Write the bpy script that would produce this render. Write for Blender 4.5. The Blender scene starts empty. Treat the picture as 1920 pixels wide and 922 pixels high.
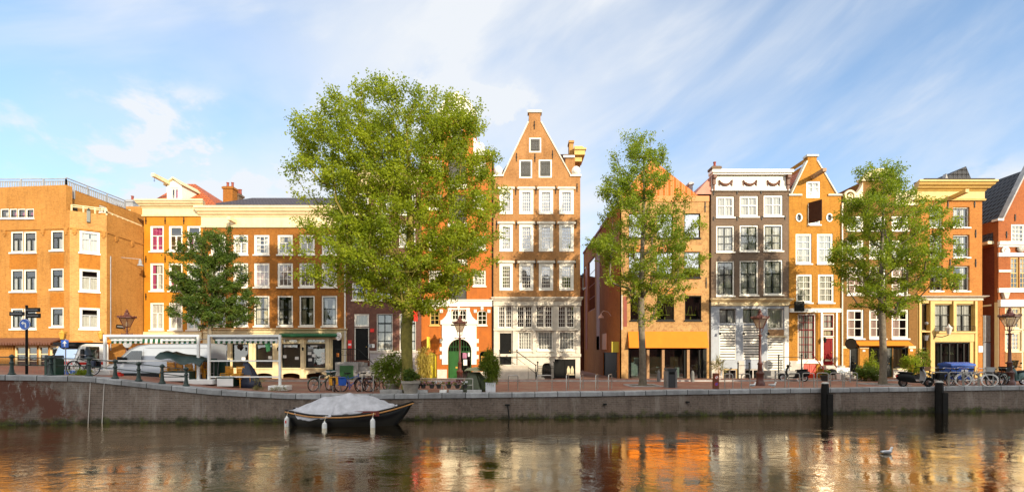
import bpy, math, random
import numpy as np
from mathutils import Vector, Matrix
rnd = random.Random(7)
R = math.radians
SC = bpy.context.scene
COL = SC.collection

# ------------------------------------------------------------------ camera
CAMZ, HOR, F = 1.92, 664.0, 900.0          # eye height over the quay, horizon row and focal length of the photograph
cam = bpy.data.cameras.new('camera'); cam_o = bpy.data.objects.new('camera', cam); COL.objects.link(cam_o)
cam_o.location = (0, 0, CAMZ); cam_o.rotation_euler = (R(90), 0, 0)
cam.sensor_width = 36; cam.lens = 36 * F / 1920; cam.shift_y = (HOR - 461) / 1920
cam.clip_start = 0.2; cam.clip_end = 2000
SC.camera = cam_o

# ------------------------------------------------------------------ sun and sky
SUN_L = Vector((-0.65, 1.0, -0.33)).normalized()          # the way the light travels
SUN_EL = math.asin(-SUN_L.z); SUN_AZ = math.atan2(-SUN_L.x, -SUN_L.y)
sun = bpy.data.lights.new('sun', 'SUN'); sun.energy = 2.75; sun.angle = R(0.5); sun.color = (1.0, 0.86, 0.64)
sun_o = bpy.data.objects.new('sun', sun); COL.objects.link(sun_o); sun_o.location = (30, -40, 60)
sun_o.rotation_euler = SUN_L.to_track_quat('-Z', 'Y').to_euler()
SC.view_settings.view_transform = 'Standard'; SC.view_settings.look = 'None'
SC.view_settings.exposure = 1.25; SC.view_settings.gamma = 1.0; SC.view_settings.use_curve_mapping = False
SC.render.engine = 'CYCLES'
cy = SC.cycles
cy.max_bounces = 6; cy.diffuse_bounces = 3; cy.glossy_bounces = 4; cy.transmission_bounces = 4; cy.transparent_max_bounces = 10
cy.caustics_reflective = False; cy.caustics_refractive = False; cy.use_denoising = True; cy.sample_clamp_indirect = 6.0
cy.use_adaptive_sampling = True; cy.adaptive_threshold = 0.015

world = bpy.data.worlds.new('World'); SC.world = world; world.use_nodes = True
def sky_nodes():
    nt = world.node_tree; N = nt.nodes; L = nt.links; N.clear()
    def nd(t, **k):
        n = N.new(t)
        for a, b in k.items(): setattr(n, a, b)
        return n
    def math_(op, a, b=None, c=None, clamp=False):
        n = nd('ShaderNodeMath', operation=op, use_clamp=clamp)
        for i, v in enumerate((a, b, c)):
            if v is None: continue
            if isinstance(v, (int, float)): n.inputs[i].default_value = v
            else: L.new(v, n.inputs[i])
        return n.outputs[0]
    def ramp(v, lo, hi):
        n = nd('ShaderNodeMapRange', interpolation_type='SMOOTHSTEP'); L.new(v, n.inputs[0])
        n.inputs[1].default_value = lo; n.inputs[2].default_value = hi
        return n.outputs[0]
    def comb(x, y, z=0.0):
        n = nd('ShaderNodeCombineXYZ')
        for i, v in enumerate((x, y, z)):
            if isinstance(v, (int, float)): n.inputs[i].default_value = v
            else: L.new(v, n.inputs[i])
        return n.outputs[0]
    def noise(vec, sc, det=5, rough=.55, dist=0.0):
        n = nd('ShaderNodeTexNoise'); n.inputs['Scale'].default_value = sc; n.inputs['Detail'].default_value = det
        n.inputs['Roughness'].default_value = rough; n.inputs['Distortion'].default_value = dist; L.new(vec, n.inputs['Vector'])
        return n.outputs[0]
    sky = nd('ShaderNodeTexSky', sky_type='NISHITA', sun_disc=False, sun_elevation=SUN_EL, sun_rotation=SUN_AZ)
    sky.air_density = 0.8; sky.dust_density = 0.4; sky.ozone_density = 3.6; sky.altitude = 0
    tc = nd('ShaderNodeTexCoord'); sp = nd('ShaderNodeSeparateXYZ'); L.new(tc.outputs['Generated'], sp.inputs[0])
    az = math_('ARCTAN2', sp.outputs[0], sp.outputs[1]); el = math_('ARCSINE', sp.outputs[2])
    def along(ang, sx, sy, off=0.0):       # sky angles turned so that x runs along the streaks
        c, s = math.cos(ang), math.sin(ang)
        u = math_('ADD', math_('MULTIPLY', az, c), math_('MULTIPLY', el, s))
        v = math_('SUBTRACT', math_('MULTIPLY', el, c), math_('MULTIPLY', az, s))
        return comb(math_('MULTIPLY', u, sx), math_('MULTIPLY', v, sy), off)
    def blob(a0, e0, ra, re):
        da = math_('DIVIDE', math_('SUBTRACT', az, a0), ra); de = math_('DIVIDE', math_('SUBTRACT', el, e0), re)
        d = math_('ADD', math_('MULTIPLY', da, da), math_('MULTIPLY', de, de))
        return math_('SUBTRACT', 1.0, ramp(d, 0.0, 1.0))
    # soft diagonal bands, a broad bright veil, low puffs
    st = noise(along(.40, 1.2, 3.8, 3.1), 1.4, 6, .54, .4)
    st2 = noise(along(.46, 2.2, 5.5, 7.7), 2.2, 6, .55, .5)
    streak = math_('ADD', math_('MULTIPLY', ramp(st, .40, .72), .62), math_('MULTIPLY', math_('MULTIPLY', ramp(st2, .48, .80), ramp(st, .34, .6)), .30))
    vn = noise(along(.3, 1.5, 2.4, 1.3), 1.4, 6, .52, .2)
    veil = math_('ADD', math_('MULTIPLY', blob(-.28, .30, .62, .44), 1.1), math_('MULTIPLY', blob(.04, .60, .55, .24), .9))
    veil = math_('ADD', veil, math_('MULTIPLY', blob(-.45, .10, .9, .2), .6))
    veil = math_('MULTIPLY', veil, ramp(vn, .16, .62))
    pn = noise(along(.1, 5.0, 8.0, 5.5), 1.5, 8, .58, .2)
    pmask = math_('ADD', math_('ADD', blob(-.56, .30, .34, .16), blob(-.22, .20, .34, .18)), math_('ADD', blob(.78, .17, .20, .13), blob(-.15, .42, .3, .14)))
    puff = math_('MULTIPLY', ramp(pn, .47, .66), math_('MINIMUM', pmask, 1.0))
    tot = math_('ADD', math_('ADD', math_('MULTIPLY', streak, .66), math_('MULTIPLY', veil, .50)), math_('MULTIPLY', puff, 1.0))
    low = math_('MULTIPLY', math_('SUBTRACT', 1.0, ramp(el, .0, .6)), .28)
    tot = math_('MINIMUM', math_('ADD', math_('ADD', tot, low), .17), .97)
    # unseen bright overcast added behind the viewer, round the sun, to lift the shade
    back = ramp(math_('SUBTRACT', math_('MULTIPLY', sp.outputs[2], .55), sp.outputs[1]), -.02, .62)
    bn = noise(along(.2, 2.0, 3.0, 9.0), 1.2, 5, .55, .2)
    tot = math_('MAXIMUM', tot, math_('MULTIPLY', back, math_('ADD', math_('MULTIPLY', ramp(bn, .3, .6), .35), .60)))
    tint = nd('ShaderNodeMix', data_type='RGBA', blend_type='MULTIPLY'); tint.inputs[0].default_value = 1; L.new(sky.outputs[0], tint.inputs[6]); tint.inputs[7].default_value = SKY_TINT
    cc = nd('ShaderNodeMix', data_type='RGBA'); L.new(back, cc.inputs[0]); cc.inputs[6].default_value = CLOUD; cc.inputs[7].default_value = CLOUD_FILL
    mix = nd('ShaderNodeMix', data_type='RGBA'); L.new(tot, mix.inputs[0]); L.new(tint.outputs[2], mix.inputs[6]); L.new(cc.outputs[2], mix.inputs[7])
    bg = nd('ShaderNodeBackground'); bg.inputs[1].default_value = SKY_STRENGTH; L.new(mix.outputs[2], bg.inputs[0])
    out = nd('ShaderNodeOutputWorld'); L.new(bg.outputs[0], out.inputs[0])
SKY_STRENGTH = 0.15
CLOUD = (2.50, 2.60, 2.73, 1); CLOUD_FILL = (5.0, 4.8, 4.45, 1); SKY_TINT = (.74, .93, .90, 1)
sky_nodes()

# ------------------------------------------------------------------ materials
M = {}
def _nt(name):
    m = bpy.data.materials.new(name); m.use_nodes = True
    nt = m.node_tree; b = nt.nodes['Principled BSDF']
    return m, nt, nt.nodes, nt.links, b
def _pos(N, L):
    g = N.new('ShaderNodeNewGeometry'); return g.outputs['Position']
def _noise(N, L, vec, scale, detail=4, rough=.6, sc3=None):
    if sc3:
        mp = N.new('ShaderNodeMapping'); mp.inputs['Scale'].default_value = sc3; L.new(vec, mp.inputs[0]); vec = mp.outputs[0]
    n = N.new('ShaderNodeTexNoise'); n.inputs['Scale'].default_value = scale; n.inputs['Detail'].default_value = detail
    n.inputs['Roughness'].default_value = rough; L.new(vec, n.inputs['Vector']); return n.outputs[0]
def _range(N, L, v, a, b, lo, hi):
    n = N.new('ShaderNodeMapRange'); L.new(v, n.inputs[0])
    for i, x in enumerate((a, b, lo, hi)): n.inputs[i + 1].default_value = x
    return n.outputs[0]
def _mix(N, L, f, a, b, mode='MIX'):
    n = N.new('ShaderNodeMix'); n.data_type = 'RGBA'; n.blend_type = mode
    for i, v in ((0, f), (6, a), (7, b)):
        if isinstance(v, (int, float)): n.inputs[i].default_value = v
        elif isinstance(v, tuple): n.inputs[i].default_value = (*v, 1)
        else: L.new(v, n.inputs[i])
    return n.outputs[2]
def paint(name, rgb, rough=.5, var=.18, scale=2.5, metal=0.0, bump=0.0, streak=.12, spec=.5):
    """a painted, plastered or plain surface with uneven tone and rain streaks"""
    m, nt, N, L, b = _nt(name); p = _pos(N, L)
    n1 = _noise(N, L, p, scale, 5); n2 = _noise(N, L, p, 1.0, 4, .6, (5, 5, .45))
    c = _mix(N, L, _range(N, L, n1, .3, .7, 0, 1), tuple(x * (1 - var) for x in rgb), tuple(min(1, x * (1 + var * .7)) for x in rgb))
    if streak: c = _mix(N, L, _range(N, L, n2, .5, .8, 0, streak * 2.2), c, tuple(x * .5 for x in rgb))
    L.new(c, b.inputs['Base Color']); b.inputs['Roughness'].default_value = rough; b.inputs['Metallic'].default_value = metal
    b.inputs['Specular IOR Level'].default_value = spec
    if bump:
        bp = N.new('ShaderNodeBump'); bp.inputs['Strength'].default_value = bump; bp.inputs['Distance'].default_value = .02
        L.new(_noise(N, L, p, 22, 4), bp.inputs['Height']); L.new(bp.outputs[0], b.inputs['Normal'])
    M[name] = m; return m
def brick(name, c1, c2, mortar, bw=.24, bh=.075, var=.3, mott=0.0, mcol=None, dirt=.3, ms=.011, offs=0.0, bias=0.0):
    m, nt, N, L, b = _nt(name); p = _pos(N, L)
    s = N.new('ShaderNodeSeparateXYZ'); L.new(p, s.inputs[0])
    a = N.new('ShaderNodeMath'); a.operation = 'ADD'; L.new(s.outputs[0], a.inputs[0]); L.new(s.outputs[1], a.inputs[1])
    k = N.new('ShaderNodeCombineXYZ'); L.new(a.outputs[0], k.inputs[0]); L.new(s.outputs[2], k.inputs[1])
    t = N.new('ShaderNodeTexBrick'); L.new(k.outputs[0], t.inputs['Vector'])
    t.inputs['Color1'].default_value = (*c1, 1); t.inputs['Color2'].default_value = (*c2, 1); t.inputs['Mortar'].default_value = (*mortar, 1)
    t.inputs['Scale'].default_value = 1; t.inputs['Mortar Size'].default_value = ms; t.inputs['Brick Width'].default_value = bw
    t.inputs['Row Height'].default_value = bh; t.inputs['Bias'].default_value = bias; t.inputs['Mortar Smooth'].default_value = .3
    c = t.outputs['Color']
    n1 = _noise(N, L, p, .55, 6, .65); n2 = _noise(N, L, p, 1.1, 5, .65, (3.0, 3.0, .35)); n3 = _noise(N, L, p, 9, 3)
    c = _mix(N, L, _range(N, L, n1, .36, .66, 0, min(.8, var*1.5)), c, tuple(x * .45 for x in c2), 'MIX')
    c = _mix(N, L, _range(N, L, n3, .3, .7, 0, .55), c, tuple(min(1, x * 1.35) for x in c1))
    c = _mix(N, L, _range(N, L, n2, .52, .78, 0, dirt), c, tuple(x * .3 for x in c2))
    if mott and mcol:
        n4 = _noise(N, L, p, 3.2, 6, .7); c = _mix(N, L, _range(N, L, n4, .48, .6, 0, mott), c, mcol)
    L.new(c, b.inputs['Base Color']); b.inputs['Roughness'].default_value = .85; b.inputs['Specular IOR Level'].default_value = .25
    bp = N.new('ShaderNodeBump'); bp.inputs['Strength'].default_value = .5; bp.inputs['Distance'].default_value = .01; bp.invert = True
    L.new(t.outputs['Fac'], bp.inputs['Height']); L.new(bp.outputs[0], b.inputs['Normal'])
    M[name] = m; return m
def glass(name, refl, tint=(.92, .96, .95), dark=(.02, .025, .03), opaque=0.0):
    """thin window glass: part mirror, part see-through"""
    m, nt, N, L, b = _nt(name); N.remove(b); out = N['Material Output']; p = _pos(N, L)
    tr = N.new('ShaderNodeBsdfTransparent'); tr.inputs[0].default_value = (*tint, 1)
    gl = N.new('ShaderNodeBsdfGlossy'); gl.inputs['Roughness'].default_value = .015; gl.inputs[0].default_value = (.95, .97, 1, 1)
    bp = N.new('ShaderNodeBump'); bp.inputs['Strength'].default_value = .06; bp.inputs['Distance'].default_value = .05
    L.new(_noise(N, L, p, 1.4, 2), bp.inputs['Height']); L.new(bp.outputs[0], gl.inputs['Normal'])
    f = N.new('ShaderNodeFresnel'); f.inputs[0].default_value = 1.5
    ad = N.new('ShaderNodeMath'); ad.operation = 'ADD'; ad.use_clamp = True; ad.inputs[1].default_value = refl; L.new(f.outputs[0], ad.inputs[0])
    mx = N.new('ShaderNodeMixShader'); L.new(ad.outputs[0], mx.inputs[0]); L.new(tr.outputs[0], mx.inputs[1]); L.new(gl.outputs[0], mx.inputs[2])
    L.new(mx.outputs[0], out.inputs[0]); M[name] = m; return m
def tiles(name, rgb, rgb2, w=.25, h=.3):
    """pantiles: rows of curved tiles from two waves"""
    m, nt, N, L, b = _nt(name); p = _pos(N, L)
    s = N.new('ShaderNodeSeparateXYZ'); L.new(p, s.inputs[0])
    def wave(v, per):
        q = N.new('ShaderNodeMath'); q.operation = 'MULTIPLY'; q.inputs[1].default_value = 2 * math.pi / per; L.new(v, q.inputs[0])
        r = N.new('ShaderNodeMath'); r.operation = 'SINE'; L.new(q.outputs[0], r.inputs[0]); return r.outputs[0]
    a = N.new('ShaderNodeMath'); a.operation = 'ADD'; L.new(s.outputs[0], a.inputs[0]); L.new(s.outputs[1], a.inputs[1])
    wx = wave(a.outputs[0], w); wz = wave(s.outputs[2], h)
    h_ = N.new('ShaderNodeMath'); h_.operation = 'ADD'; L.new(wx, h_.inputs[0]); L.new(wz, h_.inputs[1])
    n = _noise(N, L, p, 2.2, 5)
    c = _mix(N, L, _range(N, L, n, .3, .7, 0, 1), rgb, rgb2)
    c = _mix(N, L, _range(N, L, h_.outputs[0], -1.6, -.6, .6, 0), c, tuple(x * .3 for x in rgb))
    L.new(c, b.inputs['Base Color']); b.inputs['Roughness'].default_value = .55
    bp = N.new('ShaderNodeBump'); bp.inputs['Strength'].default_value = .8; bp.inputs['Distance'].default_value = .04
    L.new(h_.outputs[0], bp.inputs['Height']); L.new(bp.outputs[0], b.inputs['Normal']); M[name] = m; return m
def leafmat(name, a, b_, trans=.45):
    m, nt, N, L, b = _nt(name); out = N['Material Output']
    at = N.new('ShaderNodeAttribute'); at.attribute_name = 'tone'
    c = _mix(N, L, at.outputs['Fac'], a, b_)
    L.new(c, b.inputs['Base Color']); b.inputs['Roughness'].default_value = .5; b.inputs['Specular IOR Level'].default_value = .3
    t = N.new('ShaderNodeBsdfTranslucent'); c2 = _mix(N, L, .6, c, tuple(min(1, x * 1.6) for x in b_)); L.new(c2, t.inputs[0])
    mx = N.new('ShaderNodeMixShader'); mx.inputs[0].default_value = trans; L.new(b.outputs[0], mx.inputs[1]); L.new(t.outputs[0], mx.inputs[2])
    L.new(mx.outputs[0], out.inputs[0]); M[name] = m; return m

# walls
brick('tan_brick', (.43, .20, .045), (.34, .14, .024), (.42, .23, .08), var=.3, dirt=.4)
brick('pale_tan_brick', (.48, .26, .08), (.37, .165, .038), (.52, .33, .15), var=.3, dirt=.35)
brick('rust_brick_panel', (.40, .150, .018), (.32, .11, .012), (.34, .15, .03), var=.25, dirt=.3)
brick('warm_brick', (.39, .19, .065), (.29, .12, .035), (.40, .25, .13), var=.4, dirt=.4)
brick('brown_brick', (.31, .118, .018), (.225, .08, .012), (.24, .11, .035), var=.35, dirt=.4)
brick('plum_brick', (.15, .065, .045), (.10, .04, .032), (.16, .10, .08), var=.35, dirt=.3)
brick('grey_brick', (.165, .112, .076), (.115, .077, .053), (.17, .13, .10), var=.3, dirt=.3, mott=.25, mcol=(.20, .12, .07))
brick('yellow_brick', (.44, .20, .026), (.34, .135, .015), (.38, .19, .045), var=.3, dirt=.4)
brick('amber_brick', (.45, .18, .04), (.35, .12, .022), (.40, .19, .06), var=.3, dirt=.4)
brick('mottled_brick', (.47, .28, .105), (.38, .18, .055), (.46, .32, .19), var=.3, dirt=.2, mott=.55, mcol=(.22, .10, .04))
brick('olive_brick', (.23, .115, .03), (.17, .08, .02), (.2, .11, .04), var=.3)
brick('red_brick', (.36, .105, .028), (.27, .065, .018), (.34, .17, .08), var=.3); brick('alley_brick', (.38, .125, .024), (.28, .08, .016), (.28, .13, .05), var=.45)
brick('dark_red_brick', (.16, .035, .016), (.11, .024, .012), (.12, .05, .03), var=.4)
brick('near_brick', (.2, .08, .05), (.14, .05, .03), (.18, .12, .09))
paint('ochre_plaster', (.50, .19, .004), .7, .2, 1.2, streak=.2); paint('orange_plaster', (.42, .11, .004), .7, .22, 1.2, streak=.22)
paint('cream', (.74, .60, .36), .55, .10, 2, streak=.16); paint('yellow_cream', (.60, .39, .11), .55, .10, 2); paint('white', (.80, .76, .68), .45, .07, 2, streak=.08)
paint('warm_stone', (.62, .56, .47), .7, .16, 3, streak=.22); paint('pale_stone', (.52, .47, .42), .75, .2, 3, bump=.2); paint('lilac_stone', (.40, .37, .38), .75, .22, 3)
paint('blue_grey_paint', (.33, .36, .41), .6, .12, 2); paint('grey_stone', (.30, .29, .28), .8, .3, 3, bump=.3); paint('coping_stone', (.40, .395, .39), .8, .28, 2.4, bump=.3, streak=.1)
paint('orange_panel', (.60, .17, .004), .5, .08, 1.5); paint('awning_orange', (.70, .20, .002), .8, .08, 1.2, streak=.05); paint('rust_panel', (.24, .03, .008), .55, .25, 1.2)
paint('black_paint', (.006, .0065, .0065), .5, .3, 3, streak=0, spec=.15); paint('dark_green', (.012, .045, .03), .4, .25, 3, streak=0); paint('sash_dark', (.01, .014, .012), .45, .2, 3, streak=0, spec=.25)
paint('green_door', (.02, .10, .02), .4, .15, 3); paint('lime_door', (.50, .40, .01), .5, .1, 3); paint('red_door', (.20, .004, .006), .6, .15, 3, spec=.15); paint('red_hatch', (.55, .035, .008), .45, .12, 3)
paint('shutter_grey', (.06, .058, .052), .6, .2, 5); paint('shutter_brown', (.06, .022, .010), .7, .25, 5, spec=.15); paint('brown_board', (.16, .055, .006), .6, .12, 3)
paint('iron', (.008, .010, .010), .5, .3, 6, streak=0, spec=.25); paint('green_iron', (.016, .035, .03), .45, .3, 6, streak=0); paint('lamp_red', (.085, .022, .014), .4, .25, 6, streak=0)
paint('steel', (.42, .41, .38), .35, .2, 6, metal=.8, streak=.1); paint('zinc', (.30, .31, .33), .45, .2, 4); paint('gate_grey', (.20, .21, .24), .5, .15, 4)
paint('silver_paint', (.40, .44, .50), .3, .05, 1, metal=.2, streak=.03); paint('dark_plastic', (.010, .011, .013), .55, .2, 5, streak=0, spec=.2); paint('white_paint', (.78, .78, .76), .35, .05, 2, streak=.03)
paint('red_paint', (.60, .02, .01), .4, .1, 3, streak=0); paint('sign_red', (.80, .02, .01), .5, .06, 3, streak=0); paint('blue_paint', (.015, .10, .50), .4, .1, 3, streak=0); paint('sign_blue', (.01, .10, .48), .35, .05, 3, streak=0)
paint('orange_paint', (.70, .20, .01), .4, .1, 3, streak=0); paint('sign_yellow', (.72, .58, .06), .5, .06, 3, streak=0); paint('sign_white', (.80, .80, .78), .4, .05, 3, streak=0)
paint('chair_orange', (.80, .36, .02), .5, .2, 8, streak=0); paint('wood', (.32, .17, .07), .6, .3, 8); paint('bark', (.12, .095, .065), .9, .45, 4, bump=.8, streak=.3); paint('moss_bark', (.22, .18, .035), .9, .4, 4, bump=.8, streak=.35)
paint('grey_bark', (.17, .14, .10), .9, .4, 5, bump=.7, streak=.3)
paint('tarp_green', (.075, .095, .045), .5, .25, 3); paint('tarp_dark', (.012, .035, .032), .5, .25, 3); paint('tarp_navy', (.02, .03, .065), .5, .25, 3); paint('boat_cover', (.48, .48, .52), .6, .25, 3, bump=.8, streak=.06)
paint('hull', (.005, .005, .006), .35, .3, 2, streak=.05, spec=.25); paint('rub_wood', (.48, .22, .06), .5, .2, 5); paint('boat_red', (.14, .015, .01), .5, .2, 4)
paint('rubber', (.009, .009, .009), .7, .2, 6, streak=0, spec=.2); paint('chrome', (.62, .62, .64), .2, .05, 4, metal=1.0, streak=0); paint('magenta', (.42, .02, .16), .7, .1, 4, streak=0); paint('lace', (.66, .62, .58), .8, .12, 6, streak=.1)
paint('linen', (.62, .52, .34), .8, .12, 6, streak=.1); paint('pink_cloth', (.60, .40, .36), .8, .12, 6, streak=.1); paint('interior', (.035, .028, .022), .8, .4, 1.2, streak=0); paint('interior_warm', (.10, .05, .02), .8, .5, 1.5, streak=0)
paint('paper', (.72, .72, .70), .7, .05, 4, streak=0); paint('bird_white', (.75, .75, .75), .6, .06, 9, streak=0); paint('bird_grey', (.34, .35, .37), .6, .06, 9, streak=0); paint('beak', (.5, .2, .03), .5, .1, 9, streak=0)
paint('petal_pink', (.40, .16, .26), .6, .5, 9, streak=0); paint('soil_pot', (.03, .028, .028), .6, .3, 5, streak=0); paint('planter_white', (.62, .63, .66), .6, .12, 4, streak=.15); paint('planter_stone', (.33, .29, .24), .8, .25, 4, bump=.4, streak=.2)
paint('timber_black', (.008, .0075, .0075), .7, .4, 5, bump=.5, spec=.2); paint('timber_cap', (.50, .49, .46), .8, .25, 6); paint('blue_tub', (.015, .09, .42), .45, .12, 3, streak=.1); paint('bollard_grey', (.16, .16, .155), .8, .25, 5); paint('post_brown', (.16, .045, .018), .6, .3, 5)
paint('teal_paint', (.05, .11, .10), .3, .1, 3, streak=0); paint('lead_roof', (.16, .16, .17), .6, .25, 2); paint('awning_green', (.008, .10, .035), .7, .1, 3, streak=0); paint('gold', (.55, .32, .05), .4, .2, 5)
paint('swag_brown', (.14, .055, .03), .6, .3, 8); paint('crate_grey', (.45, .45, .45), .7, .15, 5); paint('bin_dark', (.03, .035, .04), .45, .15, 4, streak=.05); paint('bin_steel', (.25, .25, .25), .4, .15, 4, metal=.6)
paint('lantern_glass', (.72, .42, .20), .25, .1, 4, streak=0); paint('lantern_pale', (.62, .58, .52), .25, .1, 4, streak=0); paint('pink_roof', (.50, .20, .13), .6, .15, 2)
tiles('slate_tiles', (.045, .035, .038), (.075, .055, .055)); tiles('dark_tiles', (.022, .022, .026), (.04, .038, .042), .34, .36); tiles('orange_tiles', (.50, .115, .012), (.40, .08, .01)); tiles('brown_tiles', (.14, .055, .03), (.10, .04, .025)); tiles('orange_seam', (.60, .155, .008), (.52, .12, .006), .42, 50)
glass('glass', .10); glass('glass_sky', .55, (.7, .75, .78)); glass('glass_dark', .16, (.42, .52, .48)); glass('glass_car', .06, (.30, .34, .36)); glass('glass_old', .30, (.7, .76, .78))

# ------------------------------------------------------------------ mesh helpers
ORG = {}                                    # world position of every root, so parts can be written in world coordinates
def org(o):
    while o is not None:
        if o.name in ORG: return ORG[o.name]
        o = o.parent
    return Vector((0, 0, 0))
class MB:
    def __init__(s): s.v = []; s.f = []; s.mi = []; s.cur = 0; s.mat = None
    def add(s, vs, fs):
        n = len(s.v)
        if s.mat is not None: vs = [s.mat @ Vector(p) for p in vs]
        s.v += [tuple(p) for p in vs]; s.f += [tuple(i + n for i in f) for f in fs]; s.mi += [s.cur] * len(fs); return s
    def poly(s, *pts): return s.add(list(pts), [tuple(range(len(pts)))])
    def box(s, x0, x1, y0, y1, z0, z1):
        return s.add([(x0,y0,z0),(x1,y0,z0),(x1,y1,z0),(x0,y1,z0),(x0,y0,z1),(x1,y0,z1),(x1,y1,z1),(x0,y1,z1)],
                     [(0,3,2,1),(4,5,6,7),(0,1,5,4),(1,2,6,5),(2,3,7,6),(3,0,4,7)])
    def prism(s, pts, a0, a1, axis='y'):
        """a polygon pushed along an axis; pts in (x,z) for y, (y,z) for x, (x,y) for z"""
        k = {'y': lambda p, a: (p[0], a, p[1]), 'x': lambda p, a: (a, p[0], p[1]), 'z': lambda p, a: (p[0], p[1], a)}[axis]
        n = len(pts); vs = [k(p, a0) for p in pts] + [k(p, a1) for p in pts]
        return s.add(vs, [tuple(range(n)), tuple(range(2*n-1, n-1, -1))] + [(i, n+i, n+(i+1) % n, (i+1) % n) for i in range(n)])
    def tube(s, p, q, r0, r1=None, n=8, cap=True):
        p, q = Vector(p), Vector(q); r1 = r0 if r1 is None else r1; d = (q - p)
        if d.length < 1e-6: return s
        d.normalize(); a = d.orthogonal().normalized(); b = d.cross(a)
        vs = []
        for c, r in ((p, r0), (q, r1)):
            for i in range(n):
                t = 2 * math.pi * (i + .5) / n; vs.append(c + a * (r * math.cos(t)) + b * (r * math.sin(t)))
        fs = [(i, (i+1) % n, n + (i+1) % n, n + i) for i in range(n)]
        if cap: fs += [tuple(range(n-1, -1, -1)), tuple(range(n, 2*n))]
        return s.add(vs, fs)
    def path(s, pts, r, n=6):
        rs = r if isinstance(r, (list, tuple)) else [r] * len(pts)
        P = [Vector(p) for p in pts]; vs = []; a = None
        for i, p in enumerate(P):
            d = (P[min(i+1, len(P)-1)] - P[max(i-1, 0)]).normalized()
            if a is None: a = d.orthogonal().normalized()
            else:
                a = a - d * a.dot(d); a = a.normalized() if a.length > 1e-5 else d.orthogonal().normalized()
            b = d.cross(a)
            for k in range(n):
                t = 2 * math.pi * k / n; vs.append(p + a * (rs[i] * math.cos(t)) + b * (rs[i] * math.sin(t)))
        fs = []
        for i in range(len(P) - 1):
            for k in range(n): fs.append((i*n + k, i*n + (k+1) % n, (i+1)*n + (k+1) % n, (i+1)*n + k))
        fs += [tuple(range(n-1, -1, -1)), tuple(range((len(P)-1)*n, len(P)*n))]
        return s.add(vs, fs)
    def lathe(s, c, prof, n=14, cap=True, sx=1.0, sy=1.0, ph=0.0):
        vs = []; m = len(prof)
        for r, z in prof:
            for i in range(n):
                t = 2 * math.pi * i / n + ph; vs.append((c[0] + sx * r * math.cos(t), c[1] + sy * r * math.sin(t), c[2] + z))
        fs = [(j*n + i, j*n + (i+1) % n, (j+1)*n + (i+1) % n, (j+1)*n + i) for j in range(m-1) for i in range(n)]
        if cap: fs += [tuple(range(n-1, -1, -1)), tuple(range((m-1)*n, m*n))]
        return s.add(vs, fs)
    def ball(s, c, rx, ry=None, rz=None, n=12, m=7):
        ry = ry or rx; rz = rz or rx
        prof = [(math.sin(math.pi * (j + .02) / (m + .04)), -math.cos(math.pi * (j + .02) / (m + .04))) for j in range(m + 1)]
        vs = [(c[0] + rx * r * math.cos(2*math.pi*i/n), c[1] + ry * r * math.sin(2*math.pi*i/n), c[2] + rz * z) for r, z in prof for i in range(n)]
        fs = [(j*n + i, j*n + (i+1) % n, (j+1)*n + (i+1) % n, (j+1)*n + i) for j in range(m) for i in range(n)]
        return s.add(vs, fs + [tuple(range(n-1, -1, -1)), tuple(range(m*n, (m+1)*n))])
    def ring(s, c, R_, r, axis='y', n=24, k=6, a0=0.0, a1=2*math.pi):
        full = abs(a1 - a0) > 6.28; pts = []
        for i in range(n + (0 if full else 1)):
            t = a0 + (a1 - a0) * i / n; u, w = R_ * math.cos(t), R_ * math.sin(t)
            pts.append({'y': (c[0]+u, c[1], c[2]+w), 'x': (c[0], c[1]+u, c[2]+w), 'z': (c[0]+u, c[1]+w, c[2])}[axis])
        if full: pts.append(pts[0])
        return s.path(pts, r, k)
    def build(s, name, mats, parent=None, smooth=False, loc=None, bevel=0.0):
        me = bpy.data.meshes.new(name); o = bpy.data.objects.new(name, me); COL.objects.link(o)
        c = org(parent) if parent is not None else (Vector(loc) if loc is not None else Vector((0, 0, 0)))
        me.from_pydata([(x - c.x, y - c.y, z - c.z) for x, y, z in s.v], [], s.f)
        mats = mats if isinstance(mats, (list, tuple)) else [mats]
        for m in mats: me.materials.append(M[m] if isinstance(m, str) else m)
        if len(mats) > 1: me.polygons.foreach_set('material_index', s.mi)
        me.validate(); me.update()
        if smooth:
            me.polygons.foreach_set('use_smooth', [True] * len(me.polygons))
            try: me.set_sharp_from_angle(angle=R(38))
            except Exception: pass
        if bevel:
            b = o.modifiers.new('bevel', 'BEVEL'); b.width = bevel; b.segments = 2; b.limit_method = 'ANGLE'
        if parent is not None: o.parent = parent
        elif loc is not None: o.location = loc; ORG[o.name] = Vector(loc)
        return o
def tag(o, label=None, cat=None, group=None, kind=None):
    if label: o['label'] = label
    if cat: o['category'] = cat
    if group: o['group'] = group
    if kind: o['kind'] = kind
    return o
def thing(name, label, cat, loc=(0, 0, 0), group=None):
    o = bpy.data.objects.new(name, None); o.empty_display_size = .2; COL.objects.link(o); o.location = loc
    ORG[o.name] = Vector(loc); return tag(o, label, cat, group)
KIDS = {}
def kids(o): return [c for c in o.children]
def dup(root, loc, rz=0.0, label=None, scale=None, group=None):
    c = root.copy(); COL.objects.link(c); c.location = loc; c.rotation_euler = (0, 0, rz)
    if label: c['label'] = label
    if group: c['group'] = group
    if scale: c.scale = (scale,) * 3 if not isinstance(scale, tuple) else scale
    for k in list(root.children):
        a = k.copy(); COL.objects.link(a); a.parent = c
        for j in list(k.children):
            b = j.copy(); COL.objects.link(b); b.parent = a
    return c
def X(px, D=36.0): return (px - 960) * D / F
def Z(py, D=36.0): return CAMZ - (py - HOR) * D / F
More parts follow.
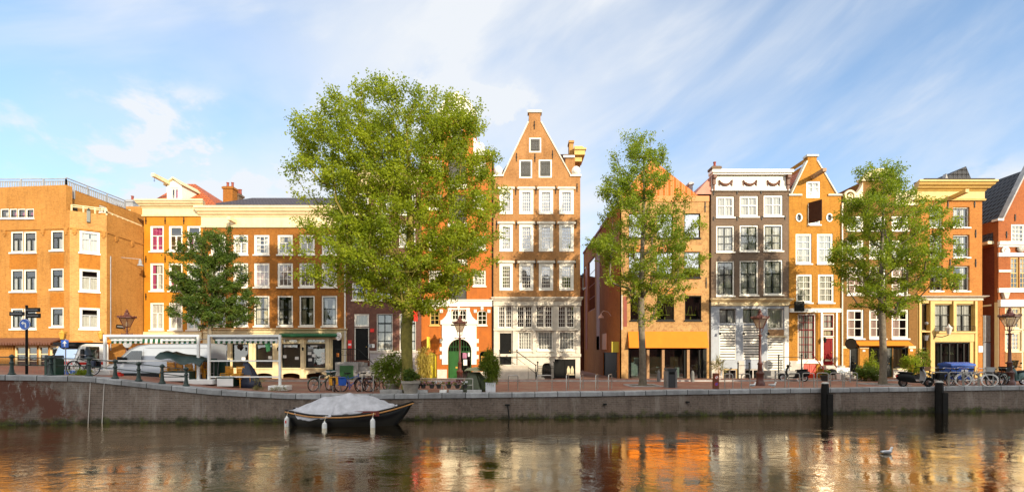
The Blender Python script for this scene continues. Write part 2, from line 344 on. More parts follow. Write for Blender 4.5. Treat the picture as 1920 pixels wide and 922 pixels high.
def lerp_tab(tab, x):
    if x <= tab[0][0]: return tab[0][1]
    for (a, b), (c, d) in zip(tab, tab[1:]):
        if x <= c: return b + (d - b) * (x - a) / (c - a)
    return tab[-1][1]
def sm(t): t = max(0, min(1, t)); return t * t * (3 - 2 * t)
QY = [(-60, 16), (-30, 19.9), (-23.2, 21.8), (-20, 22.6), (-10.7, 23.0), (-4.7, 23.6), (3.8, 24.35), (9, 25.2), (29, 27.3), (60, 30.5)]
QZ = [(-60, 1.5), (-30, 1.15), (-23.2, .98), (-20, .87), (-14.2, .22), (-10.7, .02), (-8, -.03), (0, 0), (25, .12), (40, .17)]
WATER = -1.3
def quay_y(x): return lerp_tab(QY, x)
def quay_z(x): return lerp_tab(QZ, x)
def gz(x, y):
    """height of the street"""
    e = quay_z(x); q = quay_y(x); t = sm((y - q - .8) / (34 - q - .8))
    w = sm((-25.5 - x) / 3.5); flat = .04 + .05 * sm((x - 10) / 20)
    return e + (flat - e) * t * (1 - w)
# ------------------------------------------------------------------ ground, canal wall, water
def setting():
    mb = MB(); xs = [-60, -45, -34, -30] + [-28 + i for i in range(0, 76)] + [52, 60, 75]; ts = [0, .02, .05, .1, .16, .23, .3, .38, .46, .54, .62, .7, .78, .86, .93, 1]
    vs = []
    for x in xs:
        q = quay_y(x) + .5
        for t in ts:
            y = q + t * (36.6 - q); vs.append((x, y, gz(x, y)))
    n = len(ts); fs = [(i*n+j, (i+1)*n+j, (i+1)*n+j+1, i*n+j+1) for i in range(len(xs)-1) for j in range(n-1)]
    mb.add(vs, fs)
    far = [(x, 36.6, gz(x, 36.6)) for x in xs]; m = len(far)
    mb.add(far + [(x, 140, z) for x, y, z in far], [(i, i+1, m+i+1, m+i) for i in range(m-1)])
    tag(mb.build('street', 'paving'), kind='structure')
    # band of paler paving stones along the front of the houses, and its kerb
    mb = MB(); kb = MB()
    seg = [-22 + i * 2 for i in range(0, 35)]
    for a, b in zip(seg, seg[1:]):
        for y0, y1, dz, target in ((33.55, 35.98, .085, mb), (33.4, 33.55, .085, kb)):
            za, zb = gz(a, 34), gz(b, 34)
            target.poly((a, y0, za+dz), (b, y0, zb+dz), (b, y1, zb+dz), (a, y1, za+dz))
        kb.poly((a, 33.4, gz(a, 34)-.1), (b, 33.4, gz(b, 34)-.1), (b, 33.4, gz(b, 34)+.085), (a, 33.4, gz(a, 34)+.085))
    tag(mb.build('pavement', 'pavement'), kind='structure'); tag(kb.build('kerb', 'coping_stone'), kind='structure')
    # wall of the canal, slightly leaning back, with its coping
    w = MB(); c = MB(); xs = [-60, -45, -34, -30, -26, -23.2] + [-22 + .75*i for i in range(0, 92)] + [52, 60]
    for a, b in zip(xs, xs[1:]):
        ya, yb, za, zb = quay_y(a), quay_y(b), quay_z(a), quay_z(b)
        w.poly((a, ya-.10, WATER-.8), (b, yb-.10, WATER-.8), (b, yb, zb-.2), (a, ya, za-.2))
        j = .012 * math.sin(a * 7.3)
        c.poly((a, ya-.07, za-.22), (b, yb-.07, zb-.22), (b, yb-.07, zb-.02+j), (a, ya-.07, za-.02+j))
        c.poly((a, ya-.07, za-.02+j), (b, yb-.07, zb-.02+j), (b, yb-.04, zb+.015+j), (a, ya-.04, za+.015+j))
        c.poly((a, ya-.04, za+.015+j), (b, yb-.04, zb+.015+j), (b, yb+.52, zb+.015+j), (a, ya+.52, za+.015+j))
        c.poly((a, ya-.07, za-.22), (a, ya, za-.22), (b, yb, zb-.22), (b, yb-.07, zb-.22))
    tag(w.build('canal_wall', 'quay_brick'), 'long brown brick canal wall with moss along the waterline', 'canal wall', kind='structure')
    tag(c.build('canal_coping', 'quay_coping'), kind='structure')
    wt = MB(); wt.poly((-90, -3, WATER), (90, -3, WATER), (90, 33, WATER), (-90, 33, WATER)); tag(wt.build('water', 'water'), kind='structure')
    g = MB(); g.poly((-400, -60, -2.4), (400, -60, -2.4), (400, 500, -2.4), (-400, 500, -2.4)); tag(g.build('ground', 'grey_stone'), kind='structure')
    nb = MB(); nb.box(-60, 110, -45, 1.6, -2.3, -.35); tag(nb.build('near_quay', 'pavement'), kind='structure')
def setting_materials():
    # red clinker paving with sandy joints and worn patches
    m, nt, N, L, b = _nt('paving'); p = _pos(N, L)
    t = N.new('ShaderNodeTexBrick'); L.new(p, t.inputs['Vector']); t.inputs['Scale'].default_value = 1
    t.inputs['Color1'].default_value = (.34, .12, .07, 1); t.inputs['Color2'].default_value = (.25, .085, .055, 1); t.inputs['Mortar'].default_value = (.16, .11, .08, 1)
    t.inputs['Brick Width'].default_value = .22; t.inputs['Row Height'].default_value = .11; t.inputs['Mortar Size'].default_value = .012
    n = _noise(N, L, p, .5, 6, .65); n2 = _noise(N, L, p, 2.8, 5, .7)
    c = _mix(N, L, _range(N, L, n, .42, .68, 0, .75), t.outputs[0], (.30, .21, .15)); c = _mix(N, L, _range(N, L, n2, .5, .75, 0, .5), c, (.10, .05, .04))
    L.new(c, b.inputs['Base Color']); b.inputs['Roughness'].default_value = .85; M['paving'] = m
    m, nt, N, L, b = _nt('pavement'); p = _pos(N, L)
    n = _noise(N, L, p, .9, 6, .65); n2 = _noise(N, L, p, 7, 4, .7)
    c = _mix(N, L, _range(N, L, n, .35, .65, 0, 1), (.25, .09, .055), (.21, .125, .09)); c = _mix(N, L, _range(N, L, n2, .5, .75, 0, .5), c, (.12, .06, .05))
    L.new(c, b.inputs['Base Color']); b.inputs['Roughness'].default_value = .85; M['pavement'] = m
    # canal wall: brown brick, lime streaks, red patches, moss at the waterline
    brick('quay_brick', (.185, .140, .112), (.12, .088, .068), (.21, .18, .155), .30, .095, var=.5, dirt=.5, ms=.018)
    m = M['quay_brick']; N = m.node_tree.nodes; L = m.node_tree.links; b = N['Principled BSDF']; c = b.inputs['Base Color'].links[0].from_socket; p = _pos(N, L)
    s = N.new('ShaderNodeSeparateXYZ'); L.new(p, s.inputs[0])
    lime = _range(N, L, _noise(N, L, p, 1.0, 7, .7, (1.4, 1.4, .28)), .54, .70, 0, .62)
    c = _mix(N, L, lime, c, (.36, .32, .28))
    k = N.new('ShaderNodeMath'); k.operation = 'MULTIPLY'; L.new(_range(N, L, s.outputs[0], -19.6, -20.6, 0, 1), k.inputs[0]); L.new(_range(N, L, _noise(N, L, p, .9, 6, .7), .45, .55, 0, 1), k.inputs[1])
    c = _mix(N, L, k.outputs[0], c, (.11, .045, .030))
    k2 = N.new('ShaderNodeMath'); k2.operation = 'MULTIPLY'; L.new(_range(N, L, s.outputs[0], -19.8, -20.8, 0, 1), k2.inputs[0]); L.new(_range(N, L, _noise(N, L, p, 1.0, 6, .7, (2.5, 2.5, .6)), .56, .66, 0, .9), k2.inputs[1])
    c = _mix(N, L, k2.outputs[0], c, (.36, .34, .31))
    z = N.new('ShaderNodeMath'); z.operation = 'ADD'; L.new(s.outputs[2], z.inputs[0]); L.new(_range(N, L, _noise(N, L, p, 1.6, 5, .7), .3, .7, -.16, .16), z.inputs[1])
    c = _mix(N, L, _range(N, L, z.outputs[0], WATER + .27, WATER + .06, 0, .92), c, (.022, .024, .010))
    mz = N.new('ShaderNodeMath'); mz.operation = 'MULTIPLY'; L.new(_range(N, L, z.outputs[0], WATER + .40, WATER + .15, 0, 1), mz.inputs[0]); L.new(_range(N, L, _noise(N, L, p, 3.0, 4, .7), .5, .65, 0, .8), mz.inputs[1])
    c = _mix(N, L, mz.outputs[0], c, (.07, .085, .016))
    L.new(c, b.inputs['Base Color'])
    paint('quay_coping', (.37, .375, .385), .8, .3, 2.2, bump=.4, streak=.25)
    m = M['quay_coping']; N = m.node_tree.nodes; L = m.node_tree.links; b = N['Principled BSDF']; c = b.inputs['Base Color'].links[0].from_socket; p = _pos(N, L)
    t = N.new('ShaderNodeTexBrick'); mp = N.new('ShaderNodeMapping'); mp.inputs['Scale'].default_value = (1, 0, 0); mp.inputs['Location'].default_value = (0, 25, 0); L.new(p, mp.inputs[0]); L.new(mp.outputs[0], t.inputs['Vector'])
    t.inputs['Scale'].default_value = 1; t.inputs['Brick Width'].default_value = 1.15; t.inputs['Row Height'].default_value = 50; t.inputs['Mortar Size'].default_value = .02; t.offset = 0
    t.inputs['Color1'].default_value = (1, 1, 1, 1); t.inputs['Color2'].default_value = (.62, .61, .6, 1); t.inputs['Mortar'].default_value = (.10, .10, .09, 1)
    c = _mix(N, L, 1.0, c, t.outputs[0], 'MULTIPLY'); L.new(c, b.inputs['Base Color'])
    # canal water
    m, nt, N, L, b = _nt('water'); p = _pos(N, L)
    out = N['Material Output']; N.remove(b); df = N.new('ShaderNodeBsdfDiffuse'); df.inputs[0].default_value = (.014, .009, .004, 1)
    b = N.new('ShaderNodeBsdfGlossy'); b.inputs['Roughness'].default_value = .01; b.inputs[0].default_value = (1, .90, .72, 1)
    fr = N.new('ShaderNodeFresnel'); fr.inputs[0].default_value = 1.36; ma = N.new('ShaderNodeMath'); ma.operation = 'MULTIPLY_ADD'; ma.use_clamp = True; L.new(fr.outputs[0], ma.inputs[0]); ma.inputs[1].default_value = 1.4; ma.inputs[2].default_value = .27
    ms = N.new('ShaderNodeMixShader'); L.new(ma.outputs[0], ms.inputs[0]); L.new(df.outputs[0], ms.inputs[1]); L.new(b.outputs[0], ms.inputs[2]); L.new(ms.outputs[0], out.inputs[0])
    h1 = _noise(N, L, p, 1.0, 3, .55, (3.2, 5.0, 1)); h2 = _noise(N, L, p, 1.0, 3, .6, (8, 13, 1)); h3 = _noise(N, L, p, 1.0, 2, .5, (.5, .9, 1))
    a1 = N.new('ShaderNodeMath'); a1.operation = 'MULTIPLY_ADD'; L.new(h2, a1.inputs[0]); a1.inputs[1].default_value = .42; L.new(h1, a1.inputs[2])
    a2 = N.new('ShaderNodeMath'); a2.operation = 'MULTIPLY'; L.new(a1.outputs[0], a2.inputs[0]); L.new(_range(N, L, h3, .38, .66, .35, 1.35), a2.inputs[1])
    sx = N.new('ShaderNodeSeparateXYZ'); L.new(p, sx.inputs[0])
    a3 = N.new('ShaderNodeMath'); a3.operation = 'MULTIPLY'; L.new(a2.outputs[0], a3.inputs[0]); L.new(_range(N, L, sx.outputs[0], -14, 4, 1.2, .8), a3.inputs[1])
    bp = N.new('ShaderNodeBump'); bp.inputs['Strength'].default_value = 1.0; bp.inputs['Distance'].default_value = WAVE
    L.new(a3.outputs[0], bp.inputs['Height']); L.new(bp.outputs[0], b.inputs['Normal']); L.new(bp.outputs[0], fr.inputs['Normal']); M['water'] = m
WAVE = .0110
setting_materials(); setting()

# ------------------------------------------------------------------ facades
def strips(outline, holes):
    zs = sorted({round(z, 4) for z, *_ in outline} | {round(z, 4) for h in holes for z, *_ in h})
    lo, hi = outline[0][0], outline[-1][0]
    def at(prof, mid, z):
        for (za, la, ra), (zb, lb, rb) in zip(prof, prof[1:]):
            if za < mid <= zb and zb > za:
                t = (z - za) / (zb - za); return la + (lb - la) * t, ra + (rb - ra) * t
        return None
    for z0, z1 in zip(zs, zs[1:]):
        if z1 - z0 < 1e-4 or z1 <= lo + 1e-5 or z0 >= hi - 1e-5: continue
        mid = (z0 + z1) / 2; o0 = at(outline, mid, z0)
        if o0 is None: continue
        o1 = at(outline, mid, z1); hs = []
        for h in holes:
            a = at(h, mid, z0)
            if a: hs.append((a, at(h, mid, z1)))
        hs.sort(key=lambda t: t[0][0] + t[1][0]); l0, l1 = o0[0], o1[0]
        for a, b in hs:
            yield (l0, l1, a[0], b[0], z0, z1); l0, l1 = a[1], b[1]
        yield (l0, l1, o0[1], o1[1], z0, z1)
def rect(u0, u1, z0, z1): return [(z0, u0, u1), (z1, u0, u1)]
def arch(u0, u1, z0, z1, rise=None, n=7):
    r = (u1 - u0) / 2; c = (u0 + u1) / 2; rise = rise or r; zs = z1 - rise; out = [(z0, u0, u1), (zs, u0, u1)]
    for i in range(1, n + 1):
        t = math.pi / 2 * i / n; w = max(r * math.cos(t), .01); out.append((zs + rise * math.sin(t), c - w, c + w))
    return out
def disc(c, z, r, n=8, rz=None):
    out = []; rz = rz or r
    for i in range(n + 1):
        t = -math.pi/2 + math.pi * i / n; w = max(r * math.cos(t), .01); out.append((z + rz * math.sin(t), c - w, c + w))
    return out
def outline_pts(prof): return [(l, z) for z, l, r in prof] + [(r, z) for z, l, r in reversed(prof)]

class Facade:
    """one flat front of a building, drawn in metres along its foot (u), into the house (d) and up (z)"""
    def __init__(s, root, origin=(0, 36.0), U=(1, 0)):
        s.root = root; s.o = Vector(origin); s.U = Vector(U).normalized(); s.N = Vector((-s.U.y, s.U.x)); s.holes = []; s.todo = []
        s.m = Matrix(((s.U.x, s.N.x, 0, s.o.x), (s.U.y, s.N.y, 0, s.o.y), (0, 0, 1, 0), (0, 0, 0, 1)))
    def mb(s): b = MB(); b.mat = s.m; return b
    def u(s, px, d=0.0):
        k = (px - 960) / F; o = s.o + s.N * d; return (k * o.y - o.x) / (s.U.x - k * s.U.y)
    def z(s, py, u=0.0, d=0.0): return CAMZ - (py - HOR) * ((s.o + s.U * u + s.N * d).y) / F
    def r(s, p): u0, u1 = s.u(p[0]), s.u(p[1]); um = (u0 + u1) / 2; return u0, u1, s.z(p[3], um), s.z(p[2], um)
    def hole(s, prof): s.holes.append(prof); return prof
    def wall(s, outline, mat, name='wall', depth=9.0, reveal=.17, parapet=.35, inner='interior', back=.75, seal=True):
        b = s.mb()
        for l0, l1, r0, r1, z0, z1 in strips(outline, s.holes): b.poly((l0, 0, z0), (r0, 0, z0), (r1, 0, z1), (l1, 0, z1))
        for h in s.holes:
            for (za, la, ra), (zb, lb, rb) in zip(h, h[1:]):
                b.poly((la, 0, za), (lb, 0, zb), (lb, reveal, zb), (la, reveal, za)); b.poly((ra, 0, za), (ra, reveal, za), (rb, reveal, zb), (rb, 0, zb))
            z, l, r = h[0]; b.poly((l, 0, z), (l, reveal, z), (r, reveal, z), (r, 0, z))
            z, l, r = h[-1]; b.poly((l, 0, z), (r, 0, z), (r, reveal, z), (l, reveal, z))
        for (za, la, ra), (zb, lb, rb) in zip(outline, outline[1:]):
            for a, c in ((la, lb), (ra, rb)):
                dp = depth if (abs(a - c) < 1e-4) else parapet
                b.poly((a, 0, za), (a, dp, za), (c, dp, zb), (c, 0, zb))
        z, l, r = outline[-1]; b.poly((l, 0, z), (r, 0, z), (r, parapet, z), (l, parapet, z))
        if seal:
            zt = max(z for (z, l, r) in outline if r - l > .8 * max(q[2] - q[1] for q in outline)); z0 = outline[0][0]; l = min(q[1] for q in outline); r = max(q[2] for q in outline)
            b.poly((l, depth, z0), (l, depth, zt), (r, depth, zt), (r, depth, z0))
            # back of the raised front, so it has a thickness
            for l0, l1, r0, r1, za, zb in strips(outline, []):
                if za >= zt - .01: b.poly((l0, parapet, za), (l1, parapet, zb), (r1, parapet, zb), (r0, parapet, za))
        if s.holes and inner:
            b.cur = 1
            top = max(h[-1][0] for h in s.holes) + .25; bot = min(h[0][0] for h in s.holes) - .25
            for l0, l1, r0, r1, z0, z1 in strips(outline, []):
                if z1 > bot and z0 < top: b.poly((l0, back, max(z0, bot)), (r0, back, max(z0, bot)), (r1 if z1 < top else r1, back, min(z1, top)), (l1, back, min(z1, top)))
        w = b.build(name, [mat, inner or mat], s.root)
        for f in s.todo: f()
        s.todo = []
        return w
    # -- trim
    def slab(s, name, px0, px1, py0, py1, mat, proud=.06, deep=.02, parent=None, um=None):
        u0, u1, z0, z1 = s.r((px0, px1, py0, py1)); return s.slab_m(name, u0, u1, z0, z1, mat, proud, deep, parent)
    def slab_m(s, name, u0, u1, z0, z1, mat, proud=.06, deep=.02, parent=None):
        b = s.mb(); b.box(u0, u1, -proud, deep, z0, z1); return b.build(name, mat, parent or s.root)
    def cornice(s, px0, px1, py0, py1, mat, proj=.5, prof=None, name='cornice', d0=0.0):
        """a moulding: rows of (share of the height from the top, share of the projection)"""
        u0, u1, z0, z1 = s.r((px0, px1, py0, py1)); h = z1 - z0
        prof = prof or [(0, 1), (.10, 1), (.14, .86), (.22, .80), (.30, .55), (.36, .50), (.40, .28), (.46, .20), (.50, .12), (.88, .12), (.92, .24), (1, .20)]
        pts = [(.25, z1)] + [(-proj * p - d0, z1 - f * h) for f, p in prof] + [(.25, z0)]
        b = s.mb(); n = len(pts); vs = []
        for k, (d, z) in enumerate(pts): vs.append((u0 + (d if d < 0 else 0) * .55, d, z))
        for k, (d, z) in enumerate(pts): vs.append((u1 - (d if d < 0 else 0) * .55, d, z))
        b.add(vs, [tuple(range(n)), tuple(range(2*n-1, n-1, -1))] + [(i, n+i, n+(i+1) % n, (i+1) % n) for i in range(n)])
        return b.build(name, mat, s.root)
    def anchors(s, spots, h=.62, name='wall_anchor'):
        for px, py in spots:
            u = s.u(px); z = s.z(py, u); b = s.mb(); b.box(u-.025, u+.025, -.05, -.004, z-h/2, z+h/2); b.box(u-.05, u+.05, -.045, -.006, z-.05, z+.05); b.build(name, 'iron', s.root)
    # -- openings
    def win(s, *p, **k):
        u0, u1, z0, z1 = s.r(p[:4]); return s.win_m(u0, u1, z0, z1, **k)
    def win_m(s, u0, u1, z0, z1, frame='white', sash='white', fw=.09, rec=.05, bars='T', curtain=None, sill='frame', gl='glass', prof=None, bar=.035, lintel=None, proud=0.0, name='window', sf=.045, cover=1.0):
        s.hole(prof or rect(u0, u1, z0, z1))
        s.todo.append(lambda: s._win(u0, u1, z0, z1, frame, sash, fw, rec, bars, curtain, sill, gl, prof, bar, lintel, proud, name, sf, cover))
    def _win(s, u0, u1, z0, z1, frame, sash, fw, rec, bars, curtain, sill, gl, prof, bar, lintel, proud, name, sf, cover):
        e = .004; b = s.mb(); f0 = -proud if proud else rec; f1 = rec + .09
        if prof:
            b2 = [(z, l + fw if r - l > 2.5*fw else (l+r)/2 - .01, r - fw if r - l > 2.5*fw else (l+r)/2 + .01) for z, l, r in prof]
            o = outline_pts(prof); i = outline_pts([(min(max(z, z0 + fw), z1 - fw), l, r) for z, l, r in b2]); n = len(o)
            for k in range(n):
                j = (k + 1) % n
                b.poly((*_d(o[k], f0),), (*_d(o[j], f0),), (*_d(i[j], f0),), (*_d(i[k], f0),)); b.poly(_d(i[k], f0), _d(i[j], f0), _d(i[j], f1), _d(i[k], f1))
        else:
            a0, a1, c0, c1 = (u0-.02, u1+.02, z0-.02, z1+.02) if proud else (u0+e, u1-e, z0+e, z1-e)
            b.box(a0, u0+fw, f0, f1, c0, c1); b.box(u1-fw, a1, f0, f1, c0, c1); b.box(u0+fw, u1-fw, f0, f1, z1-fw, c1); b.box(u0+fw, u1-fw, f0, f1, c0, z0+fw)
        W = b.build(name, frame, s.root)
        i0, i1, k0, k1 = u0+fw, u1-fw, z0+fw, z1-fw; b = s.mb(); y0, y1 = rec+.03, rec+.075; w, h = i1-i0, k1-k0
        if sf and not prof:
            b.box(i0, i0+sf, y0, y1, k0, k1); b.box(i1-sf, i1, y0, y1, k0, k1); b.box(i0+sf, i1-sf, y0, y1, k1-sf, k1); b.box(i0+sf, i1-sf, y0, y1, k0, k0+sf)
        def v(f, lo=0, hi=1, t=bar): b.box(i0+w*f-t/2, i0+w*f+t/2, y0+.004, y1-.004, k0+h*lo, k0+h*hi)
        def hz(f, lo=0, hi=1, t=bar): b.box(i0+w*lo, i0+w*hi, y0+.002, y1-.002, k0+h*f-t/2, k0+h*f+t/2)
        if bars == 'T': hz(.66, t=bar*2); v(.5, 0, .66, bar*2.2)
        elif bars == 'TT': hz(.62, t=bar*2); v(.5, 0, .62, bar*3); hz(.2, t=bar*.6)
        elif bars == 'cross': hz(.55, t=bar*1.6); v(.5)
        elif bars == 'cross3': hz(.62, t=bar*1.8); v(.5); hz(.3)
        elif bars == 'two': v(.5, t=bar*2.5)
        elif bars == 'sash': hz(.52, t=bar*1.8); v(.5, 0, .52); hz(.2, t=bar*.6)
        elif bars == 'rail': hz(.56, t=bar*1.8); hz(.22, t=bar*.6)
        elif isinstance(bars, tuple):
            nx, nz, mid = bars
            for q in range(1, nx): v(q/nx)
            for q in range(1, nz): hz(q/nz, t=bar * (1.8 if q == mid else 1))
        if b.f: b.build('sash', sash, W)
        b = s.mb(); g = rec+.052
        if prof:
            pr = [(z, l+.01, r-.01) for z, l, r in prof if r - l > .04]
            for (za, la, ra), (zb, lb, rb) in zip(pr, pr[1:]): b.poly((la, g, za), (ra, g, za), (rb, g, zb), (lb, g, zb))
        else: b.poly((i0, g, k0), (i1, g, k0), (i1, g, k1), (i0, g, k1))
        b.build('pane', gl, W)
        if curtain:
            for spec in (curtain if isinstance(curtain, list) else [curtain]):
                m, lo, hi, a, c = spec                                  # cloth, share of height, share of width
                b = s.mb(); n = max(6, int(w*(c-a)/.07)); yy = rec+.14; zb, zt = k0+h*lo, k0+h*hi
                for q in range(n):
                    ua, ub = i0+w*(a+(c-a)*q/n), i0+w*(a+(c-a)*(q+1)/n); ya, yb = yy+.035*math.sin(q*1.9), yy+.035*math.sin((q+1)*1.9)
                    b.poly((ua, ya, zb), (ub, yb, zb), (ub, yb, zt), (ua, ya, zt))
                b.build('curtain', m, W)
        if sill:
            b = s.mb(); b.box(u0-.05, u1+.05, -.09, rec+.02, z0-.10, z0-.003); b.build('sill', frame if sill == 'frame' else sill, W)
        if lintel:
            b = s.mb(); b.box(u0-.16, u1+.16, -.14, .02, z1+.03, z1+.17); b.box(u0-.10, u1+.10, -.08, .02, z1+.17, z1+.22); b.build('lintel', lintel, W)
        return W
    def door(s, *p, **k):
        u0, u1, z0, z1 = s.r(p[:4]); s.door_m(u0, u1, z0, z1, **k)
    def door_m(s, u0, u1, z0, z1, mat='black_paint', frame='white', fw=.08, rec=.1, panels=2, prof=None, handle='gold', name='door', leaves=1):
        s.hole(prof or rect(u0, u1, z0, z1))
        def go():
            b = s.mb()
            if frame and not prof:
                b.box(u0+.004, u0+fw, rec-.04, rec+.09, z0, z1-.004); b.box(u1-fw, u1-.004, rec-.04, rec+.09, z0, z1-.004); b.box(u0+fw, u1-fw, rec-.04, rec+.09, z1-fw, z1-.004)
            f = fw if frame and not prof else 0.0; i0, i1, k1 = u0+f, u1-f, z1-f
            D_ = s.mb()
            if prof:
                pts = outline_pts(prof); D_.add([(u, rec, z) for u, z in pts] + [(u, rec+.06, z) for u, z in pts], [tuple(range(len(pts))), tuple(range(2*len(pts)-1, len(pts)-1, -1))]); k1 = prof[1][0]
            else: D_.box(i0, i1, rec, rec+.06, z0+.02, k1)
            w = (i1-i0)/leaves
            for q in range(leaves):
                a0 = i0+w*q
                for j in range(panels):
                    za, zb = z0+.15+(k1-z0-.2)*j/panels, z0+.08+(k1-z0-.2)*(j+1)/panels
                    t = .035
                    for bx in ((a0+.12, a0+w-.12, zb-t, zb), (a0+.12, a0+w-.12, za, za+t), (a0+.12, a0+.12+t, za+t, zb-t), (a0+w-.12-t, a0+w-.12, za+t, zb-t)): D_.box(bx[0], bx[1], rec-.018, rec-.001, bx[2], bx[3])
                if leaves == 2 and q: D_.box(a0-.02, a0+.02, rec-.03, rec-.002, z0+.02, k1-.02)
            d = D_.build(name, mat, s.root)
            if b.f: b.build('door_frame', frame, d)
            if handle:
                h = s.mb(); zz = z0+(min(k1, z0+2.1)-z0)*.48; h.tube((i1-.13, rec-.07, zz), (i1-.13, rec, zz), .02, n=6); h.ball((i1-.13, rec-.08, zz), .035, n=8, m=4); h.build('handle', handle, d)
        s.todo.append(go)
def _d(p, d): return (p[0], d, p[1])
def hoist(f, px, py, out=1.5, mat='yellow_cream', drop=.25, size=.12, into=.3, up=.0, parent=None):
    """the hoisting beam that juts from a gable"""
    u = f.u(px); z = f.z(py, u); b = f.mb()
    b.add([(u-size, into, z-.14), (u+size, into, z-.14), (u+size, into, z+.14), (u-size, into, z+.14), (u-size, -out, z-.10+up), (u+size, -out, z-.10+up), (u+size, -out, z+.14+up), (u-size, -out, z+.14+up)],
          [(0,1,2,3), (7,6,5,4), (0,4,5,1), (1,5,6,2), (2,6,7,3), (3,7,4,0)])
    o = b.build('hoist_beam', mat, parent or f.root)
    if drop:
        h = f.mb(); h.tube((u, -out+.15, z-.1), (u, -out+.15, z-.1-drop), .012, n=5); h.ring((u, -out+.15, z-.16-drop), .05, .013, 'x', 10, 5); h.build('hook', 'iron', o)
    return o
def scroll(b, u, z, r, dirn=1, d0=-.09, d1=.02, turns=1.4, n=26, t=.09):
    """an S-scroll of a gable shoulder, thick enough to stand proud"""
    P = []
    for i in range(n + 1):
        a = -math.pi/2 + turns*2*math.pi*i/n; q = r*(1 - .72*i/n); P.append((u + dirn*q*math.cos(a), z + q*math.sin(a), t*(1 - .45*i/n)))
    for (ua, za, ta), (ub, zb, tb) in zip(P, P[1:]):
        dx, dz = ub-ua, zb-za; l = math.hypot(dx, dz) or 1; nx, nz = -dz/l, dx/l
        b.prism([(ua+nx*ta, za+nz*ta), (ub+nx*tb, zb+nz*tb), (ub-nx*tb, zb-nz*tb), (ua-nx*ta, za-nz*ta)], d0, d1)
    b.prism([(u+.3*r*math.cos(t_), z+.3*r*math.sin(t_)) for t_ in [2*math.pi*i/14 for i in range(14)]], d0-.03, d1)
def coping(f, pts, mat, w=.10, d0=-.07, d1=.4, name='coping', parent=None):
    """a strip of stone along a sloping gable edge; pts in (u, z)"""
    b = f.mb()
    for (ua, za), (ub, zb) in zip(pts, pts[1:]):
        dx, dz = ub-ua, zb-za; l = math.hypot(dx, dz); nx, nz = -dz/l*w, dx/l*w
        if nz < 0: nx, nz = -nx, -nz
        b.prism([(ua, za), (ub, zb), (ub+nx, zb+nz), (ua+nx, za+nz)], d0, d1)
    return b.build(name, mat, parent or f.root)
def gable_roof(f, u0, u1, ze, uc, zr, mat, d0=.36, d1=9.0, name='roof', over=0.0):
    b = f.mb(); b.prism([(u0-over, ze), (u1+over, ze), (uc, zr)], d0, d1); return b.build(name, mat, f.root)
def chimney(f, px0, px1, py0, py1, d, mat='brown_brick', pots=2, parent=None):
    u0, u1 = f.u(px0, d), f.u(px1, d); z0, z1 = f.z(py1, 0, d), f.z(py0, 0, d); b = f.mb(); w = u1-u0
    b.box(u0, u1, d, d+.7, z0, z1); b.box(u0-.07, u1+.07, d-.07, d+.77, z1-.22, z1-.05); c = b.build('chimney', mat, parent or f.root)
    p = f.mb()
    for i in range(pots):
        x = u0+w*(i+.5)/pots; p.lathe((x, d+.35, z1), [(.13, 0), (.10, .1), (.09, .35), (.12, .38), (.12, .42)], 8)
    if pots: p.build('chimney_pot', 'rust_panel', c)
    return c
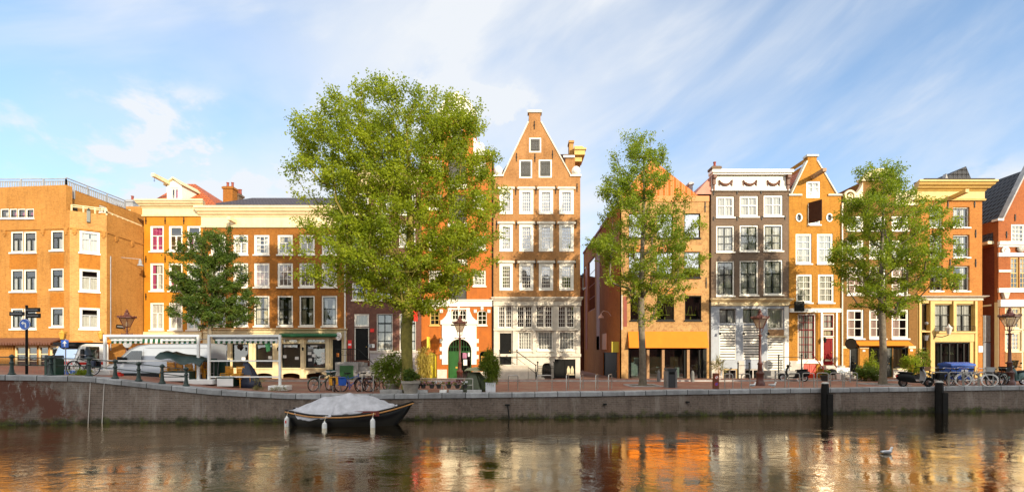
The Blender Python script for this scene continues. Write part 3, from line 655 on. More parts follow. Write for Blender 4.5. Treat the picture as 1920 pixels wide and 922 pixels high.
# ------------------------------------------------------------------ the houses, from west to east
WH = ('lace', 0, 1, 0, 1)
def tan_building():
    root = thing('corner_building', 'large tan brick corner building with a railed roof terrace and cafe at its foot', 'building', (-30, 32, .9))
    W = dict(frame='white', sash='sash_dark', fw=.09, rec=.03, bars='T', sill='frame')
    A = Facade(root, (X(0, 31.8), 31.8), (X(130, 31.3) - X(0, 31.8), 31.3 - 31.8))
    B = Facade(root, (X(130, 31.3), 31.3), (X(200, 32.4) - X(130, 31.3), 32.4 - 31.3))
    C = Facade(root, (X(200, 32.4), 32.4), (X(269, 36) - X(200, 32.4), 36 - 32.4))
    cur = [('lace', 0, .6, 0, .42), ('lace', 0, .6, .6, 1)]
    for y0, y1 in ((434, 473), (505, 546), (578, 616)):
        A.win(20, 43.5, y0, y1, curtain=cur, **W); A.win(44.2, 68, y0, y1, curtain=cur, **W)
        A.win(95, 119, y0-2, y1-4, curtain=[('lace', 0, .6, .3, 1)], **W)
    for p0, p1 in ((0, 17), (17.3, 32), (32.3, 47.5), (48, 63.5)): A.win(p0, p1, 391, 409, frame='white', sash='sash_dark', fw=.07, rec=.03, bars='one', curtain=('magenta' if p0 > 16 else 'lace', 0, .7, .3, 1))
    for y0, y1 in ((434, 474), (505, 546), (577, 616)):
        B.win(149, 187, y0, y1, curtain=[('lace', 0, .62 if y0 > 500 else 1, 0, .45), ('lace', 0, .62 if y0 > 500 else 1, .55, 1)], frame='white', sash='zinc', fw=.1, rec=.03, bars='T')
    # cafe front at the foot
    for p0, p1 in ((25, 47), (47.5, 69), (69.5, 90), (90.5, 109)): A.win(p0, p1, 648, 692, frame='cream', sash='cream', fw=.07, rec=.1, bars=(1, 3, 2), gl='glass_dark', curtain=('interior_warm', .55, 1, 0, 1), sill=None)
    top = A.z(349, A.u(60)); parapet = 11.3; L = A.u(-420); ua = A.u(130.2)
    A.wall([(.4, L, ua), (parapet, L, ua), (parapet, L, A.u(124)), (top, L, A.u(124))], 'tan_brick', depth=.4, seal=False, parapet=.4)
    lb = (B.o - C.o).length; B.wall([(.4, 0, lb), (parapet, 0, lb)], 'pale_tan_brick', depth=.4, seal=False, parapet=.4)
    lc = (Vector((X(269, 36), 36)) - C.o).length; C.wall([(-.2, 0, lc), (parapet+.15, 0, lc)], 'tan_brick', depth=.4, seal=False, parapet=.4)
    # set-back top storey and roof decks
    r = MB(); pa = [A.o + A.U*L, B.o, C.o, C.o + C.U*lc, Vector((-27.7, 48)), Vector((-50, 48))]; r.add([(p.x, p.y, parapet-.25) for p in pa], [tuple(range(6))]); r.build('roof_deck', 'lead_roof', root)
    D = Facade(root, (-29.45, 31.75), (.05, 4.4))
    D.win(186, 201, 386, 400, frame='white', sash='white', fw=.08, bars='two', curtain=('magenta', 0, 1, 0, 1))
    ld = 4.4; D.wall([(parapet-.3, 0, ld), (top, 0, ld)], 'tan_brick', name='upper_wall', depth=.3, seal=False)
    b = MB(); b.add([(-29.45, 31.75, top), (-29.4, 36.15, top), (-29.4, 48, top), (-50, 48, top), (-50, 33.5, top)], [(0, 1, 2, 3, 4)]); b.build('upper_roof', 'lead_roof', root)
    b = MB(); b.box(-29.45, -29.4, 36.15, 48, parapet-.3, top); b.box(-50, -27.7, 48, 48.1, -.5, top); b.build('rear_wall', 'tan_brick', root)
    st = D.mb(); st.box(-.15, .55, -.05, .2, top-.62, top-.02); st.build('corner_stone', 'coping_stone', root)
    # darker brick under the windows
    for f, spots in ((A, ((18, 70), (94, 120))), (B, ((148, 188),))):
        for p0, p1 in spots:
            for y0, y1 in ((476, 503), (549, 576)): f.slab('brick_panel', p0, p1, y0, y1, 'rust_brick_panel', .004, .05)
    # cornice line with small corbels
    for f, p0, p1, cs in ((A, 2, 129, (10, 82, 125)), (B, 131, 199, (140, 194)), (C, 201, 268, (217, 247))):
        u0, u1 = f.u(p0), f.u(p1); z = A.z(429.5, A.u(60)); b = f.mb(); b.box(u0, u1, -.06, .02, z-.05, z+.05)
        for q in cs:
            u = f.u(q); b.box(u-.11, u+.11, -.10, .02, z-.3, z-.052); b.box(u-.06, u+.06, -.08, .02, z-.42, z-.302)
        b.build('string_course', 'tan_brick', root)
    # balcony rail and roof rail
    def rail(p, q, z, h, step, mat, boards=True, name='roof_rail'):
        d = (q - p); n = max(1, int(d.length/step)); b = MB()
        for i in range(n+1):
            c = p + d*i/n; b.box(c.x-.035, c.x+.035, c.y-.035, c.y+.035, z, z+h)
        for k in (1.0, .72): b.tube((p.x, p.y, z+h*k), (q.x, q.y, z+h*k), .035, n=6)
        if boards:
            m = int(d.length/.16)
            for i in range(m):
                c = p + d*(i+.5)/m; b.box(c.x-.045, c.x+.045, c.y-.012, c.y+.012, z+.02, z+h*.7)
        return b.build(name, mat, root)
    rail(Vector((-46, 31.9)), Vector((-29.45, 31.7)), top, .52, 1.5, 'zinc'); rail(Vector((-29.45, 31.7)), Vector((-29.35, 36.4)), top-.02, .62, 1.5, 'zinc')
    rail(Vector((-28.9, 31.5)), Vector((C.o.x, C.o.y)), parapet, .42, .5, 'cream', False, 'balcony_rail'); rail(Vector((C.o.x, C.o.y)), Vector((-27.75, 35.9)), parapet+.13, .12, .5, 'cream', False, 'balcony_rail')
    # cafe canopy
    u0, u1 = A.u(-10), A.u(118); zc = A.z(640, A.u(60)); b = A.mb(); b.add([(u0, .02, zc+.25), (u1, .02, zc+.25), (u1, -.75, zc-.05), (u0, -.75, zc-.05), (u0, .02, zc+.17), (u1, .02, zc+.17), (u1, -.75, zc-.13), (u0, -.75, zc-.13)], [(0,1,2,3), (7,6,5,4), (0,4,5,1), (1,5,6,2), (2,6,7,3), (3,7,4,0)])
    n = 26
    for i in range(n): u = u0+(u1-u0)*(i+.5)/n; b.box(u-.06, u+.06, -.77, -.755, zc-.24, zc-.07)
    b.build('canopy', 'swag_brown', root)
    A.slab('plinth', -8, 128, 692, 716, 'warm_brick', .02, .1)
    # wall lanterns
    for f, px in ((A, 128), (B, 190)):
        u = f.u(px); z = f.z(630, u); b = f.mb(); b.tube((u, 0, z+.25), (u, -.4, z+.32), .025, n=6); b.lathe((u, -.4, z-.2), [(.09, 0), (.16, .35), (.20, .38), (.05, .52), (.02, .6)], 6); b.build('wall_lantern', 'gold', root)
    # bracket lamp over the side street face, sign plates, drain pipe
    u = C.u(238); z = C.z(488, u); b = C.mb(); b.tube((u-.55, 0, z+.1), (u, -.9, z+.1), .02, n=6); b.lathe((u, -.9, z-.38), [(.20, 0), (.17, .08), (.11, .14), (.10, .36), (.05, .42), (.02, .5)], 10); b.build('bracket_lamp', 'zinc', root)
    u = C.u(206); b = C.mb(); b.tube((u, -.05, 2.2), (u, -.05, C.z(480, u)), .03, n=6); b.build('cable_pipe', 'zinc', root)
    u = C.u(226); z = C.z(612, u); b = C.mb(); b.box(u-.42, u+.42, -.03, -.004, z-.13, z+.13); b.cur = 1; b.box(u-.36, u+.36, -.034, -.031, z-.035, z+.035); b.build('street_plate', ['black_paint', 'zinc'], root)
    u = B.u(166); z = B.z(407, u); b = B.mb(); b.box(u-.08, u+.1, -.16, -.003, z-.35, z+.4); b.lathe((u+.02, -.12, z+.4), [(.09, 0), (.07, .12), (.02, .16)], 8); b.build('wall_statue', 'green_iron', root)

def back_house():
    root = thing('brick_house', 'small brick house end with a dark sloping roof between corner building and orange house', 'house', (X(250, 42), 42, 0))
    f = Facade(root, (0, 42)); u0, u1 = f.u(222), f.u(290); zt = f.z(387); f.win(236, 245, 392, 412, frame='cream', sash='white', fw=.08, bars='two')
    f.wall([(-.2, u0, u1), (zt, u0, u1)], 'tan_brick', depth=5)
    b = f.mb(); b.prism([(u0-.1, zt+.002), (u1+.1, zt-1.8), (u1+.1, zt-1.6), (u0-.1, zt+.22)], -.15, 5); b.build('roof', 'brown_tiles', root)
    chimney(f, 236, 249, 374, 389, .4, 'zinc', 1, root)

def orange_house():
    root = thing('orange_house', 'ochre orange plastered house with cream cornice and white roof dormer', 'house', (X(326), 36, 0)); f = Facade(root)
    cols = ((281, 307), (316, 342), (350, 376)); W = dict(frame='white', sash='white', fw=.10, rec=.05, bars='TT')
    k = [[('magenta', 0, 1, 0, 1)], [('interior_warm', 0, .4, 0, 1)], [('magenta', 0, .62, .1, .35)]]
    for (y0, y1), cu in zip(((423, 471), (493, 545), (567, 618)), (k, [[('magenta', 0, 1, 0, .3), WH[:3] + (.35, .8)], [('magenta', 0, .65, 0, .25)], [WH]], [[WH], [WH], [WH]])):
        for (a, b), c in zip(cols, cu): f.win(a, b, y0, y1, curtain=c, **W)
    f.win(284, 322, 646, 700, frame='cream', sash='cream', bars=(3, 2, 1), gl='glass_dark'); f.door(335, 358, 640, 710, mat='blue_paint', frame='cream')
    z = f.z(388); u0, u1 = f.u(270), f.u(380); f.wall([(-.3, u0, u1), (z, u0, u1)], 'ochre_plaster')
    f.cornice(269, 381, 377, 406, 'cream', .55)
    f.slab('shop_fascia', 270.5, 379.5, 622, 638, 'cream', .12)
    f.anchors([(274, 414), (310, 414), (345, 414), (274, 486), (310, 486), (274, 556)], .5)
    b = f.mb(); zr = f.z(341, 0, 4); b.add([(u0, -.1, z), (u1+1.2, -.1, z), (u1+1.2, 9, z), (u0, 9, z), (f.u(366, 4.5), 4.5, zr), (f.u(340, 4.5), 4.5, zr)], [(0, 1, 4, 5), (1, 2, 4), (2, 3, 5, 4), (3, 0, 5)]); b.build('roof', 'orange_tiles', root)
    d = Facade(root, (0, 36.5)); a0, a1 = d.u(313), d.u(341); zb, zt, zp = d.z(378), d.z(348), d.z(337)
    d.win(319, 335, 352, 374, frame='white', sash='white', fw=.07, bars='two', curtain=('magenta', 0, 1, .55, 1), sill=None)
    d.wall([(zb-.3, a0, a1), (zt, a0, a1), (zp, (a0+a1)/2-.18, (a0+a1)/2+.18)], 'white', name='dormer', depth=3, parapet=3, seal=False)
    hoist(d, 316, 343, 1.6, 'cream', .2, parent=None)
    b = d.mb(); b.prism([(a0-.15, zt-.02), (a0-.15, zt+.08), ((a0+a1)/2, zp+.16), (a1+.15, zt+.08), (a1+.15, zt-.02), ((a0+a1)/2, zp+.04)], -.2, 3); b.build('dormer_roof', 'cream', root)

def brown_house():
    root = thing('brown_house', 'long brown brick house over a green awning cafe, under the big tree', 'house', (X(515), 36, 0)); f = Facade(root)
    cols = ((395, 423), (437, 465), (476, 505), (520, 549), (561, 590), (603, 632)); rn = random.Random(3)
    for r, (y0, y1) in enumerate(((440, 477), (493, 538), (554, 611))):
        for i, (a, b) in enumerate(cols):
            cu = [('pink_cloth', 0, 1, 0, 1)] if r == 1 and i > 1 else ([('lace', 0, .9, 0, .3), ('lace', 0, .9, .7, 1)] if rn.random() < .5 else [('linen', 0, 1, 0, .38), ('linen', 0, 1, .62, 1)])
            f.win(a, b, y0, y1, frame='white', sash='white' if r < 2 else 'sash_dark', fw=.11, rec=.05, bars=('TT', (3, 3, 2), 'rail')[r] if not (r == 0 and i == 2) else (3, 4, 2), curtain=cu)
    for i, (a, b) in enumerate(((402, 428), (435, 466), (479, 511), (528, 563), (573, 610))):
        f.win(a, b, 634, 643.5, frame='cream', sash='cream', fw=.05, rec=.06, bars='one', gl='glass', curtain=('linen', 0, 1, 0, 1), sill=None)
        f.win(a, b, 644, 689, frame='sash_dark', sash='sash_dark', fw=.05, rec=.08, bars='one', gl='glass_dark', sill='cream')
        u0, u1, z0, z1 = f.r((a+1, b-1, 699, 711)); f.hole(arch(u0, u1, z0, z1, .18))
    f.door(621, 642, 634, 709, mat='black_paint', frame='cream', panels=3)
    z = f.z(396); u0, u1 = f.u(380.2), f.u(650)
    # upper brown brick over the painted cafe front
    H = list(f.holes); zf = f.z(617)
    f.holes = [h for h in H if h[0][0] > zf]; td = f.todo; f.todo = []
    f.wall([(zf, u0, u1), (z, u0, u1)], 'brown_brick'); f.holes = [h for h in H if h[0][0] < zf]; f.todo = td
    f.wall([(-.3, u0, u1), (zf-.003, u0, u1)], 'cream', name='cafe_front', inner='interior_warm', back=1.1)
    f.cornice(379, 652, 389, 427, 'cream', .55); f.cornice(381, 650, 616, 624, 'cream', .3, name='fascia')
    for p in (392, 431, 471, 519, 568, 615): f.slab('pilaster', p-3.4, p+3.4, 632, 712, 'cream', .09)
    hoist(f, 442, 416, .9, 'cream', .15)
    b = f.mb(); b.add([(u0-.2, -.3, z+.3), (u1, -.3, z+.3), (u1, 3.5, f.z(371, 0, 3.5)), (u0+1.8, 3.5, f.z(371, 0, 3.5)), (u0-.2, 9, z+.3), (u1, 9, z+.3)], [(0, 1, 2, 3), (0, 3, 4), (3, 2, 5, 4), (1, 5, 2)]); b.build('roof', 'slate_tiles', root)
    chimney(f, 418, 436, 349, 390, 4.2, 'brown_brick', 2); chimney(f, 440, 448, 362, 392, 5.0, 'grey_brick', 3)
    b = f.mb(); b.box(f.u(530), f.u(637), -.42, .0, f.z(632), f.z(625.5)); b.tube((f.u(529), -.42, f.z(629)), (f.u(637.5), -.42, f.z(629)), .13, n=10); b.build('awning', 'awning_green', root)
    u = f.u(640); zz = f.z(630.5); b = f.mb(); b.mat = f.m @ Matrix.Translation((u, -.55, zz)) @ Matrix.Rotation(R(-35), 4, 'Z'); b.prism([(.30*math.cos(t), .30*math.sin(t)) for t in [2*math.pi*i/22 for i in range(22)]], -.05, .05); b.cur = 1
    b.ring((0, -.055, 0), .17, .018, 'y', 18, 4); b.prism([(-.12, -.03), (.12, -.03), (.12, .03), (-.12, .03)], -.062, -.051); b.build('round_sign', ['sign_white', 'zinc'], root)
    b = f.mb(); b.tube((f.u(647.5), -.07, .2), (f.u(647.5), -.07, z-.5), .06, n=8); b.build('drain_pipe', 'white', root)
    pb = [(533, 668), (556, 671), (580, 662), (588, 666), (581, 674), (605, 663), (606, 670), (606, 677), (456, 672), (506, 670)]
    for px, py in pb: uu = f.u(px, .06); zz = f.z(py, uu, .06); b = f.mb(); b.box(uu-.14, uu+.14, .105, .108, zz-.11, zz+.11); b.build('notice', 'paper', root)
    for i in range(2):
        p = (540, 588)[i]; uu = f.u(p, .06); zz = f.z(648.5, uu, .06); b = f.mb(); b.box(uu-.26, uu+.26, .105, .108, zz-.06, zz+.06); b.build('transom_label', 'paper', root)
    b = f.mb(); uu = f.u(633); zz = f.z(665); b.box(uu-.09, uu+.09, .06, .078, zz-.14, zz+.14); b.build('door_notice', 'orange_paint', root)
    for px in (455, 524, 570): u = f.u(px); zz = f.z(652); b = f.mb(); b.box(u-.03, u+.03, -.2, -.092, zz-.03, zz+.03); b.lathe((u, -.22, zz-.2), [(.05, 0), (.08, .2), (.02, .28)], 6); b.build('wall_lantern', 'black_paint', root)
    # green cloth flags hanging from the awning
    for px in (421, 509): u = f.u(px); b = f.mb(); b.poly((u-.28, -.6, f.z(634)), (u+.24, -.62, f.z(634)), (u+.18, -.55, f.z(657)), (u-.05, -.6, f.z(660))); b.poly((u-.28, -.605, f.z(634)), (u-.05, -.605, f.z(660)), (u+.18, -.555, f.z(657)), (u+.24, -.625, f.z(634))); b.build('flag', 'awning_green', root)

def plum_house():
    root = thing('plum_house', 'dark plum brick house with pale stone base behind the big tree trunk', 'house', (X(720), 36, 0)); f = Facade(root)
    W = dict(frame='white', sash='sash_dark', fw=.09, rec=.05, bars='T')
    for y0, y1 in ((362, 402), (420, 462), (478, 520), (536, 562)):
        for a, b in ((660, 691), (704, 735), (748, 779)): f.win(a, b, y0 if y0 != 536 else 530, y1, curtain=[('lace', 0, 1, 0, .4), ('lace', 0, 1, .62, 1)], **W)
    for a, b in ((706, 736), (749, 780)): f.win(a, b, 588, 657, frame='white', sash='sash_dark', fw=.06, bars=(2, 4, 3), bar=.06, curtain=[('lace', 0, 1, .04, .48), ('lace', 0, 1, .52, .97)])
    f.win(664, 692, 588, 612, frame='white', sash='white', fw=.09, bars='one', curtain=('linen', 0, 1, 0, 1), sill=None)
    f.door(664, 692, 613, 675, mat='black_paint', frame='white', panels=2)
    z = f.z(335); u0, u1 = f.u(650.2), f.u(790); f.wall([(-.3, u0, u1), (z, u0, u1)], 'plum_brick'); f.cornice(649, 791, 324, 348, 'cream', .45)
    b = f.mb(); b.add([(u0, -.2, z+.4), (u1, -.2, z+.4), (u1, 4, z+2.4), (u0, 4, z+2.4), (u0, 9, z+.2), (u1, 9, z+.2)], [(0, 1, 2, 3), (3, 2, 5, 4), (0, 3, 4), (1, 5, 2)]); b.build('roof', 'slate_tiles', root)
    f.slab('base', 694, 787, 660, 716, 'lilac_stone', .08); f.slab('base_band', 694, 788, 657, 661.5, 'pale_stone', .14)
    b = f.mb(); b.box(f.u(776), f.u(786), -.75, -.60, f.z(603), f.z(583)); b.tube((f.u(781), -.6, f.z(590)), (f.u(781), 0, f.z(590)), .03, n=6); b.build('projecting_sign', 'sign_red', root)
    for px, py, m, hh in ((656, 645, 'sign_red', .3), (698, 619, 'sign_red', .13), (699, 648, 'sign_white', .14), (694, 648, 'zinc', .12)):
        u = f.u(px); zz = f.z(py); b = f.mb(); b.box(u-.14, u+.14, -.03, -.004, zz-hh, zz+hh)
        if hh == .3: b.cur = 1; b.box(u-.11, u+.11, -.034, -.031, zz-.09, zz+.05)
        b.build('wall_sign', [m, 'sign_white'], root)
    # stoop of stone steps with an iron railing and a green hatch
    b = f.mb(); a, c = f.u(642), f.u(683); b.box(a, c, -1.5, -.02, 0, f.z(678)); nst = 5
    for i in range(nst): b.box(c+.002, c+.28*(nst-i), -1.3, -.09, f.z(678)*i/nst*.98 + (.002 if i else -.2), f.z(678)*(i+1)/nst*.96)
    b.build('stoop', 'grey_stone', root); b = f.mb(); b.box(f.u(651), f.u(675), -1.56, -1.505, .05, f.z(684)); b.build('hatch', 'green_door', root)
    b = f.mb(); zt = f.z(678)
    for i in range(13): u = a+(c-a)*i/12; b.tube((u, -1.42, zt), (u, -1.42, zt+.95), .014, n=5)
    b.tube((a, -1.42, zt+.95), (c, -1.42, zt+.95), .025, n=6); b.tube((c, -1.42, zt+.95), (c+1.4, -1.42, .95), .025, n=6); b.tube((a, -1.42, zt+.5), (c, -1.42, zt+.5), .014, n=5)
    for i in range(3): b.ring((a+.4+i*.5, -1.42, zt+.7), .14, .012, 'y', 12, 4)
    b.build('railing', 'iron', root)

def warehouse():
    root = thing('orange_warehouse', 'orange plastered warehouse house with white neck gable and white arched doorway', 'house', (X(857), 36, 0)); f = Facade(root)
    c = f.u(857); W = dict(frame='white', sash='white', fw=.10, rec=.05, bars=(3, 4, 2), curtain=('lace', .1, 1, .1, .9))
    for y0, y1 in ((300, 328), (365, 392), (442, 468), (507, 536)):
        f.win(804, 828, y0, y1, **W); f.win(887, 911, y0, y1, **W)
    for y0, y1 in ((298, 345), (365, 416), (434, 486), (512, 562)): f.door(841, 875, y0, y1, mat='shutter_grey', frame=None, panels=1, handle=None, leaves=2, name='loading_shutter', rec=.12)
    f.door(846, 868, 238, 272, mat='shutter_grey', frame='white', panels=1, handle=None, leaves=2, name='loading_shutter')
    def aw(a, b, y0, y1, fr, rise=None, **k):
        u0, u1, z0, z1 = f.r((a, b, y0, y1)); f.win_m(u0, u1, z0, z1, prof=arch(u0, u1, z0, z1, rise), frame=fr, fw=.07, sash=fr, bars=(2, 3, 0), **k)
    aw(806, 824, 582, 609, 'yellow_cream', .16); aw(895, 913, 582, 609, 'white', .16); aw(847, 860, 580, 608, 'white'); aw(861, 874, 580, 608, 'white')
    u0, u1, z0, z1 = f.r((840, 884, 635, 712)); f.hole(arch(u0, u1, z0, z1))
    def portal():
        b = f.mb(); b.box(u0+.02, (u0+u1)/2-.02, .1, .16, .08, f.z(660)); b.box(u0+.2, (u0+u1)/2-.2, .08, .099, .5, 1.9); b.box(u0+.12, u0+.2, .06, .098, .2, 2.0); D_ = b.build('door', 'green_door', root)
        b = f.mb(); b.box(c-.12, c+.03, .05, .08, f.z(690), f.z(687)); b.build('letter_slot', 'gold', D_)
        b = f.mb(); b.box((u0+u1)/2-.02, (u0+u1)/2+.06, .08, .17, .05, f.z(659)); b.box(u1-.1, u1-.02, .08, .17, .05, f.z(660)); b.box(u0, u1, .07, .17, f.z(660), f.z(658)); 
        for i in range(1, 9): q = u0+(u1-u0)*i/9; h = math.sqrt(max(0, ((u1-u0)/2)**2-(q-c-.2)**2)) if abs(q-(u0+u1)/2) < (u1-u0)/2 else 0; b.box(q-.015, q+.015, .1, .13, f.z(658), z1-.88+math.sqrt(max(0, .84**2-(q-(u0+u1)/2)**2)))
        b.box(u0, u1, .1, .13, f.z(650), f.z(649)); b.build('fanlight', 'green_door', root)
        b = f.mb(); b.poly((u0, .15, .05), (u1, .15, .05), (u1, .15, z1), (u0, .15, z1)); b.build('pane', 'glass_dark', root)
        for px, py, m, w, h in ((871, 666, 'petal_pink', .15, .2), (872, 679, 'paper', .14, .22), (880, 664, 'paper', .12, .16)): u = f.u(px); zz = f.z(py); b = f.mb(); b.box(u-w, u+w, .136, .14, zz-h, zz+h); b.build('notice', m, root)
    f.todo.append(portal)
    for a, b_, y0, y1, m in ((802, 819, 660, 713, 'lime_door'), (899, 914, 658, 684, 'sash_dark')):
        q0, q1, w0, w1 = f.r((a, b_, y0, y1)); pr = arch(q0, q1, w0, w1)
        if m == 'lime_door': f.door_m(q0, q1, w0, w1, mat=m, prof=pr, panels=1, name='low_door')
        else:
            f.win_m(q0, q1, w0, w1, prof=pr, frame=m, fw=.06, bars='one', gl='glass_dark', sf=0)
            def pic(): u = f.u(906); zz = f.z(672); b = f.mb(); b.box(u-.16, u+.16, .06, .08, zz-.2, zz+.2); b.cur = 1; b.box(u-.11, u+.11, .05, .058, zz-.14, zz+.14); b.build('menu_frame', ['gold', 'brown_board'], root)
            f.todo.append(pic)
    L, Rr = f.u(790.2), f.u(924.6); zs = f.z(292); nk0, nk1 = f.u(826), f.u(888); zn = f.z(222)
    f.wall([(-.3, L, Rr), (zs, L, Rr), (zs, nk0, nk1), (zn, nk0, nk1)], 'orange_plaster')
    gable_roof(f, L+.1, Rr-.1, zs-.1, c, f.z(225), 'orange_tiles')
    # white gable head: blocks, curved pediment, side scrolls
    b = f.mb(); b.box(nk0-.18, nk1+.18, -.16, .4, zn, zn+.22); b.box(nk0-.22, nk0+.1, -.2, .4, zn+.22, zn+.6); b.box(nk1-.1, nk1+.22, -.2, .4, zn+.22, zn+.6)
    n = 16; w = (nk1-nk0)/2
    pts = [(c-w*.92*math.cos(math.pi*i/n), zn+.22+1.22*math.sin(math.pi*i/n)) for i in range(n+1)]; b.prism(pts, -.1, .35)
    for i in range(n): (ua, za), (ub, zb) = pts[i], pts[i+1]; b.prism([(ua, za), (ub, zb), (c+(ub-c)*1.12, zb+.14), (c+(ua-c)*1.12, za+.14)], -.24, .38)
    b.prism([(c-.3, zn+1.44), (c+.3, zn+1.44), (c+.2, zn+1.75), (c, zn+1.95), (c-.2, zn+1.75)], -.16, .3); b.build('gable_head', 'white', root)
    b = f.mb()
    for d in (-1, 1):
        e = nk0 if d < 0 else nk1; o = L if d < 0 else Rr; b.box(min(e, o), max(e, o), -.1, .4, zs, zs+.16); pts = [(e, zs+.16), (e+d*(abs(o-e)-.1), zs+.16)]
        for i in range(9): t = i/8; pts.append((e+d*(abs(o-e)-.1)*(1-t)**2, zs+.16+1.9*t*t + .25*math.sin(math.pi*t)))
        b.prism(pts, -.07, .3); scroll(b, e+d*.42, zs+.62, .38, d)
    b.build('gable_scroll', 'white', root)
    for p in ((840, 876, 487, 497), (840, 876, 418, 428), (840, 876, 346, 355), (792, 924, 563, 574.5)): f.slab('stone_band', *p, 'white', .08)
    f.slab('stone_band', 792, 924, 561.5, 563.2, 'white', .16)
    # white rusticated portal with stepped shoulders
    b = f.mb(); zt, ar = f.z(608), 1.0; a0, a1 = f.u(829), f.u(893.5); cc = (u0+u1)/2; r = (u1-u0)/2; zc = z1-r
    for i in range(12):
        t0, t1 = math.pi*i/12, math.pi*(i+1)/12; p0 = (cc-r*math.cos(t0), zc+r*math.sin(t0)); p1 = (cc-r*math.cos(t1), zc+r*math.sin(t1)); q = lambda p: (min(max(cc+(p[0]-cc)*2.2, a0), a1), zt if abs(p[0]-cc) < .97*r else p[1])
        b.prism([p0, p1, (q(p1)[0], zt), (q(p0)[0], zt)] if 0 < i < 11 else ([p0, p1, (q(p1)[0], zt), (a0, zt), (a0, p0[1])] if i == 0 else [p0, p1, (a1, p1[1]), (a1, zt), (q(p0)[0], zt)]), -.09, .02)
    b.box(a0, u0, -.09, .02, f.z(683), zc); b.box(u1, a1, -.09, .02, f.z(683), zc)
    for i in range(6):
        zz = f.z(680)+i*.3; 
        if i % 2: b.box(a0-.16, a0-.002, -.088, .02, zz, zz+.3); b.box(a1+.002, a1+.16, -.088, .02, zz, zz+.3)
    b.box(a0-.1, a1+.1, -.16, .02, zt+.002, zt+.32); b.build('portal', 'white', root)
    b = f.mb(); b.box(f.u(840), f.u(846.6), -.085, .02, zt+.325, f.z(577)); b.box(f.u(874.4), f.u(881), -.085, .02, zt+.325, f.z(577)); b.box(f.u(846.7), f.u(874.3), -.08, .02, f.z(580), f.z(577.5)); b.box(f.u(859.5), f.u(861), -.07, .02, f.z(608), f.z(578))
    for d, e in ((-1, f.u(840)), (1, f.u(881))): b.prism([(e, zt+.33), (e+d*.45, zt+.33), (e+d*.18, zt+.6), (e, zt+1.0)], -.07, .02)
    b.box(f.u(858), f.u(862), -.1, .02, f.z(577.4), f.z(570)); b.build('portal_crown', 'white', root)
    for p in (815, 904): 
        u = f.u(p)
        for q0, q1, y0, y1 in ((u-.1, u+.1, 581, 575), (u-.62, u-.40, 586, 580), (u+.40, u+.62, 586, 580)): b = f.mb(); b.box(q0, q1, -.07, .02, f.z(y0), f.z(y1)); b.build('keystone', 'white', root)
    f.slab('plinth', 791, 801, 692, 714, 'warm_stone', .05); f.slab('plinth', 820, 838, 692, 714, 'warm_stone', .05); f.slab('plinth', 886, 924, 696, 714, 'warm_stone', .05)
    u = f.u(806); b = f.mb(); b.box(u-.06, u+.06, -.95, -.2, f.z(652), f.z(632)); b.tube((u, -.3, f.z(636)), (u, .02, f.z(636)), .03, n=6); b.build('projecting_sign', 'sign_yellow', root)
    b = f.mb(); b.tube((f.u(924), -.06, 0), (f.u(924), -.06, zs), .05, n=8); b.build('drain_pipe', 'black_paint', root)
    hoist(f, 857, 232, 1.3, 'white', .3)

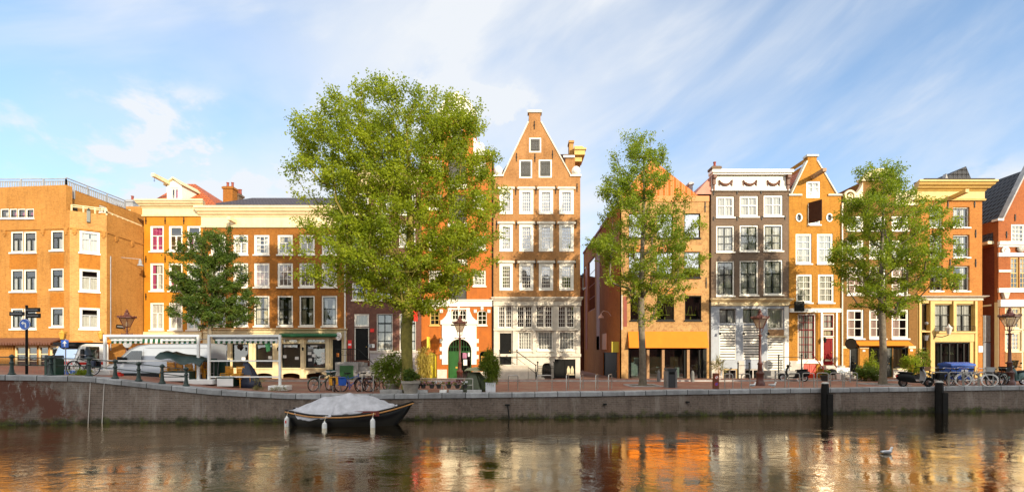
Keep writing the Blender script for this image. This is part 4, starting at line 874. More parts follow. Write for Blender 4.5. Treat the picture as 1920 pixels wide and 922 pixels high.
def brick_gable():
    root = thing('brick_gable_house', 'tall warm brick gable house with white lattice windows and pale stone ground floor', 'house', (X(1006), 36, 0)); f = Facade(root)
    for a, b, y0, y1 in ((992, 1015, 258, 286), (973.5, 998, 299.5, 334), (1010, 1035, 299, 333)):
        u0, u1, z0, z1 = f.r((a, b, y0, y1)); f.win_m(u0, u1, z0, z1, frame='white', fw=.11, rec=.02, bars='one', gl='glass', sf=0, sill=None)
        def sh(u0=u0, u1=u1, z0=z0, z1=z1):
            b = f.mb(); n = 4
            for i in range(n): w = (u1-u0-.24)/n; b.box(u0+.12+w*i+.008, u0+.12+w*(i+1)-.008, .01, .05, z0+.12, z1-.12)
            for t in (.22, .78): b.box(u0+.12, u1-.12, -.01, .009, z0+(z1-z0)*t-.03, z0+(z1-z0)*t+.03)
            b.build('shutter', 'shutter_grey', root)
        f.todo.append(sh)
    cols = ((937, 961), (974, 999.5), (1011, 1036.5), (1049, 1075))
    for y0, y1 in ((356, 401), (421, 471), (494, 544)):
        for a, b in cols: f.win(a, b, y0, y1, frame='white', sash='white', fw=.19, rec=.04, bars=(4, 6, 3), bar=.028, proud=.03, lintel='warm_stone', sill=None, gl='glass_old', sf=.03, curtain=('lace', .5, 1, 0, 1) if y0 < 400 else None)
    for a, b in ((934, 960), (969, 998), (1005, 1036), (1046, 1077)):
        m = (a+b)/2; f.win(a, m-.3, 573, 614, frame='white', sash='white', fw=.06, rec=.06, bars=(3, 5, 0), bar=.026, sf=.02, gl='glass_old', sill=None); f.win(m+.3, b, 573, 614, frame='white', sash='white', fw=.06, rec=.06, bars=(3, 5, 0), bar=.026, sf=.02, gl='glass_old', sill=None)
    for a, b in ((971, 997), (1008, 1037), (1048, 1077)): f.win(a, b, 621, 656, frame='white', sash='white', fw=.07, rec=.06, bars=(5, 5, 0), bar=.026, gl='glass', curtain=('lace', 0, 1, 0, 1), sf=.02)
    f.door(935, 961, 622, 683, mat='black_paint', frame='warm_stone', panels=3)
    u0, u1, z0, z1 = f.r((1015, 1035, 679, 714)); f.win_m(u0, u1, z0, z1, prof=arch(u0, u1, z0, z1), frame='warm_stone', fw=.06, bars='one', gl='glass_dark', sill=None, sf=0)
    f.door(1040, 1079, 673, 716, mat='black_paint', frame=None, panels=0, handle=None, leaves=2, rec=.06, name='cellar_door')
    L, Rr = f.u(925.2), f.u(1088); zs = f.z(331); a0, a1, b0, b1 = f.u(943), f.u(1070), f.u(992), f.u(1013.5); zc = f.z(229); zt = f.z(212); zb = f.z(560)
    H = list(f.holes); td = f.todo; f.todo = []
    f.holes = [h for h in H if h[0][0] > zb]
    f.wall([(zb, L, Rr), (zs, L, Rr), (zs, a0, a1), (zc, b0, b1), (zt, b0, b1)], 'warm_brick', depth=10); f.holes = [h for h in H if h[0][0] < zb]; f.todo = td
    f.wall([(-.3, L, Rr), (zb-.003, L, Rr)], 'warm_stone', name='stone_front', depth=10)
    gable_roof(f, L+.05, Rr-.05, zs-.4, (b0+b1)/2, zc+.1, 'slate_tiles', d1=10)
    coping(f, [(a0, zs+.01), (b0, zc+.01)], 'warm_stone', .09, -.05, .37); coping(f, [(a1, zs+.01), (b1, zc+.01)], 'warm_stone', .09, -.05, .37)
    b = f.mb(); b.box(b0-.1, b1+.1, -.1, .45, zt+.002, zt+.16); b.box(b0-.05, b1+.05, -.05, .4, zt+.162, zt+.2); b.build('gable_cap', 'warm_stone', root)
    b = f.mb(); b.box(L-.08, a0+.05, -.1, .4, zs+.002, zs+.14); b.box(a1-.05, Rr+.06, -.1, .4, zs+.002, zs+.14); b.ball(((a1+Rr)/2+.05, .1, zs+.45), .33, .33, .36); b.ball(((L+a0)/2, .1, zs+.45), .33, .33, .36); b.build('shoulder_stone', 'white', root)
    f.cornice(925, 1089, 557, 573, 'warm_stone', .28); f.slab('stone_band', 925.5, 1088, 615.5, 619.5, 'warm_stone', .12); f.slab('stone_band', 926, 1089, 663, 668, 'warm_stone', .14)
    for p in (929, 964.5, 1001.5, 1041.5, 1083): f.slab('pilaster', p-3, p+3, 574, 615, 'warm_stone', .07); f.slab('pilaster', p-3, p+3, 620, 662, 'warm_stone', .07)
    f.anchors([(932, 352), (967, 358), (1005, 356), (1042, 356), (1082, 352), (931, 421), (968, 421), (1005, 422), (1042, 421), (1080, 420), (932, 494), (967, 494), (1004, 493), (1041, 493), (1079, 494), (968.5, 295), (1003, 296), (1036, 290), (1002, 235)], .62)
    # emblem of two little gabled houses on the cellar door
    b = f.mb()
    for px in (1066, 1073):
        u = f.u(px); z = f.z(697); w = .115; b.prism([(u-w, z-.1), (u+w, z-.1), (u+w, z+.22), (u+.05, z+.38), (u+.05, z+.44), (u-.05, z+.44), (u-.05, z+.38), (u-w, z+.22)], .03, .055)
    b.box(f.u(1062), f.u(1077), .03, .05, f.z(703), f.z(700)); b.build('emblem', 'linen', root)
    # rear wing: roof, chimney and white hoist box over the alley
    g = Facade(root, (0, 38.6)); p0, p1 = g.u(1040), g.u(1074)
    b = g.mb(); b.poly((p0, 0, g.z(325)), (p1, 0, g.z(325)), (p1, 2.2, g.z(268)), (p0, 2.2, g.z(268))); b.poly((p1, 0, g.z(325)), (p1, 4.4, g.z(325)), (p1, 2.2, g.z(268))); b.poly((p0, 4.4, g.z(325)), (p0, 2.2, g.z(268)), (p1, 2.2, g.z(268)), (p1, 4.4, g.z(325))); b.build('wing_roof', 'brown_tiles', root)
    b = g.mb(); b.box(g.u(1060), g.u(1078), -.05, 4.4, g.z(332), g.z(296)); b.build('wing_wall', 'warm_brick', root); b = g.mb(); b.box(g.u(1056), g.u(1077), -.2, -.052, g.z(297), g.z(293)); b.build('wing_gutter', 'white', root)
    b = g.mb(); b.box(g.u(1069), g.u(1077), .6, 1.3, g.z(296), g.z(262)); b.box(g.u(1068), g.u(1078), .5, 1.4, g.z(262), g.z(258)); b.build('chimney', 'pale_tan_brick', root)
    b = g.mb(); b.box(g.u(1077.2), g.u(1097), 0, 2.2, g.z(290), g.z(281)); b.box(g.u(1077.2), g.u(1099), -.1, 2.3, g.z(281), g.z(278)); b.prism([(g.u(1077.2), g.z(278)), (g.u(1097), g.z(278)), (g.u(1092), g.z(273)), (g.u(1077.2), g.z(273))], .1, 2.1); b.box(g.u(1078), g.u(1092), .3, 1.9, g.z(300), g.z(290.2)); b.build('hoist_box', 'yellow_cream', root)
    b = g.mb(); b.tube((g.u(1087), .6, g.z(318)), (g.u(1087), .6, g.z(300)), .014, n=5); b.build('hoist_rope', 'iron', root)
    # stoop: white stone block, steps, iron railing, fence of the area
    zt = f.z(683); a, c = f.u(934), f.u(989); b = f.mb(); b.box(a, c, -1.35, -.1, -.1, zt-.1); b.box(a-.06, c+.02, -1.42, -.1, zt-.099, zt); nst = 5
    for i in range(nst): b.box(c+.022, c+.24*(nst-i), -1.3, -.15, (zt*i/nst)*.98 + (.002 if i else -.1), zt*(i+1)/nst*.96)
    b.build('stoop', 'warm_stone', root)
    b = f.mb(); y = -1.3; b.path([(f.u(937), y, zt+.95), (f.u(969), y, zt+.95), (f.u(1003), y, f.z(681)-.1), (f.u(1005), y, .0)], .03, 6)
    for px, zz in ((938, zt), (969, zt), (1003, .1)): b.tube((f.u(px), y, zz), (f.u(px), y, zz+1.0), .03, n=6); b.ball((f.u(px), y, zz+1.05), .06, n=8, m=5)
    b.path([(f.u(937), y, zt+.5), (f.u(969), y, zt+.5), (f.u(1003), y, .55)], .016, 5); b.build('railing', 'iron', root)
    b = f.mb(); y = -.9
    for i in range(15): u = f.u(1008)+(f.u(1036)-f.u(1008))*i/14; b.tube((u, y, 0), (u, y, 1.05), .014, n=5); b.lathe((u, y, 1.05), [(.03, 0), (.0, .1)], 5)
    for zz in (.2, .9): b.tube((f.u(1007), y, zz), (f.u(1037), y, zz), .018, n=5)
    for px in (1007, 1037): b.tube((f.u(px), y, 0), (f.u(px), y, 1.3), .04, n=8); b.ball((f.u(px), y, 1.35), .07, n=8, m=5)
    b.build('area_fence', 'iron', root)

def orange_roof_house():
    root = thing('mottled_brick_house', 'mottled brick house with orange roof, orange panels and orange canopy over a glass shopfront', 'house', (X(1247), 36, 0)); f = Facade(root)
    W = dict(frame='black_paint', sash='black_paint', fw=.05, rec=.07, bars='one', sf=.02, sill='black_paint')
    for a, b in ((1179, 1209), (1231, 1262), (1283, 1313)):
        f.win(a, b, 400, 446, gl='glass_sky', **W); f.win(a, b, 472, 520, gl='glass_sky', **W)
        if a > 1200: f.win(a + 1, b + 2, 554, 600, gl='glass_dark', **W)
        else: f.win(1182, 1206, 554, 600, gl='glass_dark', **W)
    u0, u1, z0, z1 = f.r((1178, 1325, 652, 712)); f.hole(rect(u0, u1, z0, z1))
    def shop():
        b = f.mb()
        for p in (1213, 1240, 1290, 1310): pass
        for p in (1178.8, 1203, 1284.5, 1312): b.box(f.u(p)-.05, f.u(p)+.05, .05, .16, z0, z1)
        b.box(u0, u1, .05, .16, z1-.1, z1); b.box(u0, u1, .05, .16, z0, z0+.1); b.build('shop_frame', 'black_paint', root)
        for p in (1215, 1243.5, 1290.5): b = f.mb(); b.box(f.u(p)-.10, f.u(p)+.10, -.02, .15, z0, z1-.12); b.build('timber_post', 'wood', root)
        b = f.mb(); b.poly((u0, .17, z0), (u1, .17, z0), (u1, .17, z1), (u0, .17, z1)); b.build('pane', 'glass_dark', root)
        b = f.mb(); b.box(f.u(1318), f.u(1325), -.01, .17, z0, z1); b.build('dark_jamb', 'black_paint', root)
        for p, py, w, h, m in ((1188, 692, .5, .5, 'planter_white'), (1272, 698, .16, .38, 'planter_white'), (1196, 676, .22, .22, 'paper'), (1236, 688, .12, .03, 'paper')): b = f.mb(); u = f.u(p); zz = f.z(py); b.box(u-w, u+w, .3, .4, zz-h, zz+h); b.build('shop_display', m, root)
    f.todo.append(shop)
    L, Rr = f.u(1165), f.u(1329.5); ze = f.z(377)
    f.wall([(-.2, L, Rr), (ze, L, Rr)], 'mottled_brick', depth=.4, seal=False, parapet=.4, inner='interior_warm', back=1.6)
    # chairs upturned on tables behind the first floor glass
    for p in (1246, 1294):
        u = f.u(p, .6); z = f.z(598, u, .6); b = f.mb(); b.lathe((u, .6, z-.1), [(.06, 0), (.05, .35), (.42, .37), (.42, .41)], 12)
        for q in (-.28, .24):
            for w in (-.13, .13): b.tube((u+q+w*.6, .6, z+.33), (u+q+w*1.5, .55, z+1.0), .022, n=5)
            b.box(u+q-.2, u+q+.2, .5, .8, z+.30, z+.345)
        b.build('upturned_chairs', 'sign_yellow', root)
    b = f.mb(); f.slab('fascia', 1165, 1329.5, 367.5, 378, 'orange_panel', .05)
    pk = f.u(1222); zr = f.z(297); b = f.mb(); z9 = f.z(367.5); b.prism([(L, z9+.003), (f.u(1311), z9+.003), (pk, zr)], .05, 9); b.build('roof', 'orange_seam', root)
    b = f.mb(); b.box(f.u(1311), Rr, .2, 9, ze-.3, z9+.02); b.build('flat_roof', 'lead_roof', root)
    chimney(f, 1293, 1299, 341, 368, 1.5, 'zinc', 0)
    for a, b_ in ((1231, 1263), (1284, 1316)): f.slab('lintel_panel', a, b_, 540, 551, 'orange_panel', .03); f.slab('lintel_panel', a, b_, 460, 471, 'orange_panel', .03)
    f.slab('lintel_panel', 1179, 1209, 460, 471, 'orange_panel', .03)
    # orange canopy board, leaning outward
    b = f.mb(); a, c = f.u(1177.5), f.u(1325); zt, zb = f.z(621), f.z(652); b.add([(a, -.05, zt), (c, -.05, zt), (c, -.42, zb), (a, -.42, zb), (a, .02, zt), (c, .02, zt), (c, .02, zb), (a, .02, zb)], [(0,1,2,3), (4,7,6,5), (0,4,5,1), (3,2,6,7), (0,3,7,4), (1,5,6,2)]); b.build('canopy', 'awning_orange', root)
    f.anchors([(1322, 388), (1324, 530)], .8)
    # side wall along the alley
    S = Facade(root, (L, 55.0), (0, -1)); ln = 18.97
    def su(px): return S.u(px)
    S.win(1102.5, 1115.5, 486, 582, frame='rust_panel', sash='rust_panel', fw=.06, bars=(1, 4, 0), gl='glass_sky', sill=None)
    S.win(1094.5, 1099, 500, 540, frame='white', sash='white', fw=.1, bars='two')
    S.door(1131, 1157, 660, 716, mat='black_paint', frame='black_paint', panels=1)
    S.wall([(-.2, 0, ln), (ze, 0, ln)], 'alley_brick', name='side_wall', depth=.3, seal=False, inner='interior')
    for a, b_, y0, y1, m in ((1119, 1125, 440, 655, 'rust_panel'), (1130, 1138, 625, 655, 'orange_panel'), (1119, 1124, 630, 655, 'red_hatch'), (1098, 1101.5, 505, 655, 'rust_panel'), (1140, 1162, 430, 470, 'rust_panel')): S.slab('cladding_panel', a, b_, y0, y1, m, .03)
    b = S.mb(); b.box(0, ln, -.1, .3, ze, ze+.18); b.build('side_gutter', 'rust_panel', root)
    u = S.u(1146); z = S.z(590, u); b = S.mb(); b.path([(u, 0, z-.1), (u, -.25, z+.25), (u-.1, -.6, z+.35), (u-.2, -.8, z+.15)], .03, 6); b.lathe((u-.2, -.8, z-.25), [(.26, 0), (.22, .14), (.08, .28), (.03, .38)], 12); b.build('gooseneck_lamp', 'pink_cloth', root)
    b = S.mb(); u = S.u(1160.5); b.box(u-.03, u+.03, -.55, -.02, S.z(660, u), S.z(640, u)); b.build('projecting_sign', 'sign_yellow', root)
    b = S.mb(); u = S.u(1150); b.tube((S.u(1162.5), -.04, 0), (S.u(1162.5), -.04, S.z(640, S.u(1162.5))), .04, n=6); b.build('drain_pipe', 'orange_panel', root)
    b = MB(); b.box(L, X(1329.5), 54.6, 55, -.2, ze); b.build('rear_wall', 'red_brick', root)
    # narrow upper window box by the corner
    f.slab('corner_post', 1165, 1167, 552, 618, 'pale_stone', .05); f.slab('red_louvre', 1169, 1175.5, 556, 612, 'rust_panel', .02)

def alley_end():
    root = thing('alley_house', 'shaded brick house closing the far end of the narrow alley', 'house', (X(1120, 56), 56, 0)); f = Facade(root, (0, 56))
    f.win(1092, 1094.5, 512, 540, frame='white', sash='white', fw=.1, bars='two'); u0, u1 = f.u(1068), f.u(1180); z = f.z(520); f.wall([(-.2, u0, u1), (z, u0, u1)], 'dark_red_brick', depth=5)
    b = f.mb(); b.prism([(u0, z), (u1, z), ((u0+u1)/2, z+.8)], 0, 5); b.build('roof', 'slate_tiles', root)

def grey_house():
    root = thing('grey_brick_house', 'grey brown brick house with white garland cornice and pale blue painted ground floor', 'house', (X(1407), 36, 0)); f = Facade(root)
    cols = ((1343, 1377), (1387, 1422), (1432, 1468))
    for (y0, y1), bars, st in zip(((368, 407), (423, 472), (489, 554)), ('cross', 'cross3', 'TT'), ('white', 'sash_dark', 'sash_dark')):
        for i, (a, b) in enumerate(cols): f.win(a, b, y0-i, y1-i, frame='white', sash=st if i < 3 else 'white', fw=.10, rec=.06, bars=bars, curtain=[('lace', 0, .97, .02, .46), ('lace', 0, .97, .54, .98)] if y0 > 400 else [WH], bar=.04, gl='glass')
    for a, b in ((1349, 1380), (1393, 1425), (1439, 1470)):
        f.win(a, b, 578, 606 if a < 1430 else 617, frame='pale_stone', sash='sash_dark' if a < 1430 else 'white', fw=.05, rec=.08, bars='two' if a < 1430 else 'one', curtain=('lace', 0, 1, 0, 1), sill=None)
        y1 = 674 if a < 1430 else 694; y0 = 609 if a < 1430 else 632; u0, u1, z0, z1 = f.r((a, b, y0, y1)); f.hole(rect(u0, u1, z0, z1))
        def louv(u0=u0, u1=u1, z0=z0, z1=z1):
            b = f.mb(); b.box(u0, u0+.05, .03, .1, z0, z1); b.box(u1-.05, u1, .03, .1, z0, z1); n = int((z1-z0)/.19)
            for i in range(n): z = z0+(z1-z0)*(i+.5)/n; b.box(u0+.051, u1-.051, .04, .075, z-.072+.010*(i % 3), z+.066); b.box(u0+.051, u1-.051, .025, .039, z+.02, z+.058)
            b.build('louvre_shutter', 'white', root)
            b = f.mb(); b.poly((u0, .14, z0), (u1, .14, z0), (u1, .14, z1), (u0, .14, z1)); b.build('shutter_backing', 'shutter_grey', root)
        f.todo.append(louv)
    f.slab('shop_panel', 1440, 1469.5, 617.5, 629, 'wood', .02); f.slab('shop_ledge', 1438, 1472, 629.5, 632, 'cream', .14)
    for a, b in ((1355, 1383), (1396, 1430)): f.win(a, b, 691, 712, frame='yellow_cream' if a < 1390 else 'pale_stone', sash='pale_stone', fw=.06, bars='two', gl='glass_dark', sill=None)
    L, Rr = f.u(1333.5), f.u(1479); z = f.z(357); zb = f.z(566); H = list(f.holes); td = f.todo; f.todo = []
    f.holes = [h for h in H if h[0][0] > zb]; f.wall([(zb, L, Rr), (z, L, Rr)], 'grey_brick'); f.holes = [h for h in H if h[0][0] < zb]; f.todo = td
    f.wall([(-.3, L, Rr), (zb-.003, L, Rr)], 'blue_grey_paint', name='painted_front')
    f.cornice(1334, 1480, 560, 573, 'cream', .35)
    f.slab('white_pier', 1470.5, 1478.5, 575, 690, 'white', .04); f.slab('plinth', 1334, 1350, 676, 715, 'pale_stone', .05); f.slab('plinth', 1384, 1395, 676, 715, 'pale_stone', .05); f.slab('plinth', 1431, 1438, 676, 715, 'pale_stone', .05)
    # white entablature with three garlands
    b = f.mb(); b.box(L+.02, Rr-.02, -.08, .3, f.z(357), f.z(330)); b.box(L-.1, Rr+.1, -.5, .3, f.z(327), f.z(322)); b.box(L-.02, Rr+.02, -.36, .3, f.z(330), f.z(327)); b.box(L, Rr, -.16, .3, f.z(358.5), f.z(356))
    for p in (1336, 1376, 1420, 1466):
        pass
    for a, b_ in ((1344, 1374), (1389, 1420), (1434, 1463)):
        u0, u1, z0, z1 = f.r((a, b_, 335.5, 352)); t = .05
        for q in ((u0, u1, z1-t, z1), (u0, u1, z0, z0+t), (u0, u0+t, z0+t, z1-t), (u1-t, u1, z0+t, z1-t)): b.box(q[0], q[1], -.12, -.079, q[2], q[3])
    b.build('cornice', 'white', root)
    for a, b_ in ((1345, 1373), (1390, 1419), (1435, 1462)):
        u0, u1 = f.u(a)+.1, f.u(b_)-.1; zt = f.z(341); b = f.mb(); P = []
        for i in range(13): t = i/12; P.append((u0+(u1-u0)*t, -.13, zt-.28*4*t*(1-t)))
        b.path(P, [.045+.07*4*(i/12)*(1-i/12) for i in range(13)], 6)
        for u in (u0, u1): b.ball((u, -.13, zt), .09, n=8, m=5); b.path([(u, -.13, zt), (u-.02, -.12, zt-.18), (u+.02, -.11, zt-.36)], [.05, .06, .02], 5)
        b.build('garland', 'swag_brown', root)
    for p in (1337, 1475): b = f.mb(); u = f.u(p); b.box(u-.12, u+.12, -.42, -.082, f.z(337), f.z(330.2)); b.box(u-.10, u+.10, -.28, -.083, f.z(348), f.z(337.2)); b.box(u-.06, u+.06, -.2, -.084, f.z(358), f.z(348.2)); b.build('console', 'swag_brown', root)
    chimney(f, 1336, 1351, 311, 326, .5, 'grey_brick', 1)
    b = f.mb(); b.add([(L-1.2, 0, f.z(364)), (L, 0, f.z(330)), (L, 8, f.z(330)), (L-1.2, 8, f.z(364)), (L, 8, f.z(364)), (L, 0, f.z(364))], [(0, 1, 2, 3), (0, 5, 1), (3, 2, 4)]); b.build('lean_to_roof', 'pink_roof', root); b = f.mb(); b.box(L, Rr, .3, 9, f.z(330)-.15, f.z(330)); b.build('flat_roof', 'lead_roof', root)
    f.anchors([(1338, 410), (1382, 410), (1428, 409), (1472, 408), (1338, 362), (1382, 361), (1427, 360)], .3)
    b = f.mb(); b.box(f.u(1478), f.u(1494), -.95, -.75, f.z(585), f.z(567)); b.tube((f.u(1480), -.75, f.z(572)), (f.u(1478), .0, f.z(572)), .03, n=6); b.build('projecting_sign', 'black_paint', root)
    for px in (1347, 1391, 1437): u = f.u(px); z = f.z(625); b = f.mb(); b.tube((u, 0, z), (u, -.3, z+.08), .02, n=5); b.lathe((u, -.3, z-.1), [(.10, 0), (.06, .14), (.02, .2)], 8); b.build('wall_lantern', 'black_paint', root)
    # stoops with iron posts and rails
    b = f.mb(); b.box(f.u(1432), f.u(1478), -1.0, -.06, -.1, f.z(694)); b.box(f.u(1425), f.u(1431.9), -1.0, -.1, -.1, f.z(703)); b.build('stoop', 'grey_stone', root)
    for ps in (((1384, 682), (1405, 682)), ((1460, 667), (1503, 667))):
        b = f.mb()
        for p, y in ps: u = f.u(p, -1.2); b.tube((u, -1.2, 0), (u, -1.2, f.z(y, u, -1.2)), .045, n=8); b.ball((u, -1.2, f.z(y, u, -1.2)+.05), .075, n=8, m=5)
        (p, y), (q, y2) = ps; b.tube((f.u(p, -1.2), -1.2, f.z(y+2)), (f.u(q, -1.2), -1.2, f.z(y2+2)), .022, n=6); b.tube((f.u(p, -1.2), -1.2, .5), (f.u(q, -1.2), -1.2, .5), .022, n=6); b.build('stoop_rail', 'iron', root)

def yellow_gable():
    root = thing('yellow_gable_house', 'yellow brick gable house with an open brown shutter, hoisting beam and dark red door', 'house', (X(1528), 36, 0)); f = Facade(root)
    f.win(1512, 1537.5, 340, 371, frame='white', sash='white', fw=.08, rec=.02, bars=(2, 3, 0), curtain=('white', 0, 1, 0, 1), sill=None); f.win(1515, 1538, 381, 421, frame='white', sash='white', fw=.09, rec=.03, bars=(3, 3, 0), gl='glass_dark')
    for p in (1498, 1555): u = f.u(p); z = f.z(408); f.win_m(u-.25, u+.25, z-.32, z+.32, prof=disc(u, z, .25, rz=.32), frame='white', fw=.08, bars='one', sf=0, sill=None, gl='glass', proud=.04)
    W = dict(frame='white', sash='white', fw=.10, rec=.05, bars=(2, 4, 2), curtain=WH, bar=.03)
    f.win(1492, 1522, 438, 494, **W); f.win(1532, 1562, 438, 494, **W); f.win(1493, 1523, 514, 567, **W); f.win(1534, 1564, 514, 567, **W)
    f.win(1496, 1530, 588, 675, frame='white', sash='red_door', fw=.08, rec=.06, bars=(3, 6, 4), bar=.035, curtain=[('lace', 0, 1, 0, .46), ('lace', 0, 1, .54, 1)])
    f.win(1543, 1565, 588, 616, frame='white', sash='red_door', fw=.07, bars=(2, 2, 0), curtain=WH, sill=None); f.win(1543, 1565, 616.5, 631, frame='white', sash='red_door', fw=.07, bars='one', curtain=('linen', 0, 1, 0, 1), sill=None)
    f.door(1543, 1565, 631.5, 684, mat='red_door', frame='white', panels=2); f.door(1507, 1531, 682, 711, mat='red_hatch', frame=None, panels=1, leaves=2, rec=.05, name='cellar_hatch')
    L, Rr = f.u(1479.6), f.u(1577); zs = f.z(367.5); a0, a1, b0, b1 = f.u(1485), f.u(1568), f.u(1514.5), f.u(1531.5); zc = f.z(302); zt = f.z(294)
    f.wall([(-.3, L, Rr), (zs, L, Rr), (zs, a0, a1), (zc, b0, b1), (zt, b0, b1)], 'yellow_brick')
    gable_roof(f, L, Rr, zs-.2, (b0+b1)/2, zc-.1, 'orange_tiles'); coping(f, [(a0, zs+.15), (b0, zc)], 'warm_stone', .09, -.05, .37); coping(f, [(a1, zs+.15), (b1, zc)], 'warm_stone', .09, -.05, .37)
    b = f.mb(); b.box(b0-.1, b1+.1, -.1, .45, zt, zt+.14); b.build('gable_cap', 'warm_stone', root); b = f.mb(); b.box(L-.05, f.u(1503), -.1, .4, zs, zs+.14); b.box(f.u(1552), Rr+.04, -.1, .4, zs, zs+.14); b.build('shoulder_stone', 'warm_stone', root)
    # left roof slope of the wing behind
    b = f.mb(); b.add([(L-.1, .5, zs), (L-.1, 9, zs), (f.u(1508), 9, f.z(318)), (f.u(1508), .5, f.z(318))], [(0, 1, 2, 3)]); b.build('side_roof', 'orange_tiles', root)
    f.slab('stone_band', 1480, 1577, 578, 585.5, 'white', .08); f.slab('pilaster', 1532, 1537, 587, 680, 'yellow_brick', .05); f.slab('pilaster', 1538.5, 1542, 586, 690, 'white', .05); f.slab('pilaster', 1567, 1570, 586, 690, 'white', .05); f.slab('plinth', 1480, 1506, 676, 714, 'pale_stone', .05); f.slab('stone_band', 1493, 1538, 676, 681, 'white', .06)
    hoist(f, 1522, 333, 1.5, 'wood', .0, .13)
    u = f.u(1516); z0, z1 = f.z(419), f.z(383); b = f.mb(); b.mat = f.m @ Matrix.Translation((u, -.02, 0)) @ Matrix.Rotation(R(-62), 4, 'Z'); b.box(0, .95, -.03, .03, z0, z1+.1); b.cur = 1; b.box(.05, .9, .031, .05, z0+.2, z0+.28); b.box(.05, .9, .031, .05, z1-.2, z1-.12); b.build('open_shutter', ['shutter_brown', 'shutter_brown'], root)
    b = f.mb(); a, c = f.u(1541), f.u(1574); zt = f.z(684); nst = 5
    for i in range(nst): b.box(a, c+.08*(nst-i), -.25-.26*(nst-i), -.08 if i == nst-1 else -.25-.26*(nst-i-1)+.3, zt*i/nst*.99 + (.002 if i else -.1), zt*(i+1)/nst*.98)
    b.build('steps', 'pale_stone', root)
    for p in (1540, 1566): b = f.mb(); u = f.u(p, -1.2); b.path([(u, -.1, zt+.85), (u, -1.4, .95), (u, -1.5, 0)], .03, 6); b.build('hand_rail', 'red_door', root)
    u = f.u(1541); z = f.z(637); b = f.mb(); b.tube((u, 0, z+.1), (u, -.35, z+.2), .02, n=5); b.lathe((u, -.35, z-.2), [(.08, 0), (.13, .25), (.03, .4)], 6); b.build('wall_lantern', 'black_paint', root)
    b = f.mb(); b.box(f.u(1548), f.u(1561), .075, .081, f.z(676.5), f.z(673.5)); b.build('door_lettering', 'linen', root)

def brown_scroll_house():
    root = thing('olive_brown_house', 'olive brown brick house with white scrolled gable mostly behind the street tree', 'house', (X(1648), 36, 0)); f = Facade(root)
    W = dict(frame='white', sash='white', fw=.11, rec=.06, bars=(2, 3, 2), bar=.04)
    cols = ((1588, 1620), (1630, 1661), (1672, 1704))
    for y0, y1 in ((405, 432), (450, 484), (500, 552), (580, 634)):
        for a, b in cols: f.win(a, b, y0, y1, curtain=[('pink_cloth' if y0 > 490 else 'lace', 0, 1, 0, .55 if y0 > 570 else 1)], **W)
    f.door(1594, 1609, 651, 706, mat='black_paint', frame='black_paint', panels=2); f.win(1629, 1651, 651, 690, frame='black_paint', sash='black_paint', fw=.06, rec=.08, bars='one', gl='glass_dark', curtain=('interior_warm', 0, 1, 0, 1)); f.door(1661, 1673, 652, 706, mat='shutter_grey', frame='dark_green', panels=2)
    f.win(1675, 1702, 651, 690, frame='black_paint', sash='black_paint', fw=.05, rec=.06, bars='one', gl='glass_dark', curtain=('brown_board', 0, 1, 0, .82), sill='cream')
    L, Rr = f.u(1577.3), f.u(1720); z = f.z(386); n0, n1 = f.u(1617), f.u(1679); zn = f.z(340); f.wall([(-.3, L, Rr), (z, L, Rr), (z, n0, n1), (zn, n0, n1)], 'olive_brick')
    gable_roof(f, L+.05, Rr-.05, z-.1, (n0+n1)/2, f.z(338), 'dark_tiles')
    b = f.mb(); c = (n0+n1)/2; b.box(n0-.15, n1+.15, -.15, .4, zn, zn+.2); b.prism([(c-1.1*math.cos(math.pi*i/12), zn+.2+.75*math.sin(math.pi*i/12)) for i in range(13)], -.1, .35)
    b.build('gable_head', 'cream', root)
    for q0, q1 in ((L, n0), (n1, Rr)): b = f.mb(); b.box(q0, q1, -.12, .4, z, z+.18); b.build('shoulder_stone', 'cream', root)
    b = f.mb()
    for d in (-1, 1):
        e = n0 if d < 0 else n1; o = L if d < 0 else Rr; w = abs(o-e)-.1; b.prism([(e, z+.18), (e+d*w, z+.18)] + [(e+d*w*(1-t/8)**1.6, z+.18+1.6*(t/8)**1.7+.25*math.sin(math.pi*t/8)) for t in range(9)], -.06, .3); scroll(b, o-d*.55, z+.72, .5, -d, -.14, .05)
    b.build('gable_scroll', 'cream', root)
    b = f.mb(); a, c2 = f.u(1602), f.u(1703); b.add([(a, -.02, f.z(639)), (c2, -.02, f.z(639)), (c2, -.5, f.z(647)), (a, -.5, f.z(647)), (a, -.5, f.z(648)), (c2, -.5, f.z(648)), (c2, -.02, f.z(641)), (a, -.02, f.z(641))], [(0,1,2,3), (3,2,5,4), (4,5,6,7), (0,3,4,7), (1,6,5,2)]); b.build('awning', 'awning_orange', root)
    for a, b_ in ((1577.6, 1593), (1611, 1628), (1702.5, 1716)): f.slab('shop_pier', a, b_, 653, 712, 'yellow_brick', .04); f.slab('pier_cap', a, b_, 648.5, 652.7, 'cream', .07)
    f.slab('plinth', 1629, 1660, 691, 712, 'pale_stone', .05); f.slab('plinth', 1674, 1702, 692, 712, 'pale_stone', .05)
    b = f.mb(); b.tube((f.u(1577.8), -.09, .1), (f.u(1577.8), -.09, z), .05, n=8); b.build('drain_pipe', 'white', root)
    for p, y in ((1619, 657), (1708, 656)): u = f.u(p); zz = f.z(y); b = f.mb(); b.box(u-.1, u+.1, -.06, -.043, zz-.07, zz+.07); b.build('number_plate', 'paper', root)

